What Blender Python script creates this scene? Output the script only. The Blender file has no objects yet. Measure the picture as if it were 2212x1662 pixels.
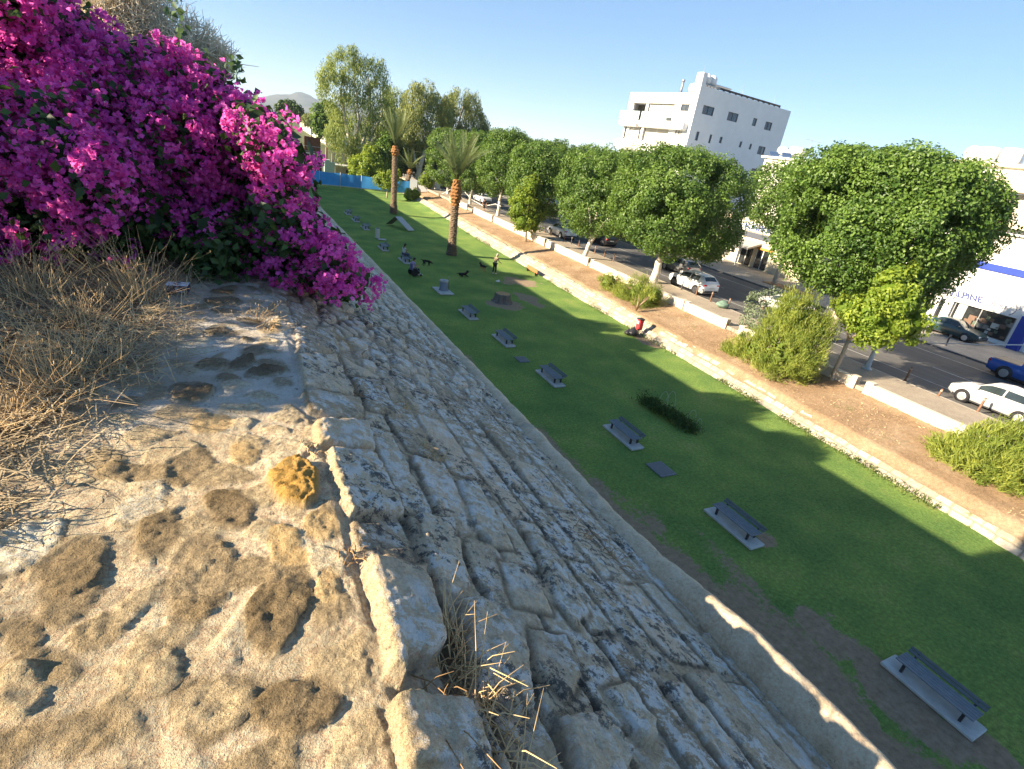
import bpy, bmesh, math, random
import numpy as np
from mathutils import Vector, Matrix
R_ = math.radians
scene = bpy.context.scene
COL = scene.collection
rng = np.random.default_rng(7)
random.seed(7)

# ---------------------------------------------------------------- camera
IMG_W, IMG_H = 2212.0, 1662.0
CX, CY = IMG_W / 2, IMG_H / 2
EYE = np.array([0.0, 0.0, 10.5])

def camera_axes(vp=(560, 232), nadir=(700, 3430)):
    n = np.array([nadir[0] - CX, nadir[1] - CY]); v = np.array([vp[0] - CX, vp[1] - CY])
    f = math.sqrt(-(v @ n))
    dn = np.array([n[0], n[1], f]); dn /= np.linalg.norm(dn)
    fw = np.array([v[0], v[1], f]); fw -= dn * (fw @ dn); fw /= np.linalg.norm(fw)
    return f, np.array([np.cross(dn, fw), fw, -dn])
FOC, AX = camera_axes()
cam_d = bpy.data.cameras.new('camera'); cam = bpy.data.objects.new('camera', cam_d); COL.objects.link(cam)
cam_d.sensor_width = 36; cam_d.lens = 36 * FOC / IMG_W
cam_d.clip_start = 0.05; cam_d.clip_end = 30000
_m = Matrix.Identity(4)
for i in range(3):
    _m[i][0] = AX[i][0]; _m[i][1] = -AX[i][1]; _m[i][2] = -AX[i][2]; _m[i][3] = EYE[i]
cam.matrix_world = _m
scene.camera = cam

# ---------------------------------------------------------------- sky, sun, exposure
SUN_EL, SUN_AZ = 22.8, 4.0          # elevation; degrees the sun stands ahead of square left
world = bpy.data.worlds.new('World'); scene.world = world; world.use_nodes = True
_nt = world.node_tree; _bg = _nt.nodes['Background']
_sky = _nt.nodes.new('ShaderNodeTexSky'); _sky.sky_type = 'NISHITA'; _sky.sun_disc = False
_sky.sun_elevation = R_(SUN_EL); _sky.sun_rotation = R_(270 + SUN_AZ)
_sky.altitude = 1500; _sky.air_density = 0.75; _sky.dust_density = 0.0; _sky.ozone_density = 3.6
_gm = _nt.nodes.new('ShaderNodeGamma'); _gm.inputs[1].default_value = 0.6        # evens the clear sky out a little
_nt.links.new(_sky.outputs[0], _gm.inputs[0]); _hs = _nt.nodes.new('ShaderNodeHueSaturation'); _hs.inputs['Saturation'].default_value = 1.25
_nt.links.new(_gm.outputs[0], _hs.inputs['Color']); _nt.links.new(_hs.outputs[0], _bg.inputs[0]); _bg.inputs[1].default_value = 0.101
sun_d = bpy.data.lights.new('sun', 'SUN'); sun = bpy.data.objects.new('sun', sun_d); COL.objects.link(sun)
sun_d.energy = 4.2; sun_d.angle = R_(0.53); sun_d.color = (1.0, 0.84, 0.62)
_sv = Vector((-math.cos(R_(SUN_EL)) * math.cos(R_(SUN_AZ)), math.cos(R_(SUN_EL)) * math.sin(R_(SUN_AZ)), math.sin(R_(SUN_EL))))
sun.rotation_euler = _sv.to_track_quat('Z', 'Y').to_euler()
scene.view_settings.view_transform = 'Standard'; scene.view_settings.look = 'None'
scene.view_settings.exposure = 2.0; scene.view_settings.gamma = 1.0
scene.cycles.max_bounces = 6; scene.cycles.diffuse_bounces = 3; scene.cycles.transparent_max_bounces = 8
scene.cycles.caustics_reflective = False; scene.cycles.caustics_refractive = False

# ---------------------------------------------------------------- helpers
def ray(px, py): return AX @ np.array([px - CX, py - CY, FOC])
def at(px, py, z=None, X=None, Y=None):
    r = ray(px, py)
    t = (z - EYE[2]) / r[2] if z is not None else (X / r[0] if X is not None else Y / r[1])
    return EYE + r * t
def to_px(P):
    P = np.asarray(P, float); c = (P - EYE) @ AX
    return np.stack([CX + FOC * c[..., 0] / c[..., 2], CY + FOC * c[..., 1] / c[..., 2]], -1)

def tag(o, label=None, cat=None, group=None, kind=None):
    if label: o['label'] = label
    if cat: o['category'] = cat
    if group: o['group'] = group
    if kind: o['kind'] = kind
    return o
def thing(name, label, cat, loc=(0, 0, 0), rz=0.0, group=None):
    o = bpy.data.objects.new(name, None); COL.objects.link(o)
    o.empty_display_size = 0.2
    o.location = loc; o.rotation_euler = (0, 0, rz)
    return tag(o, label, cat, group)
def link(name, me, parent=None, loc=None, rz=None):
    o = bpy.data.objects.new(name, me); COL.objects.link(o)
    if parent is not None: o.parent = parent
    if loc is not None: o.location = loc
    if rz is not None: o.rotation_euler = (0, 0, rz)
    return o
CHILDREN = {}
def copy_tree(o, parent=None):
    c = o.copy(); COL.objects.link(c)
    if parent is not None: c.parent = parent
    for ch in list(o.children): copy_tree(ch, c)
    return c

def np_mesh(name, V, F, mat=None, smooth=False, cols=None, fl=None):
    """V n x 3, F list of faces or an int array m x k; cols: {attr: n x 4 or n}"""
    V = np.asarray(V, np.float32); me = bpy.data.meshes.new(name)
    me.vertices.add(len(V)); me.vertices.foreach_set('co', V.ravel())
    if isinstance(F, np.ndarray):
        m, k = F.shape; li = F.ravel(); ls = np.arange(m) * k; lt = np.full(m, k)
    else:
        lt = np.array([len(f) for f in F]); li = np.array([i for f in F for i in f]); ls = np.concatenate([[0], np.cumsum(lt)[:-1]]); m = len(F)
    me.loops.add(len(li)); me.loops.foreach_set('vertex_index', li.astype(np.int32))
    me.polygons.add(m); me.polygons.foreach_set('loop_start', ls.astype(np.int32)); me.polygons.foreach_set('loop_total', lt.astype(np.int32))
    if smooth: me.polygons.foreach_set('use_smooth', np.ones(m, bool))
    if cols:
        for k, a in cols.items():
            a = np.asarray(a, np.float32)
            if a.ndim == 1:
                at_ = me.attributes.new(k, 'FLOAT', 'POINT'); at_.data.foreach_set('value', a)
            else:
                at_ = me.attributes.new(k, 'FLOAT_COLOR', 'POINT')
                if a.shape[1] == 3: a = np.concatenate([a, np.ones((len(a), 1), np.float32)], 1)
                at_.data.foreach_set('color', a.ravel())
    me.update(calc_edges=True); me.validate()
    if mat is not None:
        for mm in (mat if isinstance(mat, (list, tuple)) else [mat]): me.materials.append(mm)
    return me

class MB:
    """collects simple shapes into one mesh"""
    def __init__(self): self.v = []; self.f = []; self.s = []
    def add(self, V, F, smooth=False):
        b = len(self.v); self.v.extend([tuple(map(float, p)) for p in V]); self.f.extend([[b + i for i in f] for f in F]); self.s.extend([smooth] * len(F)); return self
    def box(self, c, d, rz=0.0, bev=0.0, taper=1.0, tilt=None):
        x, y, z = d[0] / 2, d[1] / 2, d[2] / 2
        if bev > 0:
            b = min(bev, x * .9, y * .9, z * .9); P = []; F = []
            ring = lambda zz, i: [(-x + i, -y, zz), (x - i, -y, zz), (x, -y + i, zz), (x, y - i, zz), (x - i, y, zz), (-x + i, y, zz), (-x, y - i, zz), (-x, -y + i, zz)]
            def ring2(zz, s):  # shrunk ring
                return [(px - math.copysign(s, px), py - math.copysign(s, py), zz) for px, py, _ in ring(0, b)]
            for zz, s in ((-z, b), (-z + b, 0), (z - b, 0), (z, b)): P += ring2(zz, s)
            F.append(list(range(7, -1, -1))); F.append([24 + i for i in range(8)])
            for k in range(3):
                for i in range(8): F.append([k * 8 + i, k * 8 + (i + 1) % 8, k * 8 + 8 + (i + 1) % 8, k * 8 + 8 + i])
        else:
            P = [(sx * x * (taper if sz > 0 else 1), sy * y * (taper if sz > 0 else 1), sz * z) for sz in (-1, 1) for sx, sy in ((-1, -1), (1, -1), (1, 1), (-1, 1))]
            F = [[3, 2, 1, 0], [4, 5, 6, 7]] + [[i, (i + 1) % 4, 4 + (i + 1) % 4, 4 + i] for i in range(4)]
        M = Matrix.Translation(c) @ Matrix.Rotation(rz, 4, 'Z')
        if tilt: M = M @ Matrix.Rotation(tilt[0], 4, tilt[1])
        return self.add([M @ Vector(p) for p in P], F)
    def tube(self, pts, rad, n=8, cap=True, smooth=True):
        pts = [Vector(p) for p in pts]; rad = rad if isinstance(rad, (list, tuple)) else [rad] * len(pts)
        P = []; up = Vector((0, 0, 1)); prev = None
        for i, p in enumerate(pts):
            t = (pts[min(i + 1, len(pts) - 1)] - pts[max(i - 1, 0)]).normalized()
            if prev is None:
                a = t.cross(Vector((1, 0, 0)) if abs(t.x) < .9 else Vector((0, 1, 0))).normalized()
            else:
                a = (prev - t * prev.dot(t)).normalized()
            prev = a; b = t.cross(a)
            for k in range(n):
                an = 2 * math.pi * k / n; P.append(p + (a * math.cos(an) + b * math.sin(an)) * rad[i])
        F = [[i * n + k, i * n + (k + 1) % n, (i + 1) * n + (k + 1) % n, (i + 1) * n + k] for i in range(len(pts) - 1) for k in range(n)]
        if cap: F += [list(range(n - 1, -1, -1)), [(len(pts) - 1) * n + k for k in range(n)]]
        return self.add(P, F, smooth)
    def lathe(self, c, prof, n=16, axis='Z', smooth=True):
        P = []
        for r, z in prof:
            for k in range(n):
                a = 2 * math.pi * k / n; p = (r * math.cos(a), r * math.sin(a), z)
                if axis == 'X': p = (z, p[0], p[1])
                elif axis == 'Y': p = (p[1], z, p[0])
                P.append((c[0] + p[0], c[1] + p[1], c[2] + p[2]))
        F = [[i * n + k, i * n + (k + 1) % n, (i + 1) * n + (k + 1) % n, (i + 1) * n + k] for i in range(len(prof) - 1) for k in range(n)]
        F += [list(range(n - 1, -1, -1)), [(len(prof) - 1) * n + k for k in range(n)]]
        return self.add(P, F, smooth)
    def prism(self, poly, z0, z1):
        n = len(poly); P = [(x, y, z0) for x, y in poly] + [(x, y, z1) for x, y in poly]
        return self.add(P, [list(range(n - 1, -1, -1)), [n + i for i in range(n)]] + [[i, (i + 1) % n, n + (i + 1) % n, n + i] for i in range(n)])
    def quad(self, a, b, c, d): return self.add([a, b, c, d], [[0, 1, 2, 3]])
    def mesh(self, name, mat):
        me = bpy.data.meshes.new(name); me.from_pydata(self.v, [], self.f)
        me.polygons.foreach_set('use_smooth', np.array(self.s, bool)); me.update()
        if mat is not None: me.materials.append(mat)
        return me
    def build(self, name, mat, parent=None, loc=None, rz=None): return link(name, self.mesh(name, mat), parent, loc, rz)

# ---------------------------------------------------------------- noise (numpy)
def _hash(ix, iy, iz, seed):
    h = (ix.astype(np.int64) * 374761393 + iy.astype(np.int64) * 668265263 + iz.astype(np.int64) * 2147483647 + seed * 1274126177) & 0xFFFFFFFF
    h = ((h ^ (h >> 13)) * 1274126177) & 0xFFFFFFFF
    return ((h ^ (h >> 16)) & 0xFFFFFF) / float(0xFFFFFF)
def vnoise(x, y, z=None, seed=0):
    x = np.asarray(x, float); y = np.asarray(y, float); z = np.zeros_like(x) if z is None else np.asarray(z, float)
    fx, fy, fz = np.floor(x), np.floor(y), np.floor(z); u, v, w = x - fx, y - fy, z - fz
    u, v, w = [t * t * (3 - 2 * t) for t in (u, v, w)]; r = 0
    for dx in (0, 1):
        for dy in (0, 1):
            for dz in (0, 1):
                r = r + _hash(fx + dx, fy + dy, fz + dz, seed) * (u if dx else 1 - u) * (v if dy else 1 - v) * (w if dz else 1 - w)
    return r
def fbm(x, y, z=None, o=4, seed=0, gain=.5):
    a = 1; s = 0; t = 0; f = 1
    for i in range(o):
        s = s + a * vnoise(x * f, y * f, None if z is None else z * f, seed + i); t += a; a *= gain; f *= 2.03
    return s / t
def sstep(a, b, x):
    t = np.clip((x - a) / (b - a), 0, 1); return t * t * (3 - 2 * t)
def voronoi(x, y, seed=0, jit=.85):
    """F1, F2, cell hash, vector to centre"""
    fx, fy = np.floor(x), np.floor(y); f1 = np.full(x.shape, 9.); f2 = f1.copy(); cid = np.zeros(x.shape); cx_ = np.zeros(x.shape); cy_ = np.zeros(x.shape)
    z0 = np.zeros_like(fx)
    for dx in (-1, 0, 1):
        for dy in (-1, 0, 1):
            gx, gy = fx + dx, fy + dy
            px = gx + .5 + jit * (_hash(gx, gy, z0, seed) - .5); py = gy + .5 + jit * (_hash(gx, gy, z0, seed + 17) - .5)
            d = np.hypot(x - px, y - py); h = _hash(gx, gy, z0, seed + 31)
            m = d < f1; f2 = np.where(m, f1, np.minimum(f2, d)); cid = np.where(m, h, cid); cx_ = np.where(m, x - px, cx_); cy_ = np.where(m, y - py, cy_); f1 = np.where(m, d, f1)
    return f1, f2, cid, cx_, cy_

# ---------------------------------------------------------------- materials
MATS = {}
class NT:
    def __init__(self, name):
        self.m = bpy.data.materials.new(name); self.m.use_nodes = True; self.t = self.m.node_tree
        self.b = self.t.nodes['Principled BSDF']; self.out = self.t.nodes['Material Output']
    def n(self, ty, **k):
        x = self.t.nodes.new(ty)
        for a, v in k.items():
            if a == 'in_':
                for i, val in v.items():
                    if hasattr(val, 'links'): self.t.links.new(val, x.inputs[i])
                    else: x.inputs[i].default_value = val
            else: setattr(x, a, v)
        return x
    def l(self, a, b): self.t.links.new(a, b)
    def coord(self, out='Object'): return self.n('ShaderNodeTexCoord').outputs[out]
    def noise(self, scale, detail=4, rough=.6, vec=None, dist=0.0):
        x = self.n('ShaderNodeTexNoise', in_={'Scale': scale, 'Detail': detail, 'Roughness': rough, 'Distortion': dist})
        self.l(vec if vec is not None else self.coord(), x.inputs['Vector']); return x.outputs['Fac']
    def voro(self, scale, vec=None, feature='F1', out='Distance'):
        x = self.n('ShaderNodeTexVoronoi', feature=feature, in_={'Scale': scale}); self.l(vec if vec is not None else self.coord(), x.inputs['Vector']); return x.outputs[out]
    def ramp(self, fac, stops):
        x = self.n('ShaderNodeValToRGB'); self.l(fac, x.inputs[0]); e = x.color_ramp.elements
        while len(e) < len(stops): e.new(.5)
        for i, (p, c) in enumerate(stops):
            e[i].position = p; e[i].color = (c, c, c, 1) if isinstance(c, (int, float)) else (*c, 1)
        return x.outputs[0]
    def mix(self, fac, a, b, mode='MIX'):
        x = self.n('ShaderNodeMix', data_type='RGBA', blend_type=mode)
        for i, v in ((0, fac), (6, a), (7, b)):
            if hasattr(v, 'links'): self.l(v, x.inputs[i])
            else: x.inputs[i].default_value = v if isinstance(v, (int, float)) and i == 0 else ((v, v, v, 1) if isinstance(v, (int, float)) else (*v[:3], 1))
        return x.outputs[2]
    def attr(self, name, out='Color'):
        return self.n('ShaderNodeAttribute', attribute_name=name).outputs[out]
    def math(self, op, a, b=0.0, clamp=False):
        x = self.n('ShaderNodeMath', operation=op, use_clamp=clamp)
        for i, v in ((0, a), (1, b)):
            if hasattr(v, 'links'): self.l(v, x.inputs[i])
            else: x.inputs[i].default_value = v
        return x.outputs[0]
    def bump(self, h, strength=.5, dist=.02, prev=None):
        x = self.n('ShaderNodeBump', in_={'Strength': strength, 'Distance': dist}); self.l(h, x.inputs['Height'])
        if prev is not None: self.l(prev, x.inputs['Normal'])
        self.l(x.outputs[0], self.b.inputs['Normal']); return x.outputs[0]
    def base(self, c, rough=.8, spec=.3, metal=0.0):
        if hasattr(c, 'links'): self.l(c, self.b.inputs['Base Color'])
        else: self.b.inputs['Base Color'].default_value = (*c[:3], 1)
        if hasattr(rough, 'links'): self.l(rough, self.b.inputs['Roughness'])
        else: self.b.inputs['Roughness'].default_value = rough
        self.b.inputs['Specular IOR Level'].default_value = spec; self.b.inputs['Metallic'].default_value = metal; return self
def plain(name, c, rough=.7, var=.12, scale=6, spec=.35, metal=0.0, bump=.15, coat=0.0):
    """painted or moulded surface with slight soiling"""
    if name in MATS: return MATS[name]
    t = NT(name); f = t.noise(scale, 5, .65)
    d = tuple(max(0, x * (1 - var)) for x in c); l = tuple(min(1, x * (1 + var * .6)) for x in c)
    t.base(t.ramp(f, [(.3, d), (.7, l)]), rough, spec, metal)
    if bump: t.bump(t.noise(scale * 6, 4), bump, .01)
    if coat: t.b.inputs['Coat Weight'].default_value = coat; t.b.inputs['Coat Roughness'].default_value = .08
    MATS[name] = t.m; return t.m
def glassy(name, c=(.02, .03, .035), rough=.06, var=.4):
    if name in MATS: return MATS[name]
    t = NT(name); f = t.noise(1.5, 3)
    t.base(t.ramp(f, [(.35, c), (.7, tuple(x * (1 + var) for x in c))]), rough, .6); MATS[name] = t.m; return t.m
def leafmat(name, c1, c2, trans=.35, rough=.55, spec=.25):
    if name in MATS: return MATS[name]
    t = NT(name); a = t.attr('rnd', 'Fac'); c = t.ramp(a, [(0, c1), (1, c2)])
    t.base(c, rough, spec)
    tr = t.n('ShaderNodeBsdfTranslucent'); t.l(t.mix(.5, c, (c2[0] * 1.6, c2[1] * 1.5, c2[2])), tr.inputs[0])
    mx = t.n('ShaderNodeMixShader', in_={0: trans}); t.l(t.b.outputs[0], mx.inputs[1]); t.l(tr.outputs[0], mx.inputs[2]); t.l(mx.outputs[0], t.out.inputs['Surface'])
    MATS[name] = t.m; return t.m

# ---------------------------------------------------------------- foliage
def rand_dirs(n, r):
    d = r.normal(size=(n, 3)); return d / np.linalg.norm(d, axis=1, keepdims=True)
def leaf_quads(P, N, L, Wd, r, droop=0.0, up=None, fold=.25):
    """one folded kite per point: P centres, N facing, L length, Wd width (arrays)"""
    n = len(P); a = rand_dirs(n, r)
    if up is not None: a = a * .6 + np.asarray(up)
    a = a - N * (a * N).sum(1, keepdims=True); a /= np.linalg.norm(a, axis=1, keepdims=True) + 1e-9
    b = np.cross(N, a); L = np.asarray(L).reshape(-1, 1) * np.ones((n, 1)); Wd = np.asarray(Wd).reshape(-1, 1) * np.ones((n, 1))
    t0 = P - a * L * .5; t1 = P + a * L * .5; m = P - a * L * .05
    s0 = m + b * Wd * .5 + N * Wd * fold; s1 = m - b * Wd * .5 + N * Wd * fold
    V = np.stack([t0, s0, t1, s1], 1).reshape(-1, 3)
    F = np.arange(n * 4).reshape(n, 4)
    F = np.concatenate([F[:, [0, 1, 2]], F[:, [0, 2, 3]]])
    return V, F
def clump_points(C, Rd, n, r, shell=.45, hemi=None, squash=(1, 1, 1)):
    """n points per clump, near its surface; returns points, outward normals, clump index"""
    C = np.asarray(C, float); Rd = np.asarray(Rd, float); k = len(C)
    cnt = n if hasattr(n, '__len__') else np.full(k, n); idx = np.repeat(np.arange(k), cnt)
    d = rand_dirs(len(idx), r); rad = (1 - shell * r.random(len(idx)) ** 1.6)
    P = C[idx] + d * np.asarray(squash) * (Rd[idx] * rad)[:, None]
    return P, d, idx
def icore(mb_v, mb_f, c, rad, r, amp=.25):
    pass
# ================================================================ the setting
Z_ROAD = 1.7
def kerb_x(Y): return 33.0 - .035 * Y          # near pavement edge
def far_x(Y): return 45.2 - .036 * Y           # far pavement edge
def lowwall_x(Y): return 28.55 - .022 * Y
def grid_mesh(name, xs, ys, zf, mat, cols=None):
    X, Y = np.meshgrid(xs, ys); V = np.stack([X, Y, zf(X, Y)], -1).reshape(-1, 3); nx, ny = len(xs), len(ys)
    i = (np.arange(ny - 1)[:, None] * nx + np.arange(nx - 1)).ravel(); F = np.stack([i, i + 1, i + nx + 1, i + nx], 1)
    return np_mesh(name, V, F, mat, True, {k: f(X.ravel(), Y.ravel()) for k, f in (cols or {}).items()})

# --- far ground
t = NT('far_ground'); f = t.noise(.01, 6); t.base(t.ramp(f, [(.3, (.16, .14, .08)), (.55, (.10, .12, .05)), (.75, (.28, .24, .16))]), .95, .1)
mb = MB(); mb.quad((-9000, -3000, -.25), (9000, -3000, -.25), (9000, 9000, -.25), (-9000, 9000, -.25))
tag(mb.build('ground', t.m), kind='structure')

# --- lawn
def lawn_soil(X, Y):
    w = 10.9 - .058 * Y                                   # about where the wall foot stops hiding the lawn
    strip = sstep(2.9, .5, (X - w - .05) + 4.6 * (fbm(X * .6, Y * .3, o=5, seed=3) - .5) + .07 * np.maximum(Y - 2, 0) ** 1.05)
    s = strip.copy()
    for (cx, cy, rx, ry) in ((19.9, 41.5, 1.9, 1.7), (18.4, 36.2, .8, 2.2), (15.9, 34.6, 1.5, 1.3), (13.4, 3.8, .9, 2.4), (14.0, 2.0, .8, 1.0), (14.6, 9.0, .5, .6), (13.1, 5.6, .6, 1.1), (23.0, 27.5, .6, 1.6)):
        d = np.hypot((X - cx) / rx, (Y - cy) / ry) + 1.1 * (fbm(X * 1.3, Y * 1.3, o=4, seed=9) - .5)
        s = np.maximum(s, .9 * sstep(1.15, .6, d))
    return np.clip(s, 0, 1)
t = NT('lawn'); co = t.coord()
g1 = t.noise(.35, 5, .6); g2 = t.noise(9, 6, .7); g3 = t.noise(60, 4, .8)
green = t.ramp(g1, [(.28, (.10, .19, .05)), (.45, (.15, .25, .062)), (.58, (.20, .30, .07)), (.75, (.30, .34, .10))])
green = t.mix(.7, green, t.ramp(g2, [(.28, .22), (.5, .52), (.72, .9)]), 'OVERLAY'); green = t.mix(t.ramp(t.noise(1.4, 6, .75), [(.55, 0.), (.75, .5)]), green, (.24, .22, .09))
green = t.mix(.5, green, t.ramp(g3, [(.3, .2), (.7, .85)]), 'OVERLAY')
soil = t.ramp(t.noise(5, 6, .7), [(.3, (.25, .185, .12)), (.6, (.39, .295, .20)), (.8, (.50, .40, .29))])
sm = t.math('ADD', t.attr('soil', 'Fac'), t.math('MULTIPLY', t.math('SUBTRACT', t.noise(6, 5, .75), .5), 1.3))
t.base(t.mix(t.ramp(sm, [(.42, 0.), (.62, 1.)]), green, soil), .9, .12)
t.bump(g3, .8, .05, t.bump(g2, .6, .08))
xs = np.arange(3.0, 24.3, .2); ys = np.arange(-14, 112, .25)
me = grid_mesh('lawn', xs, ys, lambda X, Y: .03 * fbm(X * .5, Y * .5, o=3, seed=5) + .5 * sstep(20.5, 24.2, X) * sstep(55, 90, Y) - .015, t.m, {'soil': lawn_soil})
tag(link('lawn', me), kind='structure')

# --- planted bank between the stone revetment and the pavement
def bank_z(X, Y):
    k = np.clip((X - 24.3) / 4.0, 0, 1.2)
    return .80 + .72 * k + .10 * (fbm(X * .9, Y * .9, o=4, seed=21) - .5) + .035 * (fbm(X * 5, Y * 5, o=3, seed=22) - .5) - .4 * sstep(24.5, 24.0, X)
t = NT('bank'); n1 = t.noise(.5, 5); n2 = t.noise(7, 6, .75); n3 = t.noise(38, 3, .8)
c = t.ramp(n1, [(.3, (.26, .17, .10)), (.5, (.34, .23, .14)), (.7, (.41, .31, .205))])
c = t.mix(.6, c, t.ramp(n2, [(.25, .2), (.5, .5), (.75, .85)]), 'OVERLAY')
c = t.mix(t.ramp(n3, [(.56, 0.), (.66, .75)]), c, (.62, .50, .33)); c = t.mix(t.ramp(t.noise(21, 4, .8), [(.30, .8), (.42, 0.)]), c, (.14, .085, .05))
c = t.mix(t.ramp(t.noise(.9, 4), [(.60, 0.), (.75, .6)]), c, (.14, .17, .06))
t.base(c, .95, .1); t.bump(n3, .9, .04, t.bump(n2, .7, .08))
tag(link('bank', grid_mesh('bank', np.arange(24.0, 29.0, .1), np.arange(-14, 112, .2), bank_z, t.m)), kind='structure')
# straw, dead leaves and pebbles lying on the bank
def bank_litter():
    n = 9000; X = 24.6 + 3.7 * rng.random(n); Y = 3 + 85 * rng.random(n) ** 1.5; k = fbm(X * .6, Y * .6, o=3, seed=4) > .42; X, Y = X[k], Y[k]
    P = np.stack([X, Y, bank_z(X, Y) + .02], 1); N = np.array([0, 0, 1.]) + .5 * rng.normal(size=P.shape); N /= np.linalg.norm(N, axis=1, keepdims=True)
    V, F = leaf_quads(P, N, .06 + .12 * rng.random(len(P)), .02 + .03 * rng.random(len(P)), rng)
    return np_mesh('litter', V, F, plain('straw', (.50, .38, .22), .9, .5, 12), cols={'rnd': np.repeat(rng.random(len(P)), 4)})
o = link('litter', bank_litter()); tag(o, 'dry straw and leaf litter strewn over the orange soil bank', 'litter', kind='stuff')

# --- pavements and road
def strip(name, fx0, fx1, z, mat, y0=-40, y1=240, kerb=0.0, kmat=None, n=60):
    ys = np.linspace(y0, y1, n); mb = MB()
    V = []; F = []
    for y in ys:
        a, b = fx0(y), fx1(y); V += [(a, y, z - kerb - .02), (a, y, z), (b, y, z), (b, y, z - kerb - .02)]
    for i in range(n - 1):
        for k in range(3): F.append([i * 4 + k, i * 4 + 4 + k, i * 4 + 5 + k, i * 4 + 1 + k])
    mb.add(V, [f[::-1] for f in F]); return tag(mb.build(name, mat), kind='structure')
def paving(name, c, sc=1.0):
    t = NT(name); v = t.coord(); br = t.n('ShaderNodeTexBrick', in_={'Scale': 2.2 * sc, 'Mortar Size': .012, 'Color1': (*c, 1), 'Color2': (c[0] * .9, c[1] * .9, c[2] * .9, 1), 'Mortar': (c[0] * .6, c[1] * .6, c[2] * .58, 1)}); t.l(v, br.inputs['Vector'])
    cc = t.mix(.5, br.outputs[0], t.ramp(t.noise(.8, 6), [(.3, .35), (.7, .68)]), 'OVERLAY'); cc = t.mix(.4, cc, t.ramp(t.noise(14, 5), [(.3, .3), (.7, .7)]), 'OVERLAY')
    t.base(cc, .85, .25); t.bump(t.noise(30, 4), .3, .02); return t.m
M_PAVE = paving('pavement', (.40, .335, .26))
t = NT('asphalt'); c = t.ramp(t.noise(.25, 6), [(.3, (.085, .083, .08)), (.7, (.125, .12, .115))]); c = t.mix(.5, c, t.ramp(t.noise(25, 5, .8), [(.3, .3), (.7, .75)]), 'OVERLAY')
mp = t.n('ShaderNodeMapping'); mp.inputs['Scale'].default_value = (1.6, .05, 1); t.l(t.coord(), mp.inputs[0]); c = t.mix(.35, c, t.ramp(t.noise(1, 4, .6, mp.outputs[0]), [(.35, .25), (.65, .75)]), 'OVERLAY')
c = t.mix(t.ramp(t.noise(1.1, 3, .7), [(.66, 0.), (.72, .6)]), c, (.05, .05, .05)); t.base(c, .85, .35); t.bump(t.noise(80, 3), .4, .02); M_ASPH = t.m
strip('road', lambda y: kerb_x(y) - .1, lambda y: far_x(y) + .1, Z_ROAD - .10, M_ASPH)
strip('pavement', lambda y: lowwall_x(y) - .05, lambda y: kerb_x(y) - .15, Z_ROAD, M_PAVE, kerb=.3)
M_KERB = plain('kerbstone', (.44, .40, .34), .85, .2, 3)
strip('kerb', lambda y: kerb_x(y) - .15, kerb_x, Z_ROAD + .004, M_KERB, kerb=.3)
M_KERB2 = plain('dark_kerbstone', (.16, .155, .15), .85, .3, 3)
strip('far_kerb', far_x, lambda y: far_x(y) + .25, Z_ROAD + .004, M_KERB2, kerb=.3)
strip('far_pavement', lambda y: far_x(y) + .25, lambda y: 110, Z_ROAD, paving('far_pavement', (.36, .33, .29), .7), kerb=.3)
# faded painted lines along the road
M_LINE = plain('road_paint', (.5, .5, .47), .8, .35, 2)
for nm, off, dash in (('parking_line', 2.3, 0), ('parking_line', 9.9, 0), ('centre_line', 6.0, 1)):
    mb = MB(); y = -20
    while y < 150:
        L = 3.0 if dash else 6.0
        a, b = kerb_x(y) + off, kerb_x(y + L) + off; zz = Z_ROAD - .096
        mb.quad((a, y, zz), (a + .1, y, zz), (b + .1, y + L, zz), (b, y + L, zz)); y += 7.0 if dash else L
    tag(mb.build('road_marking', M_LINE), 'faded white painted line along the asphalt', 'road marking', kind='structure')
# soil bed with orange earth on the far pavement
mb = MB(); mb.box((46.6, 36.5, Z_ROAD + .03), (1.8, 5.0, .08), bev=.03); tag(mb.build('planting_bed', plain('bed_soil', (.42, .24, .12), .95, .3, 4)), kind='structure')

# --- mountains
def hill(name, pts, Y, depth, mat, seed):
    xs = np.linspace(pts[0][0], pts[-1][0], 220); hz = np.interp(xs, [p[0] for p in pts], [p[1] for p in pts])
    rows = []; K = 26
    for k in range(K):
        q = k / (K - 1); rows.append(np.stack([xs, np.full_like(xs, Y - depth * (1 - q)), (hz * (q ** .8) * (1 - .22 * (1 - q) * fbm(xs / 160, np.full_like(xs, q * 5), o=4, seed=seed)) + hz * .06 * (fbm(xs / 90, np.full_like(xs, q * 4), o=4, seed=seed + 3) - .5) * 2 * (q > 0)) - 1], 1))
    V = np.concatenate(rows); nx = len(xs); i = (np.arange(K - 1)[:, None] * nx + np.arange(nx - 1)).ravel()
    return tag(link(name, np_mesh(name, V, np.stack([i, i + 1, i + nx + 1, i + nx], 1), mat, True)), kind='structure')
t = NT('mountain'); t.base(t.ramp(t.noise(.004, 6), [(.35, (.05, .06, .05)), (.65, (.11, .11, .09))]), .95, .05); M_HILL = t.m
hp = []
for px, py in ((380, 190), (470, 215), (540, 212), (575, 208), (600, 203), (625, 204), (640, 199), (652, 199), (668, 206), (682, 214), (700, 214), (730, 222), (790, 232), (860, 262), (1000, 290), (1150, 312), (1230, 326)):
    p = at(px, py, Y=6000); hp.append((p[0], max(4, p[2] + 1)))
hill('mountain', hp, 6000, 1500, M_HILL, 40)

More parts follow.
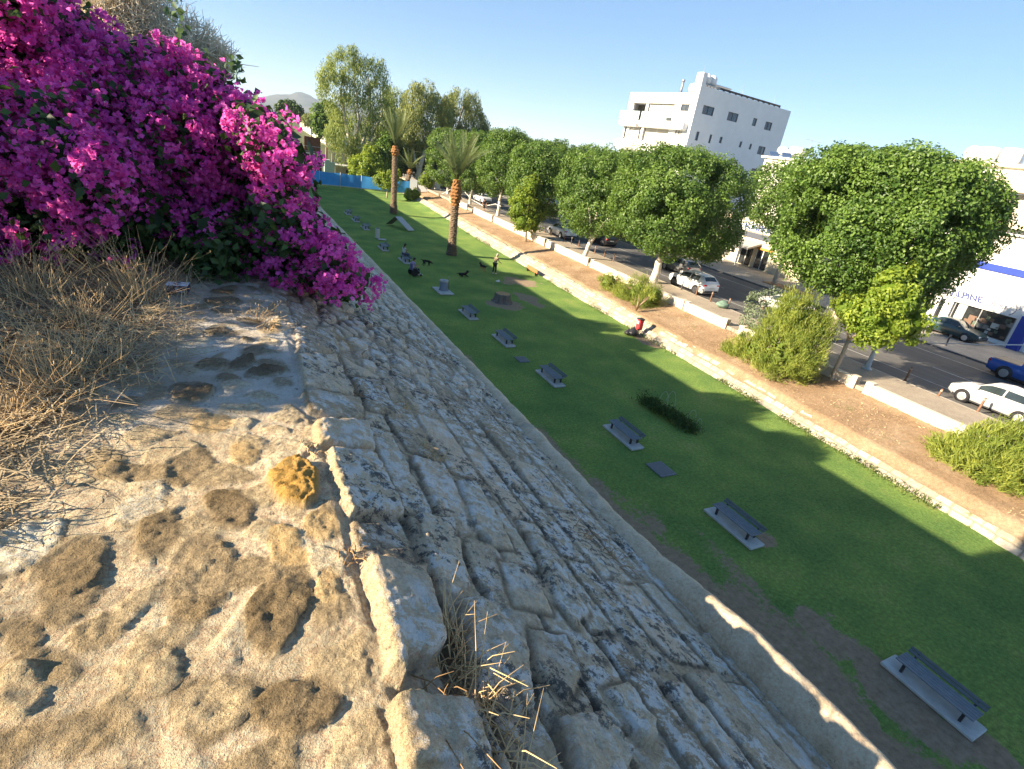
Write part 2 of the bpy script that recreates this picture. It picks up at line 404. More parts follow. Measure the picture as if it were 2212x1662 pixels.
# --- the thin haze that turns the far mountain blue
mb = MB(); mb.box((700, 4000, 148), (8800, 8200, 298.5)); o = mb.build('haze', None); hz = bpy.data.materials.new('haze'); hz.use_nodes = True; hz.node_tree.nodes.clear()
_o = hz.node_tree.nodes.new('ShaderNodeOutputMaterial'); _v = hz.node_tree.nodes.new('ShaderNodeVolumePrincipled'); _v.inputs['Density'].default_value = .00009; _v.inputs['Color'].default_value = (.72, .85, 1, 1); hz.node_tree.links.new(_v.outputs[0], _o.inputs['Volume'])
o.data.materials.append(hz); tag(o, 'thin pale blue haze in the distance', 'haze', kind='stuff')

# ================================================================ the fortress wall
WA = R_(3.2); W0 = np.array([.285, 0.0]); WD = np.array([-math.sin(WA), math.cos(WA)]); WN = np.array([math.cos(WA), math.sin(WA)])
Z_TOP = 9.2; SL = R_(26.0); V_END = 2.11
def wall_pt(s, v, h=0.0):
    s = np.asarray(s, float); v = np.asarray(v, float)
    u = np.where(v > 0, v * math.cos(SL), v); z = Z_TOP - np.where(v > 0, v * math.sin(SL), 0)
    k = sstep(-.02, .02, v); nx = math.sin(SL) * k; nz = np.sqrt(1 - nx * nx)
    uu = u + h * nx; zz = z + h * nz
    return np.stack([W0[0] + WD[0] * s + WN[0] * uu, W0[1] + WD[1] * s + WN[1] * uu, zz], -1)
def slope_sv(px, py):
    """where the sight line meets the sloping face: (s, v)"""
    r = ray(px, py); nn = np.array([WN[0] * math.sin(SL), WN[1] * math.sin(SL), math.cos(SL)]); p0 = np.array([W0[0], W0[1], Z_TOP])
    t = ((p0 - EYE) @ nn) / (r @ nn); p = EYE + r * t; d = p[:2] - W0
    return d @ WD, (d @ WN) / math.cos(SL)
def top_sv(px, py):
    p = at(px, py, z=Z_TOP); d = p[:2] - W0; return d @ WD, d @ WN
def poly_sd(S, Vv, poly):
    """signed distance to a polygon, positive inside"""
    n = len(poly); ins = np.zeros(S.shape, bool); d = np.full(S.shape, 1e9)
    for i in range(n):
        x0, y0 = poly[i]; x1, y1 = poly[(i + 1) % n]; ex, ey = x1 - x0, y1 - y0
        q = np.clip(((S - x0) * ex + (Vv - y0) * ey) / (ex * ex + ey * ey + 1e-12), 0, 1)
        d = np.minimum(d, np.hypot(S - x0 - q * ex, Vv - y0 - q * ey))
        c = ((y0 > Vv) != (y1 > Vv)) & (S < ex * (Vv - y0) / (ey + 1e-12) + x0); ins ^= c
    return np.where(ins, d, -d)

def za(x, y): return (674.4 + x * .4318, 944 + y * .4318)     # two tracing frames of the photograph
def zb(x, y): return (472 + x * .345, 505.8 + y * .345)
# coping stones along the upper edge and the big blocks next to them, traced on the sloping face: outline, height, tone
COPING = [
    ([za(330, 1360), za(470, 1318), za(770, 1350), za(900, 1760), za(420, 1760)], .085, 0.0),
    ([za(232, 640), za(300, 640), za(540, 700), za(645, 1080), za(560, 1130), za(430, 1150), za(425, 1270), za(275, 1225)], .095, .1),
    ([za(175, 440), za(330, 440), za(468, 560), za(490, 690), za(330, 640), za(205, 590)], .045, -.55),
    ([zb(660, 1370), zb(985, 1400), zb(1090, 1662), za(455, 420), za(180, 420), zb(690, 1540)], .075, .15),
    ([zb(580, 1195), zb(700, 1190), zb(920, 1195), zb(985, 1385), zb(670, 1362), zb(590, 1340)], .075, .1),
    ([zb(520, 1000), zb(600, 985), zb(875, 1045), zb(915, 1180), zb(700, 1185), zb(560, 1120)], .05, -.25),
    ([zb(475, 770), zb(730, 770), zb(850, 1030), zb(520, 985)], .055, .2),
    ([zb(470, 605), zb(705, 600), zb(765, 790), zb(730, 760), zb(480, 762)], .05, -.4),
    ([za(515, 410), za(700, 420), za(780, 780), za(700, 820), za(610, 770), za(560, 600)], .05, .25),
    ([za(700, 850), za(760, 835), za(905, 890), za(1060, 1080), za(1090, 1410), za(1010, 1420), za(890, 1320), za(800, 1300)], .075, .05),
    ([za(720, 225), za(830, 235), za(1010, 580), za(890, 560), za(800, 470)], .04, .1),
    ([za(915, 640), za(1080, 660), za(1195, 900), za(1000, 870)], .045, .3),
    ([za(1060, 490), za(1130, 505), za(1375, 890), za(1300, 965), za(1210, 850)], .05, .2),
    ([za(1225, 1425), za(1430, 1395), za(1600, 1600), za(1560, 1760), za(1330, 1760)], .06, .15),
    ([za(1080, 985), za(1250, 1000), za(1345, 1225), za(1260, 1340), za(1110, 1200)], .05, -.15),
    ([za(1450, 1290), za(1560, 1260), za(1700, 1450), za(1718, 1560), za(1640, 1540)], .05, .2),
    ([zb(770, 780), zb(1010, 910), zb(980, 930), zb(810, 880)], .03, .3),
    ([zb(830, 910), zb(1010, 935), zb(1120, 1150), zb(930, 1110)], .05, -.4),
]
# stones bedded in the flat top, traced: centre x, y, radii, turn (degrees), height, tone, tint
def zc(x, y, rx, ry, rot, h, tone, tint=0.0): return (x * .513, 809 + y * .513, rx * .513, ry * .513, rot, h, tone, tint)
def zd(x, y, rx, ry, rot, h, tone, tint=0.0): return (x * .3854, 438 + y * .3854, rx * .3854, ry * .3854, rot, h, tone, tint)
BEDDED = [zc(1242, 478, 104, 112, 0, .055, .1, 1.0), zc(970, 580, 112, 82, 10, .04, -.55), zc(590, 565, 125, 70, -25, .03, .55), zc(90, 740, 190, 100, -28, .05, .6),
    zc(665, 680, 130, 85, -32, .035, -.45), zc(300, 820, 190, 100, -28, .04, -.4), zc(840, 860, 150, 190, 22, .045, -.4), zc(1165, 1010, 130, 230, 22, .05, -.5), zc(640, 1260, 130, 110, -20, .03, .15),
    zc(880, 1400, 170, 110, -15, .035, -.1), zc(1270, 1410, 180, 120, -20, .05, -.5), zc(90, 1340, 120, 120, 30, .07, .1), zc(1350, 640, 80, 60, 0, .03, -.1, .35), zc(1195, 700, 75, 70, 0, .04, .1, .5),
    zc(1385, 910, 60, 70, 10, .04, .1, .4), zc(1030, 330, 60, 50, 0, .035, .1, .4), zc(800, 400, 115, 55, -30, .03, -.4), zc(280, 410, 125, 60, 5, .02, .2), zc(560, 425, 150, 40, 0, .02, -.35),
    zc(1215, 775, 85, 45, 0, .035, .1, .5), zc(420, 1080, 130, 70, -25, .025, -.2), zc(90, 1090, 90, 90, 0, .03, -.35), zc(900, 210, 110, 45, -5, .025, .1, .3), zc(330, 1520, 190, 110, -20, .03, -.3), zc(1210, 300, 70, 35, 0, .02, .3), zc(640, 1050, 70, 40, -20, .02, .4),
    zd(1240, 445, 100, 24, -3, .03, -.5), zd(1245, 505, 75, 20, 0, .03, -.6), zd(1250, 565, 95, 28, 0, .025, -.5), zd(1260, 730, 110, 26, 0, .03, -.75), zd(1390, 768, 50, 20, 0, .03, -.7), zd(1365, 900, 85, 40, -18, .03, -.7),
    zd(1480, 950, 110, 32, -8, .03, -.75), zd(1085, 1070, 130, 68, -5, .03, -.6), zd(1195, 910, 100, 34, -8, .02, -.45), zd(1430, 822, 85, 22, -6, .03, -.6), zd(1270, 615, 85, 15, 0, .02, -.35), zd(1290, 395, 85, 18, 4, .03, -.4),
    zd(860, 1090, 90, 40, -15, .02, -.2), zd(1270, 985, 70, 24, 0, .02, -.4), zd(1510, 480, 60, 34, 0, .05, -.3), zd(1560, 600, 60, 40, 20, .05, -.1)]

def build_wall_face():
    sA = np.concatenate([np.arange(-.9, .5, .03), np.arange(.5, 2.6, .0085), np.arange(2.6, 5.2, .016), np.geomspace(5.2, 112, 330)])
    vA = np.concatenate([np.arange(-4.2, -1.3, .05), np.arange(-1.3, -.10, .0105), np.arange(-.10, .08, .006), np.arange(.08, 1.3, .0105), np.linspace(1.3, V_END, 84)])
    S, Vv = np.meshgrid(sA, vA, indexing='ij'); S = S.ravel(); Vv = Vv.ravel(); ns, nv = len(sA), len(vA)
    w1 = fbm(S * 3.5, Vv * 3.5, o=3, seed=50) - .5; w2 = fbm(S * 3.5 + 40, Vv * 3.5, o=3, seed=51) - .5
    fine = fbm(S * 22, Vv * 22, o=4, seed=52, gain=.6) - .5; mid = fbm(S * 7, Vv * 7, o=4, seed=53) - .5; micro = fbm(S * 70, Vv * 70, o=3, seed=57, gain=.6) - .5
    slope = Vv > 0
    near = sstep(4.3, 2.8, S + .5 * w1 * 2); crack = np.zeros(S.shape)
    # --- sloping face: coursed blocks near, rubble farther along
    rows = [.30]; r = np.random.default_rng(11)
    while rows[-1] < 3.4: rows.append(rows[-1] + r.uniform(.20, .31))
    rows = np.array(rows); vw = Vv + .018 * w1 + .012 * mid + .03 * (vnoise(S * 1.2, Vv * 0, seed=77) - .5)
    k = np.searchsorted(rows, vw); lo = np.where(k > 0, rows[np.maximum(k - 1, 0)], .0); hi = rows[np.minimum(k, len(rows) - 1)]
    L = .55 + .45 * _hash(k, k * 0, k * 0, 5); off = _hash(k, k * 0, k * 0, 6); q = (S + .05 * w2 + .02 * mid) / L + off
    bi = np.floor(q); jit = .35 * (_hash(bi, k, k * 0, 7) - .5); jit2 = .35 * (_hash(bi + 1, k, k * 0, 7) - .5); fr = q - bi
    dS = np.minimum(fr - jit * .5, 1 + jit2 * .5 - fr) * L; dV = np.minimum(vw - lo, hi - vw)
    bh = _hash(bi, k, k * 0, 8); bt = _hash(bi, k, k * 0, 9)
    d = np.minimum(dS * 1.1, dV) - .006 - .016 * sstep(.55, .8, vnoise(S * 9, Vv * 9, seed=96)) - .010 * (fine + .5)
    crack = sstep(.016, .003, np.abs(d + .004)) * sstep(.38, .55, vnoise(S * 4, Vv * 4, seed=95)) * near
    hb = (.006 + .020 * bh ** 1.5) * (.93 * sstep(0, .010, d) + .07 * sstep(0, .07, d)) - .022 * sstep(.014, .0, np.abs(d + .006)) * sstep(.40, .6, vnoise(S * 5, Vv * 5, seed=95)) * (1 - .55 * (bt > .9)); mb_ = sstep(-.006, .02, d); tone_b = (bt - .5) * 1.2
    hb = hb + sstep(0, .03, d) * (fr - .5) * .02 * (bh - .5) * 2
    f1, f2, cid, vx, vy = voronoi((S + .12 * w1) * 4.2, (Vv + .1 * w2) * 6.0, 60)
    dr = (f2 - f1) * .13 - .012; crack = np.maximum(crack, sstep(.016, .003, np.abs(dr + .002)) * sstep(.50, .7, vnoise(S * 3, Vv * 3, seed=97)) * (1 - near) * .8); hr = (.010 + .030 * cid) * (.85 * sstep(0, .02, dr) + .15 * sstep(0, .08, dr)); mr = sstep(-.004, .02, dr); tone_r = (cid - .5) * 1.3
    h = hb * near + hr * (1 - near); st = mb_ * near + mr * (1 - near); tone = tone_b * near + tone_r * (1 - near); kind = np.full(S.shape, 1.0)
    tint = np.zeros(S.shape)
    # --- the flat top: rubble in mortar
    g1_, g2_, gid, gx, gy = voronoi((S + .16 * w1) * 5.2, (Vv + .16 * w2) * 4.6, 63)
    dt = (g2_ - g1_) * .14 - .03; ht = (.004 + .011 * gid) * sstep(0, .03, dt); mt = sstep(-.01, .03, dt) * .8
    h = np.where(slope, h, ht); st = np.where(slope, st, mt); tone = np.where(slope, tone, (gid - .5) * .8); kind = np.where(slope, 1.0, 0.0)
    tr_ = sstep(.0, .10, Vv + .03 * w1); h = np.where(slope, h * tr_ + ht * (1 - tr_), h); kind = np.where(slope, tr_, 0.0); crack = crack * tr_; st = np.where(slope, st * tr_ + .3 * (1 - tr_), st)
    base = wall_pt(S, Vv); pp = to_px(base); front = ((base - EYE) @ AX)[:, 2] > .3
    for (cx, cy, rx, ry, rot, hh, tn, ti) in BEDDED:
        a = R_(rot); dx = pp[:, 0] - cx; dy = pp[:, 1] - cy
        m = front & (np.abs(dx) < 2.2 * max(rx, ry)) & (np.abs(dy) < 2.2 * max(rx, ry)) & (Vv < .0) if ti < 2 else front
        i = np.where(m)[0]
        if not len(i): continue
        x = (dx[i] * math.cos(a) + dy[i] * math.sin(a)) / rx; y = (-dx[i] * math.sin(a) + dy[i] * math.cos(a)) / ry
        f = 1 - (np.abs(x) ** 2.2 + np.abs(y) ** 2.2) ** (1 / 2.2) + .75 * w1[i] + .45 * mid[i] + .25 * fine[i]
        e = sstep(-.02, .16, f); dome = np.clip(f, 0, 1)
        if ti > .8: hv = hh * (sstep(0, .1, f) * .5 + .5 * np.sqrt(dome)) + .022 * fine[i] * e + .012 * micro[i] * e
        else: hv = (.55 if tn < -.3 and ry < 27 else .24) * hh * (e * .9 + .1 * np.sqrt(dome)) * (1 + 1.6 * mid[i] + 1.2 * fine[i])
        h[i] = h[i] * (1 - e) + (hv - .0) * e ; st[i] = st[i] * (1 - e) + e * (.8 + .5 * mid[i]); tone[i] = tone[i] * (1 - e) + tn * e; tint[i] = tint[i] * (1 - e) + ti * e; crack[i] = np.maximum(crack[i] * (1 - e), sstep(.13, .02, np.abs(f - .01)) * sstep(.30, .55, vnoise(S[i] * 6, Vv[i] * 6, seed=99)))
    # --- the traced coping stones
    for poly, hh, tn in COPING:
        sv = [slope_sv(*p) for p in poly]; a = np.array(sv); a[:, 1] = np.maximum(a[:, 1], -.01)
        i = np.where((S > a[:, 0].min() - .1) & (S < a[:, 0].max() + .1) & (Vv > a[:, 1].min() - .1) & (Vv < a[:, 1].max() + .1) & (Vv > -.03))[0]
        if not len(i): continue
        f = poly_sd(S[i] + .012 * w1[i] * 2, Vv[i] + .012 * w2[i] * 2, [tuple(p) for p in a]) + .014 * mid[i] * 2 + .007 * fine[i] * 2
        e = sstep(-.004, .012, f); c = sstep(0, .035, f); crack[i] = np.maximum(crack[i] * (1 - sstep(-.03, .0, f)), sstep(.016, .004, np.abs(f + .012)) * sstep(.30, .5, vnoise(S[i] * 5, Vv[i] * 5, seed=98)) * sstep(.05, .12, Vv[i])); groove = sstep(-.05, -.012, f) * (1 - e)
        h[i] = h[i] * (1 - e) + e * (.72 * hh * (.86 + .14 * c) + .010 * mid[i] + .008 * fine[i]); h[i] -= .004 * groove; st[i] = np.maximum(st[i] * (1 - groove * .8), e); kind[i] = np.maximum(kind[i], e * sstep(.012, .03, f)); tone[i] = tone[i] * (1 - e) + tn * e
    # a deep gap between two coping stones, filled with dead stems
    gp = [slope_sv(*za(*p)) for p in ((640, 950), (740, 940), (760, 1330), (900, 1600), (960, 1760), (880, 1760), (800, 1420), (690, 1280), (630, 1150))]
    f = poly_sd(S, Vv, [tuple(p) for p in gp]); h -= .085 * sstep(-.012, .03, f) * slope
    # earth under the weeds on the left
    gl = np.interp(S, [-1, .9, 2.0, 2.5, 3.4, 4.3, 5.1, 7, 120], [-.75, -.95, -1.12, -1.02, -.72, -.78, -.55, -.2, -.6])
    soil = sstep(gl + .16, gl - .12, Vv + .25 * w1)
    h = h * (1 - soil) + soil * (.02 + .05 * (mid + .5) + .02 * fine)
    # weathering on everything
    bil = np.abs(fine) * 2; rough = np.where(slope, .011, .011); h = h + rough * fine * (.5 + .8 * st) + np.where(slope, .006, .008) * mid + np.where(slope, .006, .008) * micro
    pit = sstep(.60, .70, vnoise(S * 24, Vv * 24, seed=71)) * sstep(.45, .65, vnoise(S * 3, Vv * 3, seed=72)); h -= .006 * pit * st * slope
    h += np.where(slope, 1 - tr_, 1.0) * (.022 * (vnoise(S * 1.6, Vv * 1.6, seed=90) - .5) + .005 * sstep(.55, .8, vnoise(S * 14, Vv * 14, seed=91)))
    far = sstep(5.5, 9, S); h *= (1 - .35 * far)
    V = wall_pt(S, Vv, h)
    i = (np.arange(ns - 1)[:, None] * nv + np.arange(nv - 1)).ravel(); F = np.stack([i, i + nv, i + nv + 1, i + 1], 1)
    col = np.stack([st, np.clip(tone * .5 + .5, 0, 1), kind, np.ones_like(st)], 1)
    return V, F, {'stone': col, 'tint': tint, 'soil': soil, 'crack': np.clip(crack, 0, 1) * (1 - soil), 'pale': sstep(2.25, 2.75, S + .5 * w1)}

t = NT('fortress_stone'); sep = t.n('ShaderNodeSeparateColor'); t.l(t.attr('stone'), sep.inputs[0]); ST, TO, KI = sep.outputs[0], sep.outputs[1], sep.outputs[2]
n_big = t.noise(2.2, 5, .65); n_mid = t.noise(11, 6, .7); n_fin = t.noise(55, 5, .75); n_mic = t.noise(190, 3, .7)
# flat top: warm sandstone and paler mortar
top_st = t.ramp(TO, [(.12, (.22, .16, .085)), (.35, (.37, .28, .155)), (.6, (.60, .48, .29)), (.85, (.76, .70, .54))])
top_mo = t.mix(t.attr('pale', 'Fac'), t.ramp(n_mid, [(.3, (.54, .42, .27)), (.6, (.70, .57, .38)), (.8, (.78, .66, .47))]), (.70, .65, .56))
top = t.mix(ST, top_mo, top_st); top = t.mix(.7, top, t.ramp(n_fin, [(.30, .12), (.5, .52), (.70, .86)]), 'OVERLAY'); top = t.mix(.45, top, t.ramp(n_mic, [(.30, .15), (.5, .52), (.70, .85)]), 'OVERLAY')
top = t.mix(t.math('MULTIPLY', t.math('SUBTRACT', 1.0, ST), t.math('MULTIPLY', t.attr('pale', 'Fac'), .7)), top, (.68, .63, .54)); top = t.mix(t.ramp(n_big, [(.42, 0.), (.60, .5)]), top, (.33, .25, .145)); top = t.mix(t.ramp(t.noise(30, 4, .8), [(.60, 0.), (.68, .8)]), top, (.12, .09, .06))
top = t.mix(t.math('MULTIPLY', t.attr('tint', 'Fac'), t.ramp(n_mid, [(.25, .75), (.6, 1.)])), top, (.50, .29, .07))
# sloping face: grey-beige limestone, black and white lichen
sl_st = t.ramp(TO, [(.15, (.38, .29, .19)), (.4, (.60, .47, .31)), (.62, (.74, .59, .40)), (.78, (.78, .60, .41)), (.92, (.78, .52, .36))])
sl_mo = t.ramp(n_mid, [(.3, (.42, .31, .19)), (.6, (.64, .48, .31)), (.8, (.72, .57, .39))])
sl = t.mix(ST, sl_mo, sl_st); sl = t.mix(.5, sl, t.ramp(n_fin, [(.28, .15), (.5, .5), (.72, .85)]), 'OVERLAY')
lw = t.math('MULTIPLY', t.ramp(t.noise(13, 8, .78, dist=.12), [(.49, 0.), (.525, 1.)]), t.ramp(t.noise(2.6, 4), [(.38, .05), (.50, 1.)]))
lw = t.math('MULTIPLY', lw, t.ramp(ST, [(.4, .25), (.8, 1.)]))
lb = t.math('MULTIPLY', t.ramp(t.noise(16, 8, .80, dist=.15), [(.52, 0.), (.55, 1.)]), t.ramp(t.noise(2.1, 4), [(.44, .1), (.56, 1.)]))
sl = t.mix(t.math('MULTIPLY', lw, .85), sl, (.82, .80, .74)); sl = t.mix(t.math('MULTIPLY', lb, .85), sl, (.07, .072, .075))
top = t.mix(ST, top, t.ramp(TO, [(.2, (.50, .46, .40)), (.48, (.95, .94, .92)), (.8, (1., 1., 1.))]), 'MULTIPLY')
top = t.mix(t.math('MULTIPLY', t.attr('crack', 'Fac'), .62), top, (.21, .155, .09))
sl = t.mix(t.math('MULTIPLY', t.attr('crack', 'Fac'), .6), sl, (.10, .08, .055))
c = t.mix(KI, top, sl); soilc = t.ramp(n_mid, [(.3, (.15, .10, .06)), (.6, (.26, .19, .115)), (.8, (.38, .29, .18))]); c = t.mix(t.attr('soil', 'Fac'), c, soilc)
t.base(c, .93, .15); peb = t.voro(48)
t.bump(n_mic, .7, .008, t.bump(peb, .25, .010, t.bump(n_fin, .95, .018))); M_STONE = t.m

wall = thing('fortress_wall', 'massive weathered stone rampart with rubble top, sloping block face and rounded ledge', 'wall', (W0[0], W0[1], 0))
Vw, Fw, cw = build_wall_face()
wo = np.array([W0[0], W0[1], 0], np.float32)
link('masonry_face', np_mesh('masonry_face', Vw - wo, Fw, M_STONE, True, cw), wall)

# rounded string course below the slope, then the battered lower wall
def build_cordon():
    sA = np.concatenate([np.arange(-.9, 6, .03), np.geomspace(6, 112, 200)]); K = 22
    e = wall_pt(sA, np.full_like(sA, V_END)); d = np.array([WN[0], WN[1], 0])
    rise = .0 + .15 * sstep(2.2, .9, sA)  # near end raised, a shape made up so the low sun catches it
    rows = []
    for k in range(K):
        q = k / (K - 1); a = R_(178 - 262 * q); rr = .10
        nz = .012 * (fbm(sA * 5, np.full_like(sA, q * 3), o=4, seed=81) - .5) * 2 + .007 * (fbm(sA * 24, np.full_like(sA, q * 12), o=3, seed=82) - .5) * 2
        jn = -.010 * np.exp(-((np.mod(sA / .82 + .3, 1) - .5) * .82 / .012) ** 2)
        R2 = rr + nz + jn
        p = e + np.outer(.05 + math.cos(a) * R2 * 1.05, d); p[:, 2] += -.06 + rise * (.3 + .7 * max(0, math.sin(a))) + math.sin(a) * R2; rows.append(p)
    base = rows[-1]
    for q in (.0, .05, .12, .22, .35, .5, .7, .85, 1.0):
        p = base.copy(); zb_ = base[:, 2] * (1 - q) + (-.1) * q; p += np.outer((base[:, 2] - zb_) * .30 - .02, d); p[:, 2] = zb_
        rows.append(p + np.outer(.03 * (fbm(sA * 3, np.full_like(sA, q * 20), o=4, seed=83) - .5), d))
    n = len(sA); V = np.concatenate(rows); k = len(rows); i = (np.arange(k - 1)[:, None] * n + np.arange(n - 1)).ravel()
    F = np.stack([i, i + 1, i + n + 1, i + n], 1)[:, ::-1]
    return V, F, K, n
Vc, Fc, K_, n_ = build_cordon()
t = NT('cordon_stone'); b_ = t.noise(9, 6, .7); f_ = t.noise(60, 5, .75)
c = t.ramp(b_, [(.3, (.48, .37, .24)), (.5, (.62, .49, .33)), (.72, (.70, .58, .42))]); c = t.mix(.45, c, t.ramp(f_, [(.28, .2), (.5, .5), (.72, .8)]), 'OVERLAY')
c = t.mix(t.ramp(t.noise(26, 4, .8), [(.63, 0.), (.70, .8)]), c, (.16, .12, .09)); c = t.mix(t.ramp(t.noise(4, 5, .7), [(.56, 0.), (.68, .5)]), c, (.30, .27, .23))
t.base(c, .92, .15); t.bump(f_, .6, .012, t.bump(b_, .5, .03)); M_CORD = t.m
split = (K_ - 1) * (n_ - 1)
def submesh(V, F): 
    u, inv = np.unique(F, return_inverse=True); return V[u], inv.reshape(F.shape)
v1, f1 = submesh(Vc, Fc[:split]); link('string_course', np_mesh('string_course', v1 - wo, f1, M_CORD, True), wall)
v2, f2 = submesh(Vc, Fc[split:]); link('lower_wall', np_mesh('lower_wall', v2 - wo, f2, M_CORD, True), wall)
# earth fill behind the visible top
mb = MB(); mb.add([(-90, -14, 9.12), (-3.6, -14, 9.12), (-9.9, 112, 9.12), (-90, 112, 9.12)], [[0, 1, 2, 3]]); tag(mb.build('rampart_ground', plain('dry_earth', (.24, .18, .11), .95, .4, 3)), kind='structure')

# ================================================================ sloping stone revetment beside the lawn
def build_revetment():
    sA = np.concatenate([np.arange(-14, 34, .035), np.geomspace(34, 104, 700)]); vA = np.linspace(0, 1.42, 42)
    S, Vv = np.meshgrid(sA, vA, indexing='ij'); S = S.ravel(); Vv = Vv.ravel()
    w = fbm(S * 1.7, Vv * 1.7, o=3, seed=31) - .5; fine = fbm(S * 9, Vv * 9, o=3, seed=32) - .5
    rows = np.array([.0, .36, .72, 1.08, 1.5]); vw = Vv + .12 * w; k = np.clip(np.searchsorted(rows, vw) - 1, 0, 3); L = np.array([.82, .58, .72, .6])[k]; q = S / L + k * .37 + .55 * (vnoise(S * .9, k * 1.0, seed=36) - .5) + .2 * w
    bi = np.floor(q); fr = q - bi; dS = np.minimum(fr, 1 - fr) * L; dV = np.minimum(vw - rows[k], rows[k + 1] - vw); hsh = _hash(bi, k, k * 0, 33)
    d = np.minimum(dS, dV) - .012; h = (.02 + .07 * hsh) * sstep(0, .05, d) + .02 * fine - .05 * sstep(.62, .72, vnoise(S * 1.1, Vv * 2, seed=37))
    x0 = 23.62 - .012 * np.maximum(S - 8, 0) - .004 * np.maximum(S - 50, 0) + .10 * (vnoise(S * .25, S * 0, seed=35) - .5)
    an = R_(34); flat = sstep(1.05, 1.12, Vv) ; X = x0 + Vv * math.cos(an) + flat * (Vv - 1.08) * .2; Z = -.04 + np.minimum(Vv, 1.12) * math.sin(an) * 1.12 + flat * .02
    X = X - h * math.sin(an); Z = Z + h * math.cos(an) + .3 * sstep(20.5, 24.2, x0) * sstep(62, 90, S) * .6
    ns, nv = len(sA), len(vA); i = (np.arange(ns - 1)[:, None] * nv + np.arange(nv - 1)).ravel()
    col = np.stack([sstep(-.005, .03, d), hsh, hsh * 0, hsh * 0 + 1], 1)
    return np.stack([X, S, Z], 1), np.stack([i, i + nv, i + nv + 1, i + 1], 1), {'stone': col}
t = NT('revetment_stone'); sep = t.n('ShaderNodeSeparateColor'); t.l(t.attr('stone'), sep.inputs[0])
c = t.ramp(sep.outputs[1], [(.1, (.32, .28, .22)), (.5, (.42, .37, .29)), (.9, (.50, .43, .34))]); c = t.mix(.5, c, t.ramp(t.noise(8, 6, .7), [(.3, .3), (.7, .72)]), 'OVERLAY')
c = t.mix(sep.outputs[0], (.27, .22, .15), c); c = t.mix(t.ramp(t.noise(2.4, 6, .75), [(.50, 0.), (.64, .65)]), c, (.26, .23, .19)); c = t.mix(t.ramp(t.noise(1.3, 5, .7), [(.60, 0.), (.70, .7)]), c, (.12, .17, .05))
t.base(c, .9, .15); t.bump(t.noise(40, 5), .5, .02)
V, F, cc = build_revetment()
o = link('stone_revetment', np_mesh('stone_revetment', V, F, t.m, True, cc)); tag(o, 'low sloping revetment of pale stone blocks between lawn and soil bank', 'wall')
# weeds growing at the revetment foot
def foot_weeds():
    n = 3600; Y = 8 + 80 * rng.random(n) ** 1.3; k = fbm(Y * .5, Y * 0, o=3, seed=44) > .52; Y = Y[k]; X = 23.55 - .012 * np.maximum(Y - 8, 0) + .22 * rng.normal(size=len(Y))
    P = np.stack([X, Y, .06 + .14 * rng.random(len(Y))], 1); N = rand_dirs(len(P), rng); N[:, 2] = np.abs(N[:, 2]) * .6
    V, F = leaf_quads(P, N / np.linalg.norm(N, axis=1, keepdims=True), .14 + .12 * rng.random(len(P)), .045, rng, up=(0, 0, 1.2))
    return np_mesh('weeds', V, F, leafmat('weed_leaf', (.07, .12, .03), (.17, .20, .05)), cols={'rnd': np.repeat(rng.random(len(P)), 4)})
tag(link('weeds', foot_weeds()), 'green weeds sprouting along the foot of the stone revetment', 'weeds', kind='stuff')

# ================================================================ low white parapet along the pavement, in segments
M_PARA = plain('parapet_render', (.66, .57, .45), .85, .18, 2.0)
M_PARA2 = plain('parapet_cap', (.70, .62, .50), .85, .15, 3)
segs = [(-12, 8.0, None), (8.4, 15.6, 'low cream parapet nearest the silver hatchback, behind the wide green bush'), (16.1, 24.3, 'low cream parapet behind the big feathery bush and young lime tree'), (25.4, 29.6, 'short cream parapet with an end pier beside the green cloth bundle'), (29.7, 42.6, 'long cream parapet behind the twin feathery bushes'),
        (43.1, 51.5, 'cream parapet in front of the pale forked trunk, between two pier gaps'), (52.0, 66.3, 'far cream parapet beside the white crossover by the pavement'), (66.9, 73.6, 'cream parapet beside the walking pedestrian'), (76.5, 84.5, 'farthest short cream parapet near the white hoarding')]
for a, b, lab in segs:
    xm, ym = lowwall_x((a + b) / 2), (a + b) / 2; rz = math.atan2(.022, 1)
    p = thing('parapet', lab or 'low cream parapet beyond the bottom right bush', 'parapet', (xm, ym, 0), rz, 'low parapet segments along the pavement')
    mb = MB(); mb.box((0, 0, 1.62), (.26, b - a, .72), bev=.02); mb.build('wall_body', M_PARA, p)
    mb = MB(); mb.box((0, 0, 2.012), (.34, b - a, .07), bev=.015); mb.build('coping', M_PARA2, p)
    mb = MB(); mb.box((0, a - ym + .19, 1.72), (.40, .38, .86), bev=.02); mb.build('pier', M_PARA, p)
    mb = MB(); mb.box((0, b - ym - .19, 1.72), (.40, .38, .86), bev=.02); mb.build('pier', M_PARA, p)
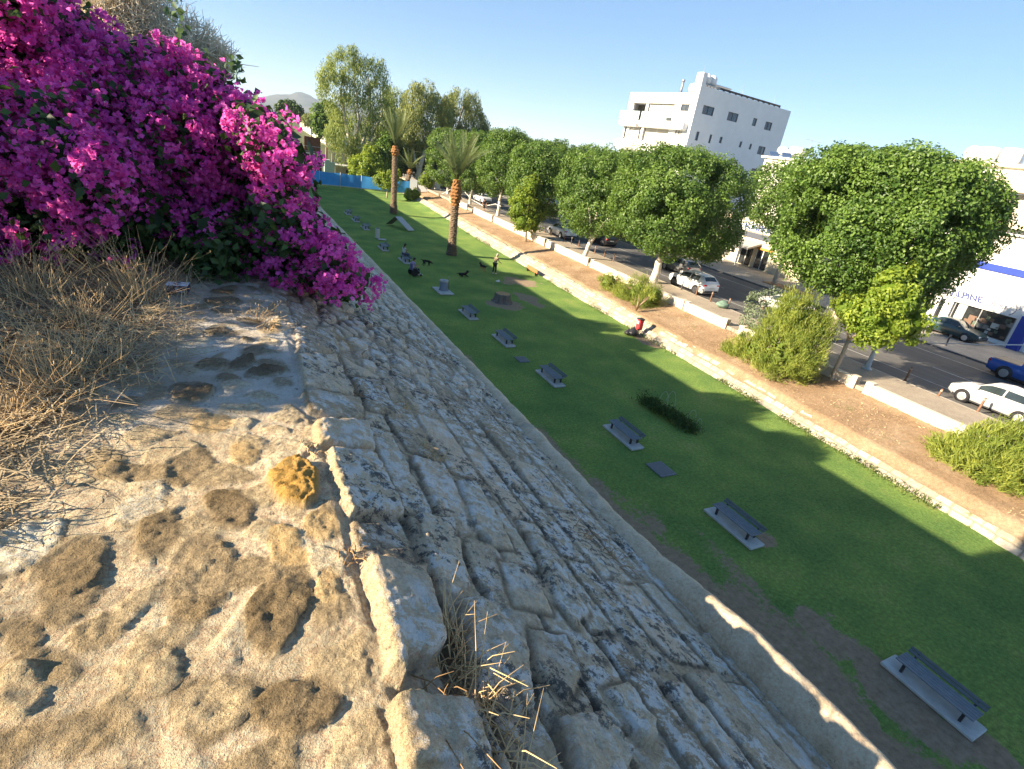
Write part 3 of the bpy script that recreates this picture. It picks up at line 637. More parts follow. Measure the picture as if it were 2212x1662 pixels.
# ================================================================ bougainvillea on the rampart
def inside(px, py, poly):
    n = len(poly); ins = np.zeros(px.shape, bool)
    for i in range(n):
        x0, y0 = poly[i]; x1, y1 = poly[(i + 1) % n]
        ins ^= ((y0 > py) != (y1 > py)) & (px < (x1 - x0) * (py - y0) / ((y1 - y0) + 1e-12) + x0)
    return ins
BG = [(-260, -160), (60, -60), (110, 20), (170, 48), (225, 75), (245, 110), (330, 128), (400, 118), (455, 150), (500, 168), (520, 200), (560, 218), (588, 248), (600, 262), (630, 280), (662, 300), (665, 345), (648, 372), (668, 400),
      (672, 440), (700, 470), (715, 525), (745, 555), (764, 590), (772, 622), (750, 632), (715, 616), (684, 585), (655, 598), (600, 582), (560, 560), (500, 560), (455, 585), (430, 560), (380, 540), (300, 520), (210, 505), (120, 520), (40, 530), (-260, 560)]
def build_bougainvillea():
    r = np.random.default_rng(5); C = []; T = []
    tries = 0
    while len(C) < 330 and tries < 60000:
        tries += 1
        px, py = r.uniform(-240, 790), r.uniform(-150, 645)
        if not inside(np.array([px]), np.array([py]), BG)[0]: continue
        m_ = 46 if px > 430 and py < 480 else 28; q = np.array([[px + dx * m_, py + dy * m_] for dx, dy in ((1, 0), (-1, 0), (0, 1), (0, -1), (.7, .7), (.7, -.7), (-.7, -.7))])
        if py < 540 and not inside(q[:, 0], q[:, 1], BG).all(): continue
        Y = 5.2 + .75 * (vnoise(np.array([px / 95.]), np.array([py / 95.]), seed=3)[0] - .5) * 2
        Y += .9 * max(0, (300 - py) / 300) * .9                                       # the top leans back
        if px > 600: Y = np.interp(px, [600, 700, 790], [5.0, 4.75, 4.5]) + .25 * r.normal() * .5
        p = at(px, py, Y=Y)
        if all(np.linalg.norm(p - c) > .17 for c in C): C.append(p); T.append((px, py))
    # depth behind the visible face
    B = []
    for k in range(200):
        px, py = r.uniform(-240, 640), r.uniform(-60, 520)
        if inside(np.array([px]), np.array([py]), BG)[0]:
            if px > 540 or py < 60 + max(0, (px - 150)) * .45: continue
            B.append(at(px, py, Y=r.uniform(6.0, 8.0)) * np.array([1, 1, 1]) - np.array([0, 0, .35]))
    for k in range(150):                                                                # the bush goes on along the rampart to the left
        y = r.uniform(2.95, 6.5); x = r.uniform(-7.5, -3.0 if y < 4.6 else -2.4); B.append(np.array([x, y, r.uniform(9.3, 11.5 - .35 * max(0, -5 - x))]))
    C = np.array(C); T = np.array(T); B = np.array(B); B = B[B[:, 2] > 9.3]
    edge = sstep(560, 680, T[:, 0])
    rad = np.where(T[:, 0] > 660, .17, np.where(T[:, 0] > 520, .22, .27)) * r.uniform(.8, 1.25, len(C))
    # flower share per clump: gaps of dark leaf in the middle, mostly leaves low down
    fl = .88 - .55 * sstep(.56, .70, vnoise(T[:, 0] / 110 + 7, T[:, 1] / 70, seed=12)) - .45 * sstep(400, 520, T[:, 1]) * (1 - edge) + .25 * edge
    fl = np.clip(fl + .12 * r.normal(size=len(fl)), .04, .97)
    return C, rad, fl, T, B
BC, BR, BF, BT, BB = build_bougainvillea()
M_BRACT = leafmat('bract', (.60, .06, .46), (.92, .22, .74), .5, .6, .15)
M_BLEAF = leafmat('bush_leaf', (.022, .05, .016), (.08, .15, .035), .25, .5, .3)
M_WOOD = plain('bush_wood', (.16, .12, .08), .9, .3, 8)
bush = thing('bougainvillea', 'large magenta bougainvillea bush spilling over the top of the stone wall', 'bush', (-1.2, 5.6, 9.2))
bo = np.array([-1.2, 5.6, 9.2])
r3 = np.random.default_rng(9)
# bracts: sprays of small clusters, three bracts each
cl_per = (32 * BF * (BR / .27) ** 2 + .5).astype(int)
P, D, ix = clump_points(BC, BR, cl_per, r3, shell=.35)
kk = D @ np.array([.15, -.75, .55]) > -.35; P, D = P[kk], D[kk]              # flowers sit on the open side
spr = np.repeat(np.arange(len(P)), 9); PP = P[spr] + r3.normal(size=(len(spr), 3)) * .030; NN = D[spr] + .8 * r3.normal(size=(len(spr), 3)); NN /= np.linalg.norm(NN, axis=1, keepdims=True)
tri = np.repeat(np.arange(len(PP)), 3); A = rand_dirs(len(tri), r3); PQ = PP[tri] + A * .012; NQ = NN[tri] + .9 * A; NQ /= np.linalg.norm(NQ, axis=1, keepdims=True)
V, F = leaf_quads(PQ, NQ, .030 + .016 * r3.random(len(PQ)), .026 + .012 * r3.random(len(PQ)), r3, fold=.3)
tone = np.clip(.45 + .25 * r3.normal(size=len(P)), 0, 1)[spr][tri]
link('bracts', np_mesh('bracts', V - bo, F, M_BRACT, cols={'rnd': np.repeat(np.clip(tone + .15 * r3.normal(size=len(tone)), 0, 1), 4)}), bush)
n = len(PP); sel = r3.random(n) < .10; V, F = leaf_quads(PP[sel] + NN[sel] * .016, NN[sel], .011, .010, r3)
link('florets', np_mesh('florets', V - bo, F, leafmat('floret', (.75, .70, .55), (.85, .8, .7), .2), cols={'rnd': np.full(len(V), .5)}), bush)
# leaves
n_lf = (110 * (1.15 - BF) * (BR / .27) ** 2 + 25).astype(int)
P, D, ix = clump_points(BC + np.array([0, .06, 0]), BR * 1.0, n_lf, r3, shell=.75); P2, D2, _ = clump_points(BB, np.full(len(BB), .42), 120, r3, shell=.6)
P = np.concatenate([P, P2]); D = np.concatenate([D, D2]); N = D + .7 * r3.normal(size=D.shape) + np.array([0, 0, .4]); N /= np.linalg.norm(N, axis=1, keepdims=True)
V, F = leaf_quads(P, N, .055 + .035 * r3.random(len(P)), .038 + .02 * r3.random(len(P)), r3, fold=.2)
link('foliage', np_mesh('foliage', V - bo, F, M_BLEAF, cols={'rnd': np.repeat(np.clip(.4 + .3 * r3.normal(size=len(P)), 0, 1), 4)}), bush)
# inner shade mass of twigs and old leaves, so one cannot look through
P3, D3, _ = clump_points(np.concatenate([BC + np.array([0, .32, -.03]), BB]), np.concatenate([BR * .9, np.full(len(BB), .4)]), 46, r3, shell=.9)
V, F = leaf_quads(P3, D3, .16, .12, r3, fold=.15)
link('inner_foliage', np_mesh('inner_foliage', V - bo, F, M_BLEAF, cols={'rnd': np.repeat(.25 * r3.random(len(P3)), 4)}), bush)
for k in range(46):
    x0 = r3.uniform(-2.6, .1); b = Vector((x0, r3.uniform(5.2, 6.2), 9.15)); e = b + Vector((r3.uniform(-.6, .2), r3.uniform(-.1, .9), r3.uniform(.5, 1.5)))
    mid = (b + e) / 2 + Vector((r3.normal() * .12, r3.normal() * .12, .15)); MB().tube([b - Vector(bo), mid - Vector(bo), e - Vector(bo)], [.018, .012, .005], 5).build('stem', M_WOOD, bush)
pts = []
for px, py in ((372, -10), (378, 12), (384, 40), (368, 25), (392, 60), (505, 128), (512, 140), (496, 150), (508, 160), (500, 172), (430, 165), (240, 100), (250, 118), (260, 90), (190, 40), (385, 95), (440, 130), (520, 170)):
    for j in range(5): pts.append(at(px + r3.normal() * 8, py + r3.normal() * 10, Y=5.9 + .1 * r3.normal()))
pts = np.array(pts); N = rand_dirs(len(pts), r3); V, F = leaf_quads(pts, N, .07, .05, r3)
link('shoot_leaves', np_mesh('shoot_leaves', V - bo, F, leafmat('shoot_leaf', (.05, .10, .05), (.10, .17, .07), .3), cols={'rnd': np.repeat(r3.random(len(pts)), 4)}), bush)

# ---- dry shrub behind it
def twig_cloud(C, Rd, n, L, rad, r, up=.5):
    P, D, ix = clump_points(C, Rd, n, r, shell=.9); A = D * .6 + r.normal(size=D.shape) * .6 + np.array([0, 0, up]); A /= np.linalg.norm(A, axis=1, keepdims=True)
    m = len(P); V = np.zeros((m, 9, 3)); ln = L * (.5 + r.random(m))[:, None]; bend = rand_dirs(m, r) * ln * .18
    b1 = np.cross(A, rand_dirs(m, r)); b1 /= np.linalg.norm(b1, axis=1, keepdims=True); b2 = np.cross(A, b1)
    for j, q in enumerate((-.5, 0, .5)):
        c = P + A * ln * q + (bend if j == 1 else 0); rr = rad * (1.1 - .6 * j / 2)
        for k in range(3):
            a = 2 * math.pi * k / 3; V[:, j * 3 + k] = c + (b1 * math.cos(a) + b2 * math.sin(a)) * rr
    base = (np.arange(m) * 9)[:, None]; F = []
    for j in (0, 1):
        for k in range(3): F.append(base + np.array([j * 3 + k, j * 3 + (k + 1) % 3, j * 3 + 3 + (k + 1) % 3, j * 3 + 3 + k]))
    return V.reshape(-1, 3), np.concatenate(F)
M_DRY = plain('dry_twig', (.86, .75, .56), .9, .2, 3); M_DRY2 = plain('dry_stem', (.66, .46, .23), .9, .35, 3)
C = []; Rr = []
for px, py, rr in ((250, 20, .34), (200, 0, .34), (320, 50, .34), (380, 90, .3), (290, 100, .34), (430, 110, .24), (340, 130, .3), (240, 70, .32), (420, 150, .24), (180, -40, .35), (300, 0, .28), (470, 130, .16), (250, -50, .3)):
    C.append(at(px, py, Y=7.6)); Rr.append(rr * 1.25)
V, F = twig_cloud(np.array(C), np.array(Rr), 620, .17, .0042, r3)
ds = thing('dry_shrub', 'leafless beige dry shrub rising behind the magenta bougainvillea', 'shrub', (-1.8, 7.6, 9.2))
link('twigs', np_mesh('twigs', V - np.array([-1.8, 7.6, 9.2]), F, M_DRY), ds)
mb = MB()
for c in C:
    mb.tube([(0, 0, 0), (Vector(c) - Vector((-1.8, 7.6, 9.2))) * .5 + Vector((.1, 0, .1)), Vector(c) - Vector((-1.8, 7.6, 9.2))], [.03, .018, .006], 5)
for px, py in ((520, 150), (560, 145), (480, 80), (455, 60)):
    mb.tube([Vector(at(430, 150, Y=7.6)) - Vector((-1.8, 7.6, 9.2)), Vector(at((430 + px) / 2, (150 + py) / 2 - 12, Y=7.6)) - Vector((-1.8, 7.6, 9.2)), Vector(at(px, py, Y=7.6)) - Vector((-1.8, 7.6, 9.2))], [.008, .005, .002], 4)
mb.build('branches', M_DRY2, ds)

# ---- dry weeds on the rampart
def stalks(base, n, H, spread, lean, r, rad=.0012, branch=2):
    """n curved stalks rising from around a point, as tube geometry"""
    mb = MB(); base = Vector(base)
    for i in range(n):
        a = r.uniform(0, 2 * math.pi); d = Vector((math.cos(a), math.sin(a), 0)) * r.random() * spread; h = H * r.uniform(.5, 1.05)
        o = base + d * .35; tip = o + d * 1.5 + Vector(lean) * h + Vector((r.normal() * .06, r.normal() * .06, h)); k = o + (tip - o) * .5 + Vector((r.normal() * .035, r.normal() * .035, .06 * h))
        mb.tube([o, k, tip], [rad * 1.3, rad, rad * .55], 3, cap=False)
        for b in range(r.integers(0, branch + 1)):
            q = r.uniform(.45, .9); s = o.lerp(tip, q); e = s + Vector((r.normal() * .07, r.normal() * .07, r.uniform(.03, .12))) * (H / .4)
            mb.tube([s, (s + e) / 2 + Vector((0, 0, -.008)), e], [rad * .8, rad * .6, rad * .4], 3, cap=False)
            mb.tube([e - Vector((0, 0, .004)), e + Vector((0, 0, .010))], [rad * 2.2, rad * 1.2], 4)
    return mb
WEEDS = [((305, 655), 70, .44, .22, (-.34, .1), 'tall fan of dry straw stems in front of the bougainvillea, beside the small box'), ((115, 845), 80, .34, .26, (-.22, 0), 'big brown dry weed tuft at the left edge of the rampart top'),
         ((70, 640), 70, .40, .3, (.05, .1), 'dry weed tuft under the bougainvillea at the far left'), ((235, 800), 60, .24, .25, (.0, -.1), 'low brown dry weed tuft between the two tall tufts'), ((180, 710), 60, .32, .3, (-.1, 0), 'grey brown dry weed tuft behind the big left tuft'),
         ((25, 915), 50, .17, .22, (.0, .1), 'golden sunlit dry weed tuft at the left picture edge'), ((560, 690), 26, .12, .1, (.1, -.2), 'small dry tuft on the rampart edge below the bougainvillea')]
for (px, py), n_s, hh, sp, ln, lab in WEEDS:
    b = at(px, py, z=9.24); w = thing('dry_weed', lab, 'dry weed', tuple(b), 0, 'dry weed tufts on the rampart')
    stalks((0, 0, -.02), n_s, hh, sp, (*ln, 0), r3).build('stalks', M_DRY2, w)
    mb = stalks((0, 0, -.02), n_s // 2, hh * .55, sp * 1.2, (0, 0, 0), r3, .0018, 1); mb.build('undergrowth', plain('weed_brown', (.30, .215, .13), .9, .3, 3), w)
# matted straw lying on the earth
m = 15000; S = 1.75 + 4.1 * r3.random(m); g = np.interp(S, [.9, 2.0, 2.5, 3.4, 4.3, 5.1, 7], [-.92, -1.08, -.98, -.66, -.72, -.5, -.2]); Vv = g - 2.2 * r3.random(m) ** 1.5 + .12 * r3.normal(size=m)
P = wall_pt(S, np.minimum(Vv, -.12)); P[:, 2] += .03 + .06 * r3.random(m) ** 2
A = r3.normal(size=(m, 3)); A[:, 2] *= .35; A /= np.linalg.norm(A, axis=1, keepdims=True); Bv = np.cross(A, np.array([0, 0, 1.])); Bv /= np.linalg.norm(Bv, axis=1, keepdims=True); Ln = (.03 + .12 * r3.random(m) ** 2)[:, None]; wd = .0024
cv = np.array([0, 0, 1.]) * Ln * .12
V = np.stack([P - A * Ln - Bv * wd, P - A * Ln + Bv * wd, P + cv + Bv * wd, P + cv - Bv * wd, P + A * Ln + Bv * wd * .5, P + A * Ln - Bv * wd * .5], 1).reshape(-1, 3); b = (np.arange(m) * 6)[:, None]
tag(link('straw_litter', np_mesh('straw_litter', V, np.concatenate([b + np.array([0, 1, 2, 3]), b + np.array([3, 2, 4, 5])]), plain('straw_mat', (.50, .38, .22), .9, .5, 2.5))), 'matted dry straw lying on the earth of the rampart top', 'dry grass', kind='stuff')
# dead stems growing out of the joints of the sloping face
JOINT = [(za(700, 1080), 60, .16, 'dead stems filling the deep gap between two coping stones'), (za(760, 1270), 40, .14, 'dead stems bent over the block under the deep gap'), (za(900, 1560), 60, .18, 'thick dead stem bundle at the bottom edge beside a coping stone'), (za(230, 620), 40, .07, 'short orange dry tuft on the coping edge'), (za(620, 1290), 22, .12, 'pale dry twigs lying on the large lower coping stone'),
         (zb(620, 1365), 26, .05, 'tiny rusty tuft between two coping stones near the orange stone'), (zb(1330, 1400), 40, .12, 'brown dry tuft in the upper joint of the sloping face'), (zb(1150, 1080), 40, .10, 'brown dry tuft under a dark block of the sloping face'), (zb(770, 690), 30, .10, 'brown dry tuft beside the dark slab below the bougainvillea'), (zb(870, 1010), 24, .08, 'little tan tuft in the long crack of the upper row'),
         (zb(1700, 1240), 30, .10, 'dry tuft in the middle of the rubble face'), (za(1330, 480), 36, .10, 'rusty dry tuft low on the sloping face'), (za(1500, 610), 30, .09, 'rusty dry tuft close above the string course'), (zb(940, 800), 26, .08, 'dry straw tuft high on the rubble face'), (zb(1220, 770), 26, .08, 'dry straw tuft on the rubble, middle height'), (zb(330, 560), 40, .12, 'dry straw in the crook of the edge, beside a pale boulder')]
for p, n_s, hh, lab in JOINT:
    s, v = slope_sv(*p); b = wall_pt(np.array([s]), np.array([v]))[0]; w = thing('dry_tuft', lab, 'dry tuft', tuple(b), 0, 'dry tufts in the wall joints')
    mb = MB()
    for i in range(n_s):
        d = WD * np.clip(r3.normal(), -1.1, 1.1) * .07 * (hh / .12) + WN * r3.normal() * .035; o = Vector((d[0], d[1], -d @ WN * math.tan(SL) - .01 + .01 * r3.normal())); a = Vector((*(WD * r3.normal() * .8 + WN * r3.uniform(-.2, 1.0)), r3.uniform(-.3, .7))) * hh
        mb.tube([o, o + a * .5 + Vector((0, 0, hh * .14)), o + a + Vector((0, 0, -hh * .12))], [.0026, .002, .001], 3, cap=False)
    mb.build('stalks', M_DRY2 if len(lab) % 2 else plain('rust_stem', (.40, .24, .11), .9, .3, 3), w)
# ================================================================ trees
M_FICUS = leafmat('ficus_leaf', (.048, .105, .018), (.175, .275, .05), .32, .45, .35)
M_LIME = leafmat('lime_leaf', (.12, .20, .02), (.31, .39, .055), .4, .5, .3)
M_EUC = leafmat('gum_leaf', (.15, .21, .06), (.40, .46, .15), .35, .55, .25)
M_OLIVE = leafmat('olive_leaf', (.13, .17, .055), (.36, .39, .13), .3, .55, .25)
M_FEATHER = leafmat('feather_leaf', (.12, .18, .03), (.36, .40, .08), .3, .6, .2)
M_GREY = leafmat('grey_leaf', (.12, .17, .10), (.26, .31, .20), .3, .6, .25)
M_DARKG = leafmat('dark_leaf', (.03, .065, .015), (.10, .16, .035), .25, .5, .3)
def barkmat(name, c1, c2, sc=(6, 6, 1.5)):
    if name in MATS: return MATS[name]
    t = NT(name); mp = t.n('ShaderNodeMapping'); mp.inputs['Scale'].default_value = sc; t.l(t.coord(), mp.inputs[0]); f = t.noise(1.2, 6, .7, mp.outputs[0])
    t.base(t.ramp(f, [(.3, c1), (.7, c2)]), .9, .15); t.bump(f, .7, .03); MATS[name] = t.m; return t.m
M_PALEBARK = barkmat('pale_bark', (.33, .27, .20), (.60, .52, .42)); M_WHITEBARK = barkmat('white_bark', (.45, .40, .33), (.72, .66, .56)); M_BROWNBARK = barkmat('brown_bark', (.20, .13, .08), (.38, .27, .17))

def lobe_clumps(lobes, n, r, power=3.4):
    """points spread over the outside of a union of superellipsoids"""
    lobes = [(np.array(c, float), np.array(q, float)) for c, q in lobes]; ar = np.array([(q[0] * q[1] + q[1] * q[2] + q[0] * q[2]) for c, q in lobes]); out = []
    w = ar / ar.sum()
    while len(out) < n:
        i = r.choice(len(lobes), p=w); c, q = lobes[i]; d = rand_dirs(1, r)[0]; nz = .84 + .34 * vnoise(d[0:1] * 2.2 + c[0], d[1:2] * 2.2 + c[1], d[2:3] * 2.2, seed=int(abs(c[1] * 10)) % 97)[0]; k = nz / (np.abs(d) ** power).sum() ** (1 / power); p = c + d * k * q * r.uniform(.86, 1.0)
        if any((np.abs((p - c2) / q2) ** power).sum() < .72 for j, (c2, q2) in enumerate(lobes) if j != i): continue
        out.append(p)
    return np.array(out)
def crown_mesh(name, C, rc, n_leaf, L, Wd, r, mat, origin, shell=.55, droop=0.0, inner=None, jit=.75, centre=None):
    C = np.asarray(C); Rd = rc * r.uniform(.65, 1.25, len(C)); P, D, ix = clump_points(C, Rd, n_leaf, r, shell=shell, squash=(1, 1, 1.0 if not droop else 1.5))
    cc = (C.mean(0) if centre is None else np.asarray(centre)); outw = P - cc; outw /= np.linalg.norm(outw, axis=1, keepdims=True) + 1e-9
    N = D * .7 + outw * .6 + jit * r.normal(size=D.shape) + np.array([0, 0, .35]); N /= np.linalg.norm(N, axis=1, keepdims=True)
    m = len(P); up = (0, 0, -1.4) if droop else None
    V, F = leaf_quads(P, N, L * (.7 + .6 * r.random(m)), Wd * (.7 + .6 * r.random(m)), r, up=up, fold=.22)
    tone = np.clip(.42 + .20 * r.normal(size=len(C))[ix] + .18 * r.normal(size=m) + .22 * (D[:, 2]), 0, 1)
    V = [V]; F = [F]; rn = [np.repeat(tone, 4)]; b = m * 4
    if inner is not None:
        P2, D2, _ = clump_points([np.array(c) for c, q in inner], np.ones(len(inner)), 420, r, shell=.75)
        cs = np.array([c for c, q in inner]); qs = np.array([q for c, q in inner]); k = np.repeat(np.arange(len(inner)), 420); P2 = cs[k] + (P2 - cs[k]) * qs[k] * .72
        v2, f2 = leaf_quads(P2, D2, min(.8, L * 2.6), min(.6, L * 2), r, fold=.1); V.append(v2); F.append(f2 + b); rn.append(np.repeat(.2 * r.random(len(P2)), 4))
    return np_mesh(name, np.concatenate(V) - np.asarray(origin), np.concatenate(F), mat, cols={'rnd': np.concatenate(rn)})
def trunk_mb(segs, n=9):
    """segs: list of (points, radii)"""
    mb = MB()
    for pts, rad in segs:
        # subdivide with slight wobble
        q = []; rr = []
        for i in range(len(pts) - 1):
            for k in range(3):
                t = k / 3; p = Vector(pts[i]).lerp(Vector(pts[i + 1]), t)
                if 0 < i + t: p += Vector((random.gauss(0, 1), random.gauss(0, 1), 0)) * rad[i] * .10
                q.append(p); rr.append((rad[i] * (1 - t) + rad[i + 1] * t) * random.uniform(.93, 1.07))
        q.append(Vector(pts[-1])); rr.append(rad[-1]); mb.tube(q, rr, n)
    return mb
def make_tree(name, label, base, lobes, rc, n_cl, n_leaf, L, Wd, mat, bark, segs, group, seed, cat='tree', power=3.0, droop=0, inner=True, extra=None, jit=.75):
    power = 3.6 if power == 3.0 else power; r = np.random.default_rng(seed); t = thing(name, label, cat, tuple(base), 0, group); base = np.asarray(base, float)
    C = lobe_clumps(lobes, n_cl, r, power)
    if extra is not None: C = np.concatenate([C, extra])
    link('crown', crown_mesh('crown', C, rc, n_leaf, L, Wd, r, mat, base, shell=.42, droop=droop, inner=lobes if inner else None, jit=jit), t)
    trunk_mb([([Vector(p) - Vector(base) for p in pts], rad) for pts, rad in segs]).build('trunk', bark, t)
    return t
G_NEAR = 'clipped trees along the near pavement'; G_FAR = 'trees along the far side of the road'
def ficus(px, py, zb, ctr, rad, label, seed, n_cl, n_leaf, L, rc, forks=2, lean=(0, 0), group=G_NEAR, mat=None, bark=None, name='ficus_tree', extra_lobes=(), tr=.21):
    base = at(px, py, z=zb) if py is not None else np.array([px[0], px[1], zb]); c = np.array(ctr, float); q = np.array(rad, float)
    lobes = [(c, q)] + [(c + np.array(a) * q, q * np.array(b)) for a, b in extra_lobes]
    zt = c[2] - q[2] * .55; k = base + np.array([lean[0], lean[1], (c[2] - q[2] - base[2]) * .62]); segs = [([base - np.array([0, 0, .2]), base * .5 + k * .5 + np.array([.05, .05, 0]), k], [tr * 1.35, tr * 1.05, tr])]
    rr = np.random.default_rng(seed + 100)
    for f in range(forks):
        a = rr.uniform(0, 6.28) + f * 6.28 / forks; e = np.array([c[0] + math.cos(a) * q[0] * .42, c[1] + math.sin(a) * q[1] * .42, zt + .6]); segs.append(([k - np.array([0, 0, .1]), k * .45 + e * .55 + np.array([0, 0, .1]), e], [tr * .85, tr * .6, tr * .4]))
    return make_tree(name, label, base, lobes, rc * 1.12, int(n_cl * .85), int(n_leaf * 2.7), L * .74, Wd=L * .48, mat=mat or M_FICUS, bark=bark or M_PALEBARK, segs=segs, group=group, seed=seed)
# --- near row
ficus(1786, 735, Z_ROAD, (31.0, 20.1, 9.35), (4.0, 4.15, 3.45), 'huge dense round crowned ficus, the largest tree, behind the lime green young tree', 201, 640, 62, .24, .62, 3,
      extra_lobes=(((.05, .45, .14), (.7, .55, .82)), ((-.1, -.72, .32), (.7, .5, .58)), ((.0, .2, -.3), (.92, .8, .7)), ((-.2, .72, .5), (.6, .38, .46)), ((-.1, -.35, .55), (.7, .4, .45))), tr=.27)
ficus(1412, 611, Z_ROAD, (30.2, 36.1, 8.3), (4.2, 4.35, 3.65), 'broad rounded ficus on a thick white forked trunk beside the white crossover and grey hatchback', 202, 560, 56, .25, .62, 3, extra_lobes=(((.1, -.3, -.12), (.8, .75, .8)), ((-.1, .4, .0), (.8, .65, .85))), tr=.30, bark=M_WHITEBARK)
ficus(1260, 557, Z_ROAD, (29.6, 45.4, 7.75), (3.8, 4.0, 3.45), 'ficus with pale forked trunk standing in front of the black car', 203, 420, 48, .26, .60, 3, lean=(.25, -.3), extra_lobes=(((-.1, .4, .1), (.8, .6, .8)),), bark=M_WHITEBARK)
ficus(1152, 504, Z_ROAD, (28.9, 58.0, 7.5), (3.3, 3.7, 3.5), 'ficus beside the staked young tree, behind the row of posts', 204, 330, 42, .28, .6, 2, extra_lobes=(((0, .4, .1), (.85, .6, .8)),))
ficus(1075, 467, Z_ROAD, (29.0, 70.2, 8.4), (2.9, 3.5, 3.6), 'tall box clipped ficus behind the crown of the nearer palm', 205, 300, 40, .30, .6, 2, bark=M_WHITEBARK)
ficus(1014, 443, Z_ROAD, (28.5, 80.5, 7.5), (2.8, 3.6, 3.7), 'clipped ficus partly hidden behind the nearer palm trunk', 206, 260, 36, .32, .62, 2, bark=M_WHITEBARK)
ficus((28.4, 92.0), None, Z_ROAD, (28.2, 92.0, 7.3), (2.9, 3.8, 3.8), 'narrow clipped ficus between the two palms, above the white pickup', 207, 240, 32, .36, .66, 2, bark=M_WHITEBARK)
# --- far row
for k, (x, y, top, r_, lab) in enumerate([(46.6, 38.2, 12.7, 4.0, 'ficus across the road with its trunk in the orange soil bed beside the lettered shop'), (46.0, 55.0, 11.3, 4.2, 'ficus across the road right behind the broad white trunked ficus'), (45.4, 64.0, 11.6, 4.2, 'far side ficus behind the silver car'),
        (44.8, 74.0, 11.8, 4.2, 'far side ficus seen between two near trees above the white crossover'), (44.2, 85.0, 12.0, 4.3, 'far side ficus in the middle of the distant tree line'), (43.5, 97.0, 12.1, 4.4, 'distant far side ficus right of the olive green gum trees'), (42.6, 111.0, 12.4, 4.6, 'most distant ficus at the end of the far tree line')]):
    bt = 6.9 if k == 0 else 4.3
    ficus((x, y), None, Z_ROAD, (x, y, (top + bt) / 2), (r_, r_ * 1.1, (top - bt) / 2), lab, 230 + k, 300 if y < 50 else 210, 40, .30 if y < 60 else .36, .66, 2, group=G_FAR, tr=.2)
# --- young trees
def pts_m(lst, X=None, Y=None):
    C = []; Q = []
    for px, py, rp in lst:
        p = at(px, py, X=X, Y=Y); C.append(p); d = (p - EYE) @ AX[:, 2] if False else np.linalg.norm(p - EYE); Q.append(rp / FOC * d * .93)
    return np.array(C), np.array(Q)
def blob_tree(name, label, base, lst, X, Y, mat, bark, segs, seed, n_cl, n_leaf, L, rc, group=None, cat='tree', droop=0, wr=.62, inner=True, depth=1.0, jit=.75):
    C, Q = pts_m(lst, X, Y); r = np.random.default_rng(seed)
    lobes = [(c + np.array([0, 0, 0]) + (np.array([0, 1, 0]) if Y else np.array([1, 0, 0])) * q * r.uniform(-.6, .6) * depth, np.array([q, q * depth, q]) if Y else np.array([q * depth, q, q])) for c, q in zip(C, Q)]
    r2 = np.random.default_rng(seed); t = thing(name, label, cat, tuple(base), 0, group); base = np.asarray(base, float); Cc = lobe_clumps(lobes, n_cl, r2, 2.2)
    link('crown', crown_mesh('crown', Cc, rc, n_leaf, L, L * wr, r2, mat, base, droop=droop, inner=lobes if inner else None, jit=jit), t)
    trunk_mb([([Vector(p) - Vector(base) for p in pts], rad) for pts, rad in segs]).build('trunk', bark, t); return t
b = at(1795, 825, z=1.32); f1 = at(1832, 735, X=b[0] + .1); f2 = at(1900, 690, X=b[0] + .4); f3 = at(1830, 690, X=b[0] - .2)
blob_tree('young_tree', 'lime green young tree with a leaning trunk in the bank beside the lamp post', b, [(1900, 690, 46), (1940, 640, 36), (1940, 595, 27), (1850, 680, 36), (1820, 668, 26), (1950, 700, 36), (1968, 660, 24), (1900, 725, 26)], b[0] + .3, None, M_LIME, M_PALEBARK,
          [([b - np.array([0, 0, .15]), b * .5 + f1 * .5, f1], [.13, .11, .10]), ([f1, f2], [.08, .05]), ([f1, f3], [.07, .04])], 301, 150, 46, .19, .36)
b = at(1136, 520, z=1.3); q = at(1138, 470, Y=b[1])
blob_tree('young_tree', 'small lime green tree on a straight thin trunk beside the parapet', b, [(1142, 430, 30), (1125, 452, 24), (1165, 455, 26), (1150, 480, 22), (1125, 480, 18), (1148, 400, 18)], None, b[1] + .3, M_LIME, M_PALEBARK, [([b - np.array([0, 0, .1]), q, at(1142, 430, Y=b[1])], [.12, .11, .07])], 302, 130, 40, .22, .42)
b = at(1634, 733, z=1.45)
blob_tree('sapling', 'thin grey green sapling at the parapet beside the big feathery bush', b, [(1650, 655, 26), (1632, 690, 26), (1670, 640, 18), (1640, 715, 16), (1625, 650, 12)], b[0] + .1, None, M_GREY, M_BROWNBARK, [([b - np.array([0, 0, .1]), at(1640, 690, X=b[0]), at(1655, 640, X=b[0])], [.04, .03, .015])], 303, 70, 26, .15, .30, inner=False)
b = at(836, 427, z=.3)
blob_tree('young_tree', 'small lime green tree on the lawn in front of the blue fence', b, [(838, 392, 18), (822, 388, 14), (850, 385, 14)], None, b[1], M_LIME, M_PALEBARK, [([b - np.array([0, 0, .1]), at(837, 400, Y=b[1])], [.13, .09])], 304, 60, 30, .28, .5)
b = at(924, 419, z=.9)
blob_tree('young_tree', 'tiny lime green tree in front of the grey hoarding at the end of the bank', b, [(922, 388, 14), (914, 394, 9), (931, 395, 8)], None, b[1], M_LIME, M_PALEBARK, [([b, at(923, 395, Y=b[1])], [.09, .06])], 305, 44, 30, .25, .4)
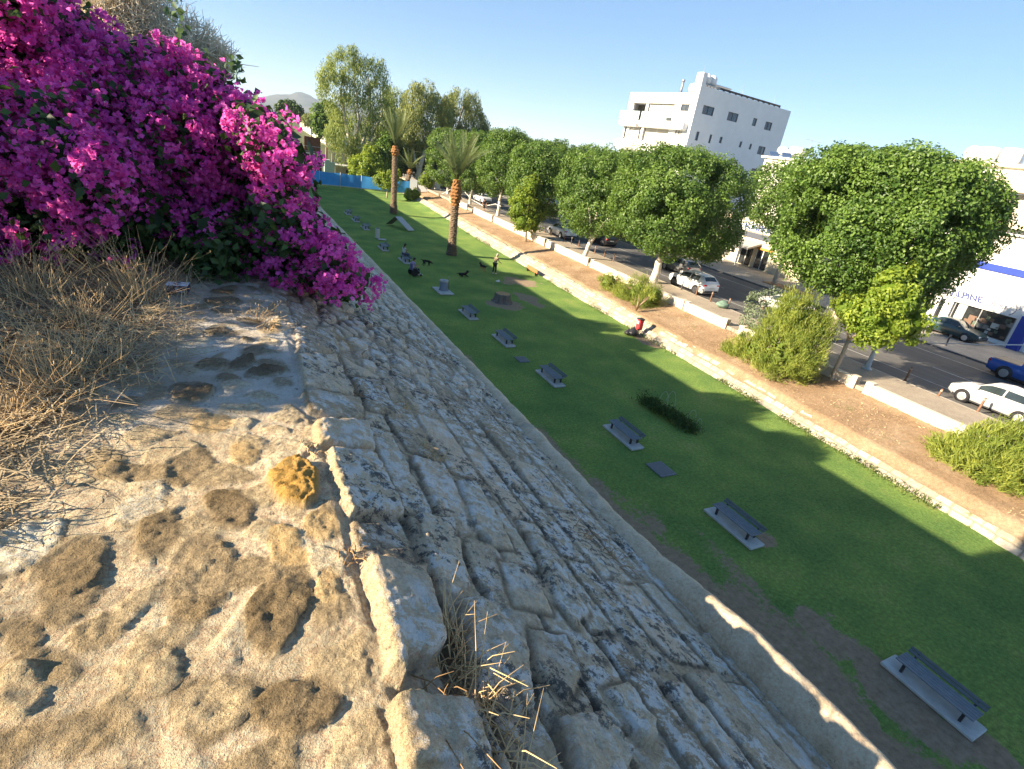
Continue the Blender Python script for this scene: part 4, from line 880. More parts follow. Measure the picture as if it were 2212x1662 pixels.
# --- feathery bushes on the bank
def feather(label, base, lst, X, seed, n_cl=120, n_leaf=80, rc=.5):
    C, Q = pts_m(lst, X, None); r = np.random.default_rng(seed); base = np.asarray(base, float); t = thing('feathery_bush', label, 'bush', tuple(base), 0, 'feathery green bushes on the bank')
    lobes = [(c + np.array([r.uniform(-.5, .5) * q, 0, 0]), np.array([q, q, q])) for c, q in zip(C, Q)]
    Cc = lobe_clumps(lobes, n_cl, r, 2.1); Cc[:, 2] = np.maximum(Cc[:, 2], base[2] + .12); P, D, ix = clump_points(Cc, rc * r.uniform(.5, 1.3, len(Cc)), n_leaf, r, shell=.9, squash=(1, 1, 1.15))
    P[:, 2] = np.maximum(P[:, 2], base[2] - .05)
    N = rand_dirs(len(P), r); out = (P - base); out /= np.linalg.norm(out, axis=1, keepdims=True); up = out * .9 + np.array([0, 0, .7]) + .25 * r.normal(size=P.shape)
    V, F = leaf_quads(P, N, .20 + .16 * r.random(len(P)), .030, r, up=up, fold=.2); tone = np.clip(.45 + .24 * r.normal(size=len(Cc))[ix] + .15 * r.normal(size=len(P)), 0, 1)
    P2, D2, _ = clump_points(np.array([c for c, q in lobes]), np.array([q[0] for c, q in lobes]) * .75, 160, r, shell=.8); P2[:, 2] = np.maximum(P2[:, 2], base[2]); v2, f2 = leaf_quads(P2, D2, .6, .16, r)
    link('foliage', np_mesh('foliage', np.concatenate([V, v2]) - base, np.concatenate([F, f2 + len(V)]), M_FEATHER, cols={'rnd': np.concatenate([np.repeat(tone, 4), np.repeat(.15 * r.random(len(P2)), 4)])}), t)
    mb = MB()
    for k in range(9):
        a = r.uniform(0, 6.28); mb.tube([(0, 0, -.1), (math.cos(a) * .25, math.sin(a) * .25, .4), (math.cos(a) * .7, math.sin(a) * .7, 1.0)], [.04, .03, .012], 5)
    mb.build('stem', M_BROWNBARK, t); return t
feather('feathery green bush with two tops on the bank below the white forked trunk', at(1375, 668, z=1.1), [(1322, 612, 24), (1312, 632, 18), (1375, 632, 34), (1395, 650, 30), (1355, 640, 26), (1410, 640, 20)], 26.0, 311, 130)
feather('largest feathery bush, tall and yellow green, on the bank left of the leaning young tree', at(1690, 815, z=1.1), [(1590, 765, 26), (1640, 750, 36), (1690, 720, 46), (1735, 680, 40), (1755, 710, 36), (1700, 770, 48), (1745, 760, 40), (1665, 790, 34), (1715, 800, 30)], 26.0, 312, 300, 90, .45)
feather('wide low feathery bush at the right picture edge by the revetment', at(2110, 1015, z=1.1), [(2040, 985, 32), (2090, 985, 40), (2140, 975, 44), (2190, 985, 50), (2230, 1000, 60), (2150, 1010, 40)], 26.4, 313, 220, 90, .42)
# --- low hedge strip with irrigation hoops on the lawn
r4 = np.random.default_rng(77)
a0, a1 = at(1385, 868, z=0), at(1500, 938, z=0); hb = (a0 + a1) / 2; hd = thing('low_hedge', 'straggly low hedge strip in the shaded lawn with white hoops', 'hedge', tuple(hb))
n = 2600; q = r4.random(n); k = vnoise(q * 9, q * 0, seed=4); P = a0 + (a1 - a0) * q[:, None] + np.stack([.24 * r4.normal(size=n), .1 * r4.normal(size=n), (.08 + .38 * r4.random(n)) * (.5 + k)], 1); N = rand_dirs(n, r4); V, F = leaf_quads(P, N, .16, .045, r4, up=(0, 0, .8))
link('foliage', np_mesh('foliage', V - hb, F, M_DARKG, cols={'rnd': np.repeat(np.clip(.3 + .3 * r4.normal(size=n), 0, 1), 4)}), hd)
M_HOOP = plain('white_hose', (.5, .5, .46), .5, .1)
for (x0, y0), (x1, y1), hh, lab in (((1422, 872), (1440, 880), .75, 'white hoop arching over the far end of the low hedge'), ((1434, 880), (1455, 888), .95, 'tallest white hoop over the low hedge'), ((1482, 912), (1500, 918), .7, 'faint white hoop over the middle of the low hedge'), ((1500, 926), (1512, 934), .6, 'white hoop nearest the camera over the low hedge')):
    p, q = Vector(at(x0, y0, z=0)), Vector(at(x1, y1, z=0)); c = (p + q) / 2; mb = MB(); mb.tube([p.lerp(q, .5 - .5 * math.cos(math.pi * i / 12)) + Vector((0, 0, hh * math.sin(math.pi * i / 12))) - c for i in range(13)], .007, 6)
    tag(mb.build('hoop', M_HOOP, loc=c), lab, 'hoop', 'white hoops over the hedge')

# --- palms
def frond_mesh(L, bend, r, n=26):
    V = []; F = []; mb = MB(); pts = []
    for i in range(9):
        t = i / 8; pts.append(Vector((L * (.22 * t + bend * t * t), 0, L * (t * .96 - .42 * bend * t ** 2.2))))
    mb.tube(pts, [.035 * (1 - .8 * i / 8) for i in range(9)], 4)
    for k in range(n):
        t = .16 + .84 * k / (n - 1); i = min(int(t * 8), 7); p = pts[i].lerp(pts[i + 1], t * 8 - i); d = (pts[i + 1] - pts[i]).normalized(); ll = L * .15 * math.sin(math.pi * (.18 + .78 * t)) * r.uniform(.85, 1.1)
        for s in (-1, 1):
            a = (d * .75 + Vector((0, s * .75, 0)) + Vector((-.1, 0, .12))).normalized(); e = p + a * ll; w = d * .022 * L / 3 + Vector((0, 0, .004)); mb.add([p - w, p + a * ll * .5 + Vector((0, 0, -.01)) - w, e, p + a * ll * .5 + w, p + w], [[0, 1, 2, 3, 4]])
    me = mb.mesh('frond', M_PALM); me.attributes.new('rnd', 'FLOAT', 'POINT').data.foreach_set('value', np.clip(.45 + .2 * np.random.default_rng(3).normal(size=len(me.vertices)), 0, 1).astype(np.float32)); return me
M_PALM = leafmat('palm_leaf', (.09, .13, .045), (.23, .27, .11), .25, .45, .35)
M_PTRUNK = barkmat('palm_bark', (.11, .08, .05), (.27, .20, .14), (8, 8, 8)); M_BOOT = barkmat('palm_boot', (.17, .08, .03), (.36, .18, .07), (8, 8, 8)); M_PBASE = barkmat('palm_root', (.10, .075, .055), (.22, .17, .12), (8, 8, 8))
def palm(label, base, top, r0, r1, Lf, n_f, spread, seed, boots):
    r = np.random.default_rng(seed); base = np.array(base); top = np.array(top); t = thing('palm_tree', label, 'palm', tuple(base), 0, 'date palms on the lawn'); ax = top - base; Ht = np.linalg.norm(ax)
    def col(z0, z1, rad_f, mat, name, step=.17):
        V = []; zs = np.arange(z0, z1, step / 2); nn = 18; mb = MB(); P = []
        for j, z in enumerate(zs):
            c = ax * (z / Ht); rr = rad_f(z)
            for k in range(nn):
                a = 2 * math.pi * (k + .5 * ((j // 2) % 2)) / nn; bump = (1 + (.20 if j % 2 else -.06) * (1 if (k + j // 2) % 2 else .35) + .06 * r.normal()); P.append((c[0] + math.cos(a) * rr * bump, c[1] + math.sin(a) * rr * bump, c[2]))
        F = [[j * nn + k, j * nn + (k + 1) % nn, (j + 1) * nn + (k + 1) % nn, (j + 1) * nn + k] for j in range(len(zs) - 1) for k in range(nn)]; F.append([(len(zs) - 1) * nn + k for k in range(nn)]); mb.add(P, F); mb.build(name, mat, t)
    h0 = Ht * .13; hb_ = Ht - boots
    col(-.1, h0, lambda z: r0 * (1.28 - .15 * z / h0), M_PBASE, 'root_boss'); col(h0 - .05, hb_, lambda z: r0 + (r1 - r0) * z / Ht, M_PTRUNK, 'trunk'); col(hb_ - .05, Ht + .25, lambda z: r1 * (1.0 + .55 * math.sin(math.pi * min(1, max(0, (z - hb_) / boots)) ** .8)), M_BOOT, 'boots', .30)
    ms = [frond_mesh(Lf * q, bd, r) for q, bd in ((1.0, .06), (.95, .25), (1.0, .5), (.85, .8))]
    for k in range(n_f):
        inc = r.random() ** .8; m = ms[min(3, int(inc * 4 * spread + r.uniform(-.3, .3)))] if inc > .02 else ms[0]
        o = link('frond', m, t); o.location = Vector(ax * (1 + .1 / Ht)) + Vector((0, 0, .05)); o.rotation_euler = (r.uniform(-.1, .1), inc * spread * .75, k * 2.39996)
    return t
b = at(850, 459, z=.25); tp = at(854, 318, Y=b[1]); palm('tall slim palm with upright fronds, the one nearer the blue fence', b, tp, .38, .32, 4.6, 24, .30, 401, 1.0)
b = at(975, 550, z=.05); tp = at(987, 392, Y=b[1]); palm('palm with shaggy orange bulge under its fronds, nearer the standing man', b, tp, .38, .32, 4.6, 28, .52, 402, 2.2)
b = at(878, 412, z=.8); tp = at(886, 368, Y=b[1] + 1); palm('small leaning palm in front of the grey hoarding', b, tp, .38, .33, 3.9, 30, .85, 403, .7)

# --- gum trees and others beyond the lawn
def gum(label, lst, Y, mat, trunks, seed, n_cl, n_leaf, L=.75, rc=1.0, depth=1.0, group='tall gum trees beyond the lawn', bark=None):
    b = at(*trunks[0][0], Y=Y); b[2] = .6
    segs = []
    for i, tr in enumerate(trunks):
        pts = [at(px, py, Y=Y + .3 * i) for px, py in tr[:-1]]
        if i == 0: pts[0] = b - np.array([0, 0, .2])
        w = tr[-1]; segs.append((pts, [w * (1 - .6 * j / (len(pts) - 1)) for j in range(len(pts))]))
    return blob_tree('gum_tree', label, b, lst, None, Y, mat, bark or M_WHITEBARK, segs, seed, int(n_cl * .9), int(n_leaf * 1.5), L * .72, rc * .84, group, droop=1, wr=.24, inner=False, depth=depth, jit=1.0)
gum('tallest weeping gum tree, pale green, left of the palms', [(742, 150, 26), (755, 128, 18), (765, 165, 24), (795, 160, 22), (815, 145, 12), (815, 175, 22), (715, 190, 24), (735, 190, 26), (705, 170, 16), (770, 205, 30), (810, 205, 28), (735, 235, 22), (760, 250, 34), (800, 245, 34), (740, 290, 30), (775, 295, 36), (815, 280, 28), (755, 335, 28), (725, 300, 16), (790, 335, 26), (712, 208, 16), (830, 245, 18)], 110, M_EUC,
    [((770, 395), (762, 330), (745, 260), (735, 190), .5), ((775, 395), (782, 320), (800, 240), (795, 165), .4), ((765, 330), (775, 260), (765, 160), .3), ((790, 320), (825, 250), (820, 180), .25)], 501, 420, 46)
gum('olive green gum tree with a white forked trunk right of the tall palm', [(905, 215, 22), (925, 205, 18), (890, 225, 18), (920, 240, 26), (945, 260, 28), (900, 262, 26), (930, 290, 26), (965, 235, 18), (905, 300, 24), (955, 300, 22), (880, 255, 18), (870, 290, 22), (895, 195, 10)], 106, M_OLIVE,
    [((906, 400), (903, 380), (912, 345), (926, 305), (935, 250), .55), ((905, 372), (897, 350), (890, 300), .3), ((922, 320), (905, 270), (905, 215), .25)], 502, 300, 44)
gum('dark olive gum tree at the right end of the gum group', [(990, 225, 22), (1010, 232, 20), (975, 240, 18), (1000, 255, 26), (1025, 262, 20), (1038, 280, 13), (985, 275, 24), (1015, 285, 18), (965, 265, 18)], 112, M_OLIVE,
    [((975, 400), (978, 340), (990, 270), (1000, 230), .4), ((980, 320), (1010, 275), .25)], 503, 230, 44)
gum('grey green gum tree between the tallest gum and the palm', [(845, 215, 18), (860, 222, 16), (850, 245, 22), (835, 265, 20), (865, 265, 20), (845, 295, 24), (870, 240, 12)], 120, M_EUC, [((850, 400), (850, 320), (850, 240), .4), ((850, 310), (865, 260), .2)], 504, 150, 42)
def far_tree(label, lst, Y, seed, mat=M_DARKG, n_cl=90, L=.55, rc=.9):
    b = at(lst[0][0], lst[0][1], Y=Y); z = b[2]; b[2] = .5; c = at(lst[0][0], lst[0][1], Y=Y)
    blob_tree('broadleaf_tree', label, b, lst, None, Y, mat, M_BROWNBARK, [([b - np.array([0, 0, .3]), (b + c) / 2, c], [.3, .25, .15])], seed, n_cl, 40, L, rc, 'broadleaf trees beyond the lawn', inner=True)
far_tree('round mid green tree behind the left side of the tallest gum', [(705, 250, 22), (690, 262, 12), (720, 270, 20), (700, 275, 16)], 150, 511, M_FICUS, 110, .7, 1.2)
far_tree('bright green bushy tree right of the fallen rock pile, behind the blue fence', [(800, 345, 24), (780, 360, 18), (775, 378, 14), (815, 365, 20), (795, 385, 14)], 104, 512, M_LIME, 150, .45, .8)
far_tree('dense green bushy tree just left of the tall palm trunk', [(832, 335, 24), (825, 355, 20), (845, 360, 20), (838, 310, 16)], 105, 513, M_FICUS, 130, .5, .8)
far_tree('shady evergreen behind the fronds of the small leaning palm', [(885, 325, 24), (905, 340, 22), (868, 345, 22), (890, 355, 20), (930, 345, 20)], 113, 514, M_DARKG, 150, .55, .9)
far_tree('dark round pine far behind the long white building', [(628, 240, 14), (640, 244, 12), (615, 238, 12)], 260, 515, M_DARKG, 70, 1.2, 1.6)
far_tree('small distant tree at the foot of the mountain', [(672, 258, 8), (662, 262, 6), (682, 262, 7)], 240, 516, M_OLIVE, 40, 1.0, 1.3)
b = at(860, 425, z=.6); 
o = blob_tree('low_shrub', 'low yellow green shrub at the far corner of the revetment', at(893, 425, z=.8), [(888, 420, 9), (898, 418, 8), (880, 424, 7)], None, at(893, 425, z=.8)[1], M_LIME, M_BROWNBARK, [([at(893, 426, z=.7), at(893, 420, z=1.2)], [.06, .03])], 517, 40, 30, .3, .4, cat='shrub')

# ---- shrubs farther along the rampart (behind the bougainvillea); their shade frays the edge of the wall's shadow
for k, (y, q, zt, lab) in enumerate(((15.5, 1.1, 10.7, 'rampart shrub just beyond the dry shrub'), (19.5, 1.3, 10.9, 'second rampart shrub beyond the bougainvillea'), (28.5, 1.6, 11.2, 'widest rampart shrub beyond the bougainvillea'), (32.0, 1.3, 10.9, 'rampart shrub beyond the widest one'), (45.0, 1.4, 11.0, 'farthest rampart shrub beyond the bougainvillea'))):
    x = -2.0 - .058 * y; b = np.array([x, y, 9.15]); make_tree('rampart_shrub', lab, b, [(np.array([x, y, (zt + 9.3) / 2]), np.array([q, q, (zt - 9.3) / 2]))], .4, 50, 40, .22, .12, M_DARKG, M_BROWNBARK, [([b, b + np.array([0, 0, .9])], [.08, .04])], 'shrubs along the rampart', 600 + k, 'shrub', 2.0)
# ================================================================ buildings
M_WHITE = plain('white_render', (.80, .79, .77), .8, .06, .6); M_WHITE2 = plain('white_render_worn', (.78, .75, .68), .85, .14, .8); M_CREAM = plain('cream_render', (.70, .62, .46), .85, .12, 1.2)
M_GLASS = glassy('window_glass', (.05, .06, .07)); M_DGLASS = glassy('dark_glass', (.015, .017, .018), .08, 1.5); M_FRAME = plain('dark_frame', (.10, .10, .11), .5, .1); M_BEIGE = plain('blind_fabric', (.62, .58, .50), .9, .06, 1.0)
M_TEAL = glassy('balcony_glass', (.46, .58, .57), .1, .15); M_BLUE = plain('blue_paint', (.02, .05, .32), .5, .12, 1); M_GREY = plain('grey_metal', (.35, .36, .37), .5, .15, 3, metal=.4); M_DARK = plain('dark_metal', (.04, .04, .045), .5, .2, 4); M_CONC = plain('concrete', (.50, .49, .46), .9, .2, 3)
M_BLACKP = plain('black_plastic', (.02, .02, .022), .45, .2, 6)
apA = np.array([54.763, 66.704]); apR = np.array([.98859, .15062]); apL = np.array([-.15062, .98859]); AP_RZ = math.atan2(apR[1], apR[0])
ap = thing('apartment_building', 'white apartment block with balconies, seen above the clipped trees', 'building', (apA[0], apA[1], 0), AP_RZ)
# local frame: x along the shaded side, y along the sunlit balcony side, z up
def wall_with_holes(u0, u1, z0, z1, holes, to3, mb):
    us = sorted({u0, u1, *[h[0] for h in holes], *[h[1] for h in holes]}); zs = sorted({z0, z1, *[h[2] for h in holes], *[h[3] for h in holes]})
    for a, b in zip(us, us[1:]):
        for c, d in zip(zs, zs[1:]):
            if any(h[0] <= (a + b) / 2 <= h[1] and h[2] <= (c + d) / 2 <= h[3] for h in holes): continue
            mb.add([to3(a, c), to3(b, c), to3(b, d), to3(a, d)], [[0, 1, 2, 3]])
sideW = [(1.5, 3.85, 18.42, 19.52), (7.02, 9.35, 18.4, 19.52), (12.94, 13.9, 18.5, 19.55), (16.1, 17.8, 18.4, 19.52), (1.45, 2.05, 15.0, 16.15), (4.35, 4.85, 15.0, 16.15), (6.65, 7.25, 15.3, 16.15), (11.38, 11.95, 15.3, 16.12), (13.87, 14.4, 15.3, 16.1), (16.2, 17.95, 14.9, 16.08),
         (1.5, 3.85, 11.6, 12.8), (7.0, 9.3, 11.6, 12.8), (13.0, 14.0, 11.8, 12.8), (16.1, 17.8, 11.6, 12.8), (1.5, 3.85, 8.3, 9.4), (16.1, 17.8, 8.3, 9.4)]
mb = MB(); wall_with_holes(0, 21.5, 1.5, 21.7, sideW, lambda u, z: (u, 0, z), mb)
for a, b, c, d in sideW:
    for p in (((a, 0, c), (b, 0, c), (b, .18, c), (a, .18, c)), ((a, 0, d), (a, .18, d), (b, .18, d), (b, 0, d)), ((a, 0, c), (a, .18, c), (a, .18, d), (a, 0, d)), ((b, 0, c), (b, 0, d), (b, .18, d), (b, .18, c))): mb.quad(*p)
frontH = [(3.9, 12.9, 16.95, 19.4), (1.15, 2.7, 18.45, 19.4), (3.9, 13.3, 14.2, 16.1), (1.4, 2.6, 15.1, 16.1), (3.9, 13.3, 11.2, 12.7), (1.4, 2.6, 11.6, 12.7), (3.9, 13.3, 7.8, 9.4)]
wall_with_holes(0, 13.6, 1.5, 20.75, frontH, lambda u, z: (0, u, z), mb)
mb.add([(0, 0, 20.75), (0, 1.1, 20.75), (0, 1.1, 21.7), (0, 0, 21.7)], [[0, 1, 2, 3]])
mb.add([(21.5, 0, 1.5), (21.5, 13.6, 1.5), (21.5, 13.6, 21.7), (21.5, 0, 21.7)], [[0, 1, 2, 3]]); mb.add([(0, 13.6, 1.5), (21.5, 13.6, 1.5), (21.5, 13.6, 20.75), (0, 13.6, 20.75)], [[3, 2, 1, 0]])
for zz in (7.6, 11.0, 14.0, 16.8, 19.6): mb.box((10.8, 6.9, zz - .15), (21.2, 13.1, .25))
mb.build('wall', M_WHITE, ap)
for a, b, c, d in sideW:
    w = MB().box(((a + b) / 2, .16, (c + d) / 2), (b - a - .02, .05, d - c - .02)).build('window', M_GLASS, ap); f = MB(); L_ = (b - a)
    for u in ([a + .05, b - .05] + ([(a + b) / 2] if L_ > 1.2 else [])): f.box((u, .12, (c + d) / 2), (.08, .08, d - c - .03))
    for z in (c + .05, d - .05): f.box(((a + b) / 2, .115, z), (b - a - .03, .075, .07))
    f.build('frame', M_FRAME, w)
    if L_ > 1.5: MB().box(((a + a + L_ * .28) / 2 + .06, .10, (c + d) / 2), (L_ * .24, .04, d - c - .2)).build('shutter', plain('shutter_grey', (.16, .16, .18), .7, .1), w)
mb = MB(); mb.box((.0, 7.2, 20.0), (.36, 12.2, 1.42), bev=.12); mb.build('parapet', M_WHITE, ap)
for z0, z1, y0, y1 in ((15.98, 17.0, .6, 14.3), (12.65, 14.16, .6, 14.4), (9.4, 10.6, .6, 14.4), (6.1, 7.2, .6, 14.4)):
    mb = MB(); mb.box((-.45, (y0 + 9.4) / 2, (z0 + z1) / 2), (1.2, 9.4 - y0, z1 - z0), bev=.14); mb.box((-.3, (9.5 + y1) / 2, (z0 + z1) / 2), (1.5, y1 - 9.5, z1 - z0), bev=.35); mb.build('balcony', M_WHITE, ap)
mb = MB(); mb.box((-.9, 6.7, 17.55), (.03, 5.2, 1.1)); mb.box((-.95, 11.9, 17.55), (.03, 4.4, 1.1)); mb.build('glass_railing', M_TEAL, ap)
for y0, y1, z0, z1 in ((4.0, 9.0, 17.0, 19.35), (4.2, 8.8, 14.25, 16.05), (10.3, 13.1, 14.25, 16.05), (4.2, 8.8, 11.3, 12.6), (10.3, 13.1, 11.3, 12.6)):
    MB().box((.35, (y0 + y1) / 2, (z0 + z1) / 2), (.05, y1 - y0, z1 - z0)).build('roller_screen', M_BEIGE, ap)
    m_ = MB()
    for y in np.linspace(y0, y1, 3): m_.box((.28, y, (z0 + z1) / 2), (.07, .07, z1 - z0))
    m_.build('screen_post', M_WHITE, ap)
for y in (9.5, 12.7):
    for z0, z1 in ((17, 19.4), (14.2, 16.1), (11.2, 12.7)): MB().box((.3, y, (z0 + z1) / 2), (.45, .5, z1 - z0 - .02)).build('column', M_WHITE, ap)
mb = MB(); mb.box((2.2, 8.5, 13.0), (.06, 12, 12.6)); mb.build('loggia_back', plain('loggia_dark', (.30, .27, .24), .9, .1), ap)
for y0, y1, z0, z1, mt in ((1.15, 2.7, 18.45, 19.4, M_GLASS), (1.4, 2.6, 15.1, 16.1, M_BEIGE), (1.4, 2.6, 11.6, 12.7, M_BEIGE)):
    w = MB().box((.12, (y0 + y1) / 2, (z0 + z1) / 2), (.05, y1 - y0 - .02, z1 - z0 - .02)).build('window', mt, ap); f = MB()
    for y in (y0 + .05, (y0 + y1) / 2, y1 - .05): f.box((.07, y, (z0 + z1) / 2), (.06, .08, z1 - z0 - .04))
    for z in (z0 + .05, z1 - .05): f.box((.066, (y0 + y1) / 2, z), (.055, y1 - y0 - .04, .08))
    f.build('frame', M_FRAME, w)
mb = MB(); mb.box((.45, .62, 22.2), (.9, 1.15, 2.1), bev=.04); mb.box((.5, 1.75, 21.4), (.8, 1.4, 1.2), bev=.3); mb.build('roof_tower', M_WHITE, ap)
for x in (1.9, 3.1): mb = MB(); mb.lathe((x, 1.0, 22.1), [(.2, 0), (.62, .08), (.64, .5), (.62, .95), (.35, 1.22), (.15, 1.32)], 14); mb.build('water_tank', M_WHITE, ap)
mb = MB(); mb.box((2.6, 1.0, 22.0), (3.2, 1.6, .12)); 
for x in np.linspace(1.2, 4.0, 5): mb.box((x, .6, 21.85), (.08, .08, .5))
mb.box((5.2, 1.6, 22.35), (5.2, .9, .06), tilt=(R_(-18), 'X')); mb.build('tank_stand', M_GREY, ap)
mb = MB(); mb.box((11.8, .7, 22.05), (15.2, .05, .28), tilt=(R_(28), 'X')); 
for x in np.linspace(4.3, 19.3, 12): mb.box((x, .75, 21.85), (.09, .3, .5))
mb.box((11.8, .65, 21.78), (15.2, .12, .10)); mb.build('solar_rail', M_DARK, ap)
mb = MB(); mb.tube([(1.2, 9.5 - 5.0, 20.7), (1.2, 4.5, 22.3)], .16, 8); mb.tube([(1.2, 4.5, 22.3), (1.2, 4.5, 22.6)], .22, 8); mb.build('flue', M_GREY, ap)
mb = MB()
for x in (1.6, 10.8, 18.9): mb.tube([(x, 1.6, 21.2), (x, 1.6, 23.6 if x > 5 else 24.6)], .025, 4)
mb.build('aerial', M_GREY, ap)

# ---- text
def text_mesh(s, size, mat, ext=.02, bold=0.0):
    cu = bpy.data.curves.new('txt', 'FONT'); cu.body = s; cu.size = size; cu.extrude = ext; cu.offset = bold; cu.align_x = 'LEFT'
    o = bpy.data.objects.new('txt', cu); COL.objects.link(o); dg = bpy.context.evaluated_depsgraph_get(); me = bpy.data.meshes.new_from_object(o.evaluated_get(dg)); bpy.data.objects.remove(o)
    me.materials.clear(); me.materials.append(mat); return me
def put_text(s, X, Y, z, width, height, mat, parent, name='lettering', slant=0.0, origin=(0, 0, 0)):
    """text on a wall facing the road (towards -X), starting at Y and running towards -Y"""
    me = text_mesh(s, 1.0, mat, .02, .03); co = np.empty(len(me.vertices) * 3, np.float32); me.vertices.foreach_get('co', co); co = co.reshape(-1, 3)
    x = (co[:, 0] - co[:, 0].min()) / max(1e-6, np.ptp(co[:, 0])) * width; y = (co[:, 1] - co[:, 1].min()) / np.ptp(co[:, 1]) * height
    out = np.stack([X - .02 - co[:, 2] * 1.0, Y - x - slant * y, z + y], 1) - np.asarray(origin); me.vertices.foreach_set('co', out.astype(np.float32).ravel()); me.update(); return link(name, me, parent)
def z9(x, y): return ((2900 + x / 4.747) * .6744, (800 + y / 4.747) * .6744)
FX = 53.0
def fac(x, y): p = at(*z9(x, y), X=FX); return p[1], p[2]
# ---- shop with flats above at the right edge
sh = thing('shop_building', 'white shop building with blue band, lettered fascia and wide display window', 'building', (FX, 22, 0)); so = np.array([FX, 22, 0])
S0, S1 = 12.0, 31.5
yg0, yg1 = fac(700, 800)[0], fac(1720, 1020)[0]                      # display window
gz1 = 3.95; gz0 = 1.98
def Q(u, z): return (0, u - 22, z)
holes = [(yg1, fac(740, 790)[0], gz0, gz1), (fac(620, 760)[0], fac(545, 740)[0], 1.75, 3.95), (fac(440, 740)[0] + .1, S1 - .8, 1.75, 3.95), (22.2, 25.2, 7.6, 9.75), (14.5, 17.5, 7.6, 9.75), (27.0, 29.5, 10.6, 12.6), (15, 26.2, 10.6, 12.7)]
mb = MB(); wall_with_holes(S0, S1, 1.6, 14.5, holes, Q, mb); mb.quad((0, S1 - 22, 1.6), (12, S1 - 22, 1.6), (12, S1 - 22, 14.5), (0, S1 - 22, 14.5)); mb.quad((0, S0 - 22, 1.6), (0, S0 - 22, 14.5), (12, S0 - 22, 14.5), (12, S0 - 22, 1.6)); mb.quad((0, S0 - 22, 14.4), (0, S1 - 22, 14.4), (12, S1 - 22, 14.4), (12, S0 - 22, 14.4))
for a, b, c, d in holes:
    for p in ((Q(a, c), Q(b, c)), (Q(a, d), Q(b, d)), (Q(a, c), Q(a, d)), (Q(b, c), Q(b, d))): mb.quad(p[0], p[1], (.35, p[1][1], p[1][2]), (.35, p[0][1], p[0][2]))
mb.build('wall', M_WHITE, sh)
z_st = fac(700, 130)[1]
mb = MB(); mb.box((-.06, (S0 + S1) / 2 - 22, fac(1600, 330)[1]), (.16, S1 - S0, .52)); mb.build('blue_band', M_BLUE, sh)
mb = MB(); mb.box((-.35, (S0 + S1) / 2 - 22, 13.35), (.9, S1 - S0, 1.15), bev=.05); mb.box((-.1, (S0 + S1) / 2 - 22, 14.62), (.6, S1 - S0 + .3, .3), bev=.05); mb.build('balcony', M_CREAM, sh)
mb = MB(); mb.box((-.35, 19 - 22, 10.45), (.9, 13.2, .5), bev=.05); mb.build('balcony_slab', M_CREAM, sh)
dw = MB().box((.30, (yg1 + fac(740, 790)[0]) / 2 - 22, (gz0 + gz1) / 2), (.04, abs(fac(740, 790)[0] - yg1) - .02, gz1 - gz0 - .02)).build('display_window', M_DGLASS, sh)
for y in (fac(760, 800)[0], fac(930, 850)[0], fac(1160, 900)[0], fac(1690, 1020)[0]): MB().box((.24, y - 22, (gz0 + gz1) / 2), (.07, .07, gz1 - gz0 - .04)).build('mullion', M_GREY, dw)
# goods seen through the display window
rg = np.random.default_rng(31)
for k in range(22):
    y = rg.uniform(yg1 + .3, fac(950, 850)[0] - .2); z = gz0 + .15 + rg.random() ** 1.5 * 1.3; s = rg.uniform(.14, .42)
    MB().box((.265, y - 22, z + s / 2), (.02, s * rg.uniform(.8, 1.6), s), bev=.004).build('display_item', [plain('goods_white', (.55, .53, .48), .6), plain('goods_grey', (.22, .21, .19), .6), plain('goods_brown', (.16, .10, .07), .6), plain('goods_green', (.10, .13, .09), .6)][rg.integers(0, 4)], dw)
mb = MB(); mb.box((.27, fac(830, 900)[0] - 22, 3.0), (.025, .62, 1.75)); pn = mb.build('banner', M_WHITE, sh)
vt = text_mesh('KENWOOD', .30, plain('banner_grey', (.45, .45, .47), .7)); co = np.empty(len(vt.vertices) * 3, np.float32); vt.vertices.foreach_get('co', co); co = co.reshape(-1, 3); x = co[:, 0] - co[:, 0].min(); x = x / x.max() * 1.5; yv = (co[:, 1] - co[:, 1].min()) / np.ptp(co[:, 1]) * .26
vt.vertices.foreach_set('co', np.stack([np.full(len(x), .25), fac(830, 900)[0] - 22 - .13 + yv, 2.25 + x], 1).astype(np.float32).ravel()); vt.update(); link('lettering', vt, pn)
MB().box((.3, (fac(620, 760)[0] + fac(545, 740)[0]) / 2 - 22, 2.85), (.04, abs(fac(620, 760)[0] - fac(545, 740)[0]) - .02, 2.15)).build('door', M_DGLASS, sh)
MB().box((.3, (fac(440, 740)[0] + .1 + S1 - .8) / 2 - 22, 2.85), (.04, S1 - .9 - fac(440, 740)[0] - .02, 2.15)).build('side_window', M_DGLASS, sh)
for a, b, c, d in holes[3:]:
    w = MB().box((.32, (a + b) / 2 - 22, (c + d) / 2), (.04, b - a - .02, d - c - .02)).build('window', M_BEIGE if d < 10 else plain('recess_shade', (.45, .42, .36), .9), sh)
    f = MB(); [f.box((.26, u - 22, (c + d) / 2), (.06, .09, d - c - .04)) for u in (a + .06, b - .06)]; f.build('frame', plain('brown_frame', (.22, .12, .09), .6), w)
mb = MB(); mb.box((-.22, yg1 - 22 - .75, 3.0), (.5, .75, 2.6), bev=.02); mb.build('column', M_BLUE, sh)
M_NAVY = plain('navy_letter', (.05, .07, .20), .5, .1); M_GLET = plain('grey_letter', (.16, .17, .24), .5, .1)
ya, zb_ = fac(690, 690); ye, _ = fac(1175, 800); put_text('/\\LPINE', FX, fac(700, 690)[0], fac(900, 745)[1] - .02, fac(700, 690)[0] - ye, .52, M_NAVY, sh, origin=so, slant=-.25)
mb = MB(); yy0 = fac(480, 630)[0]; yy1 = fac(690, 680)[0]
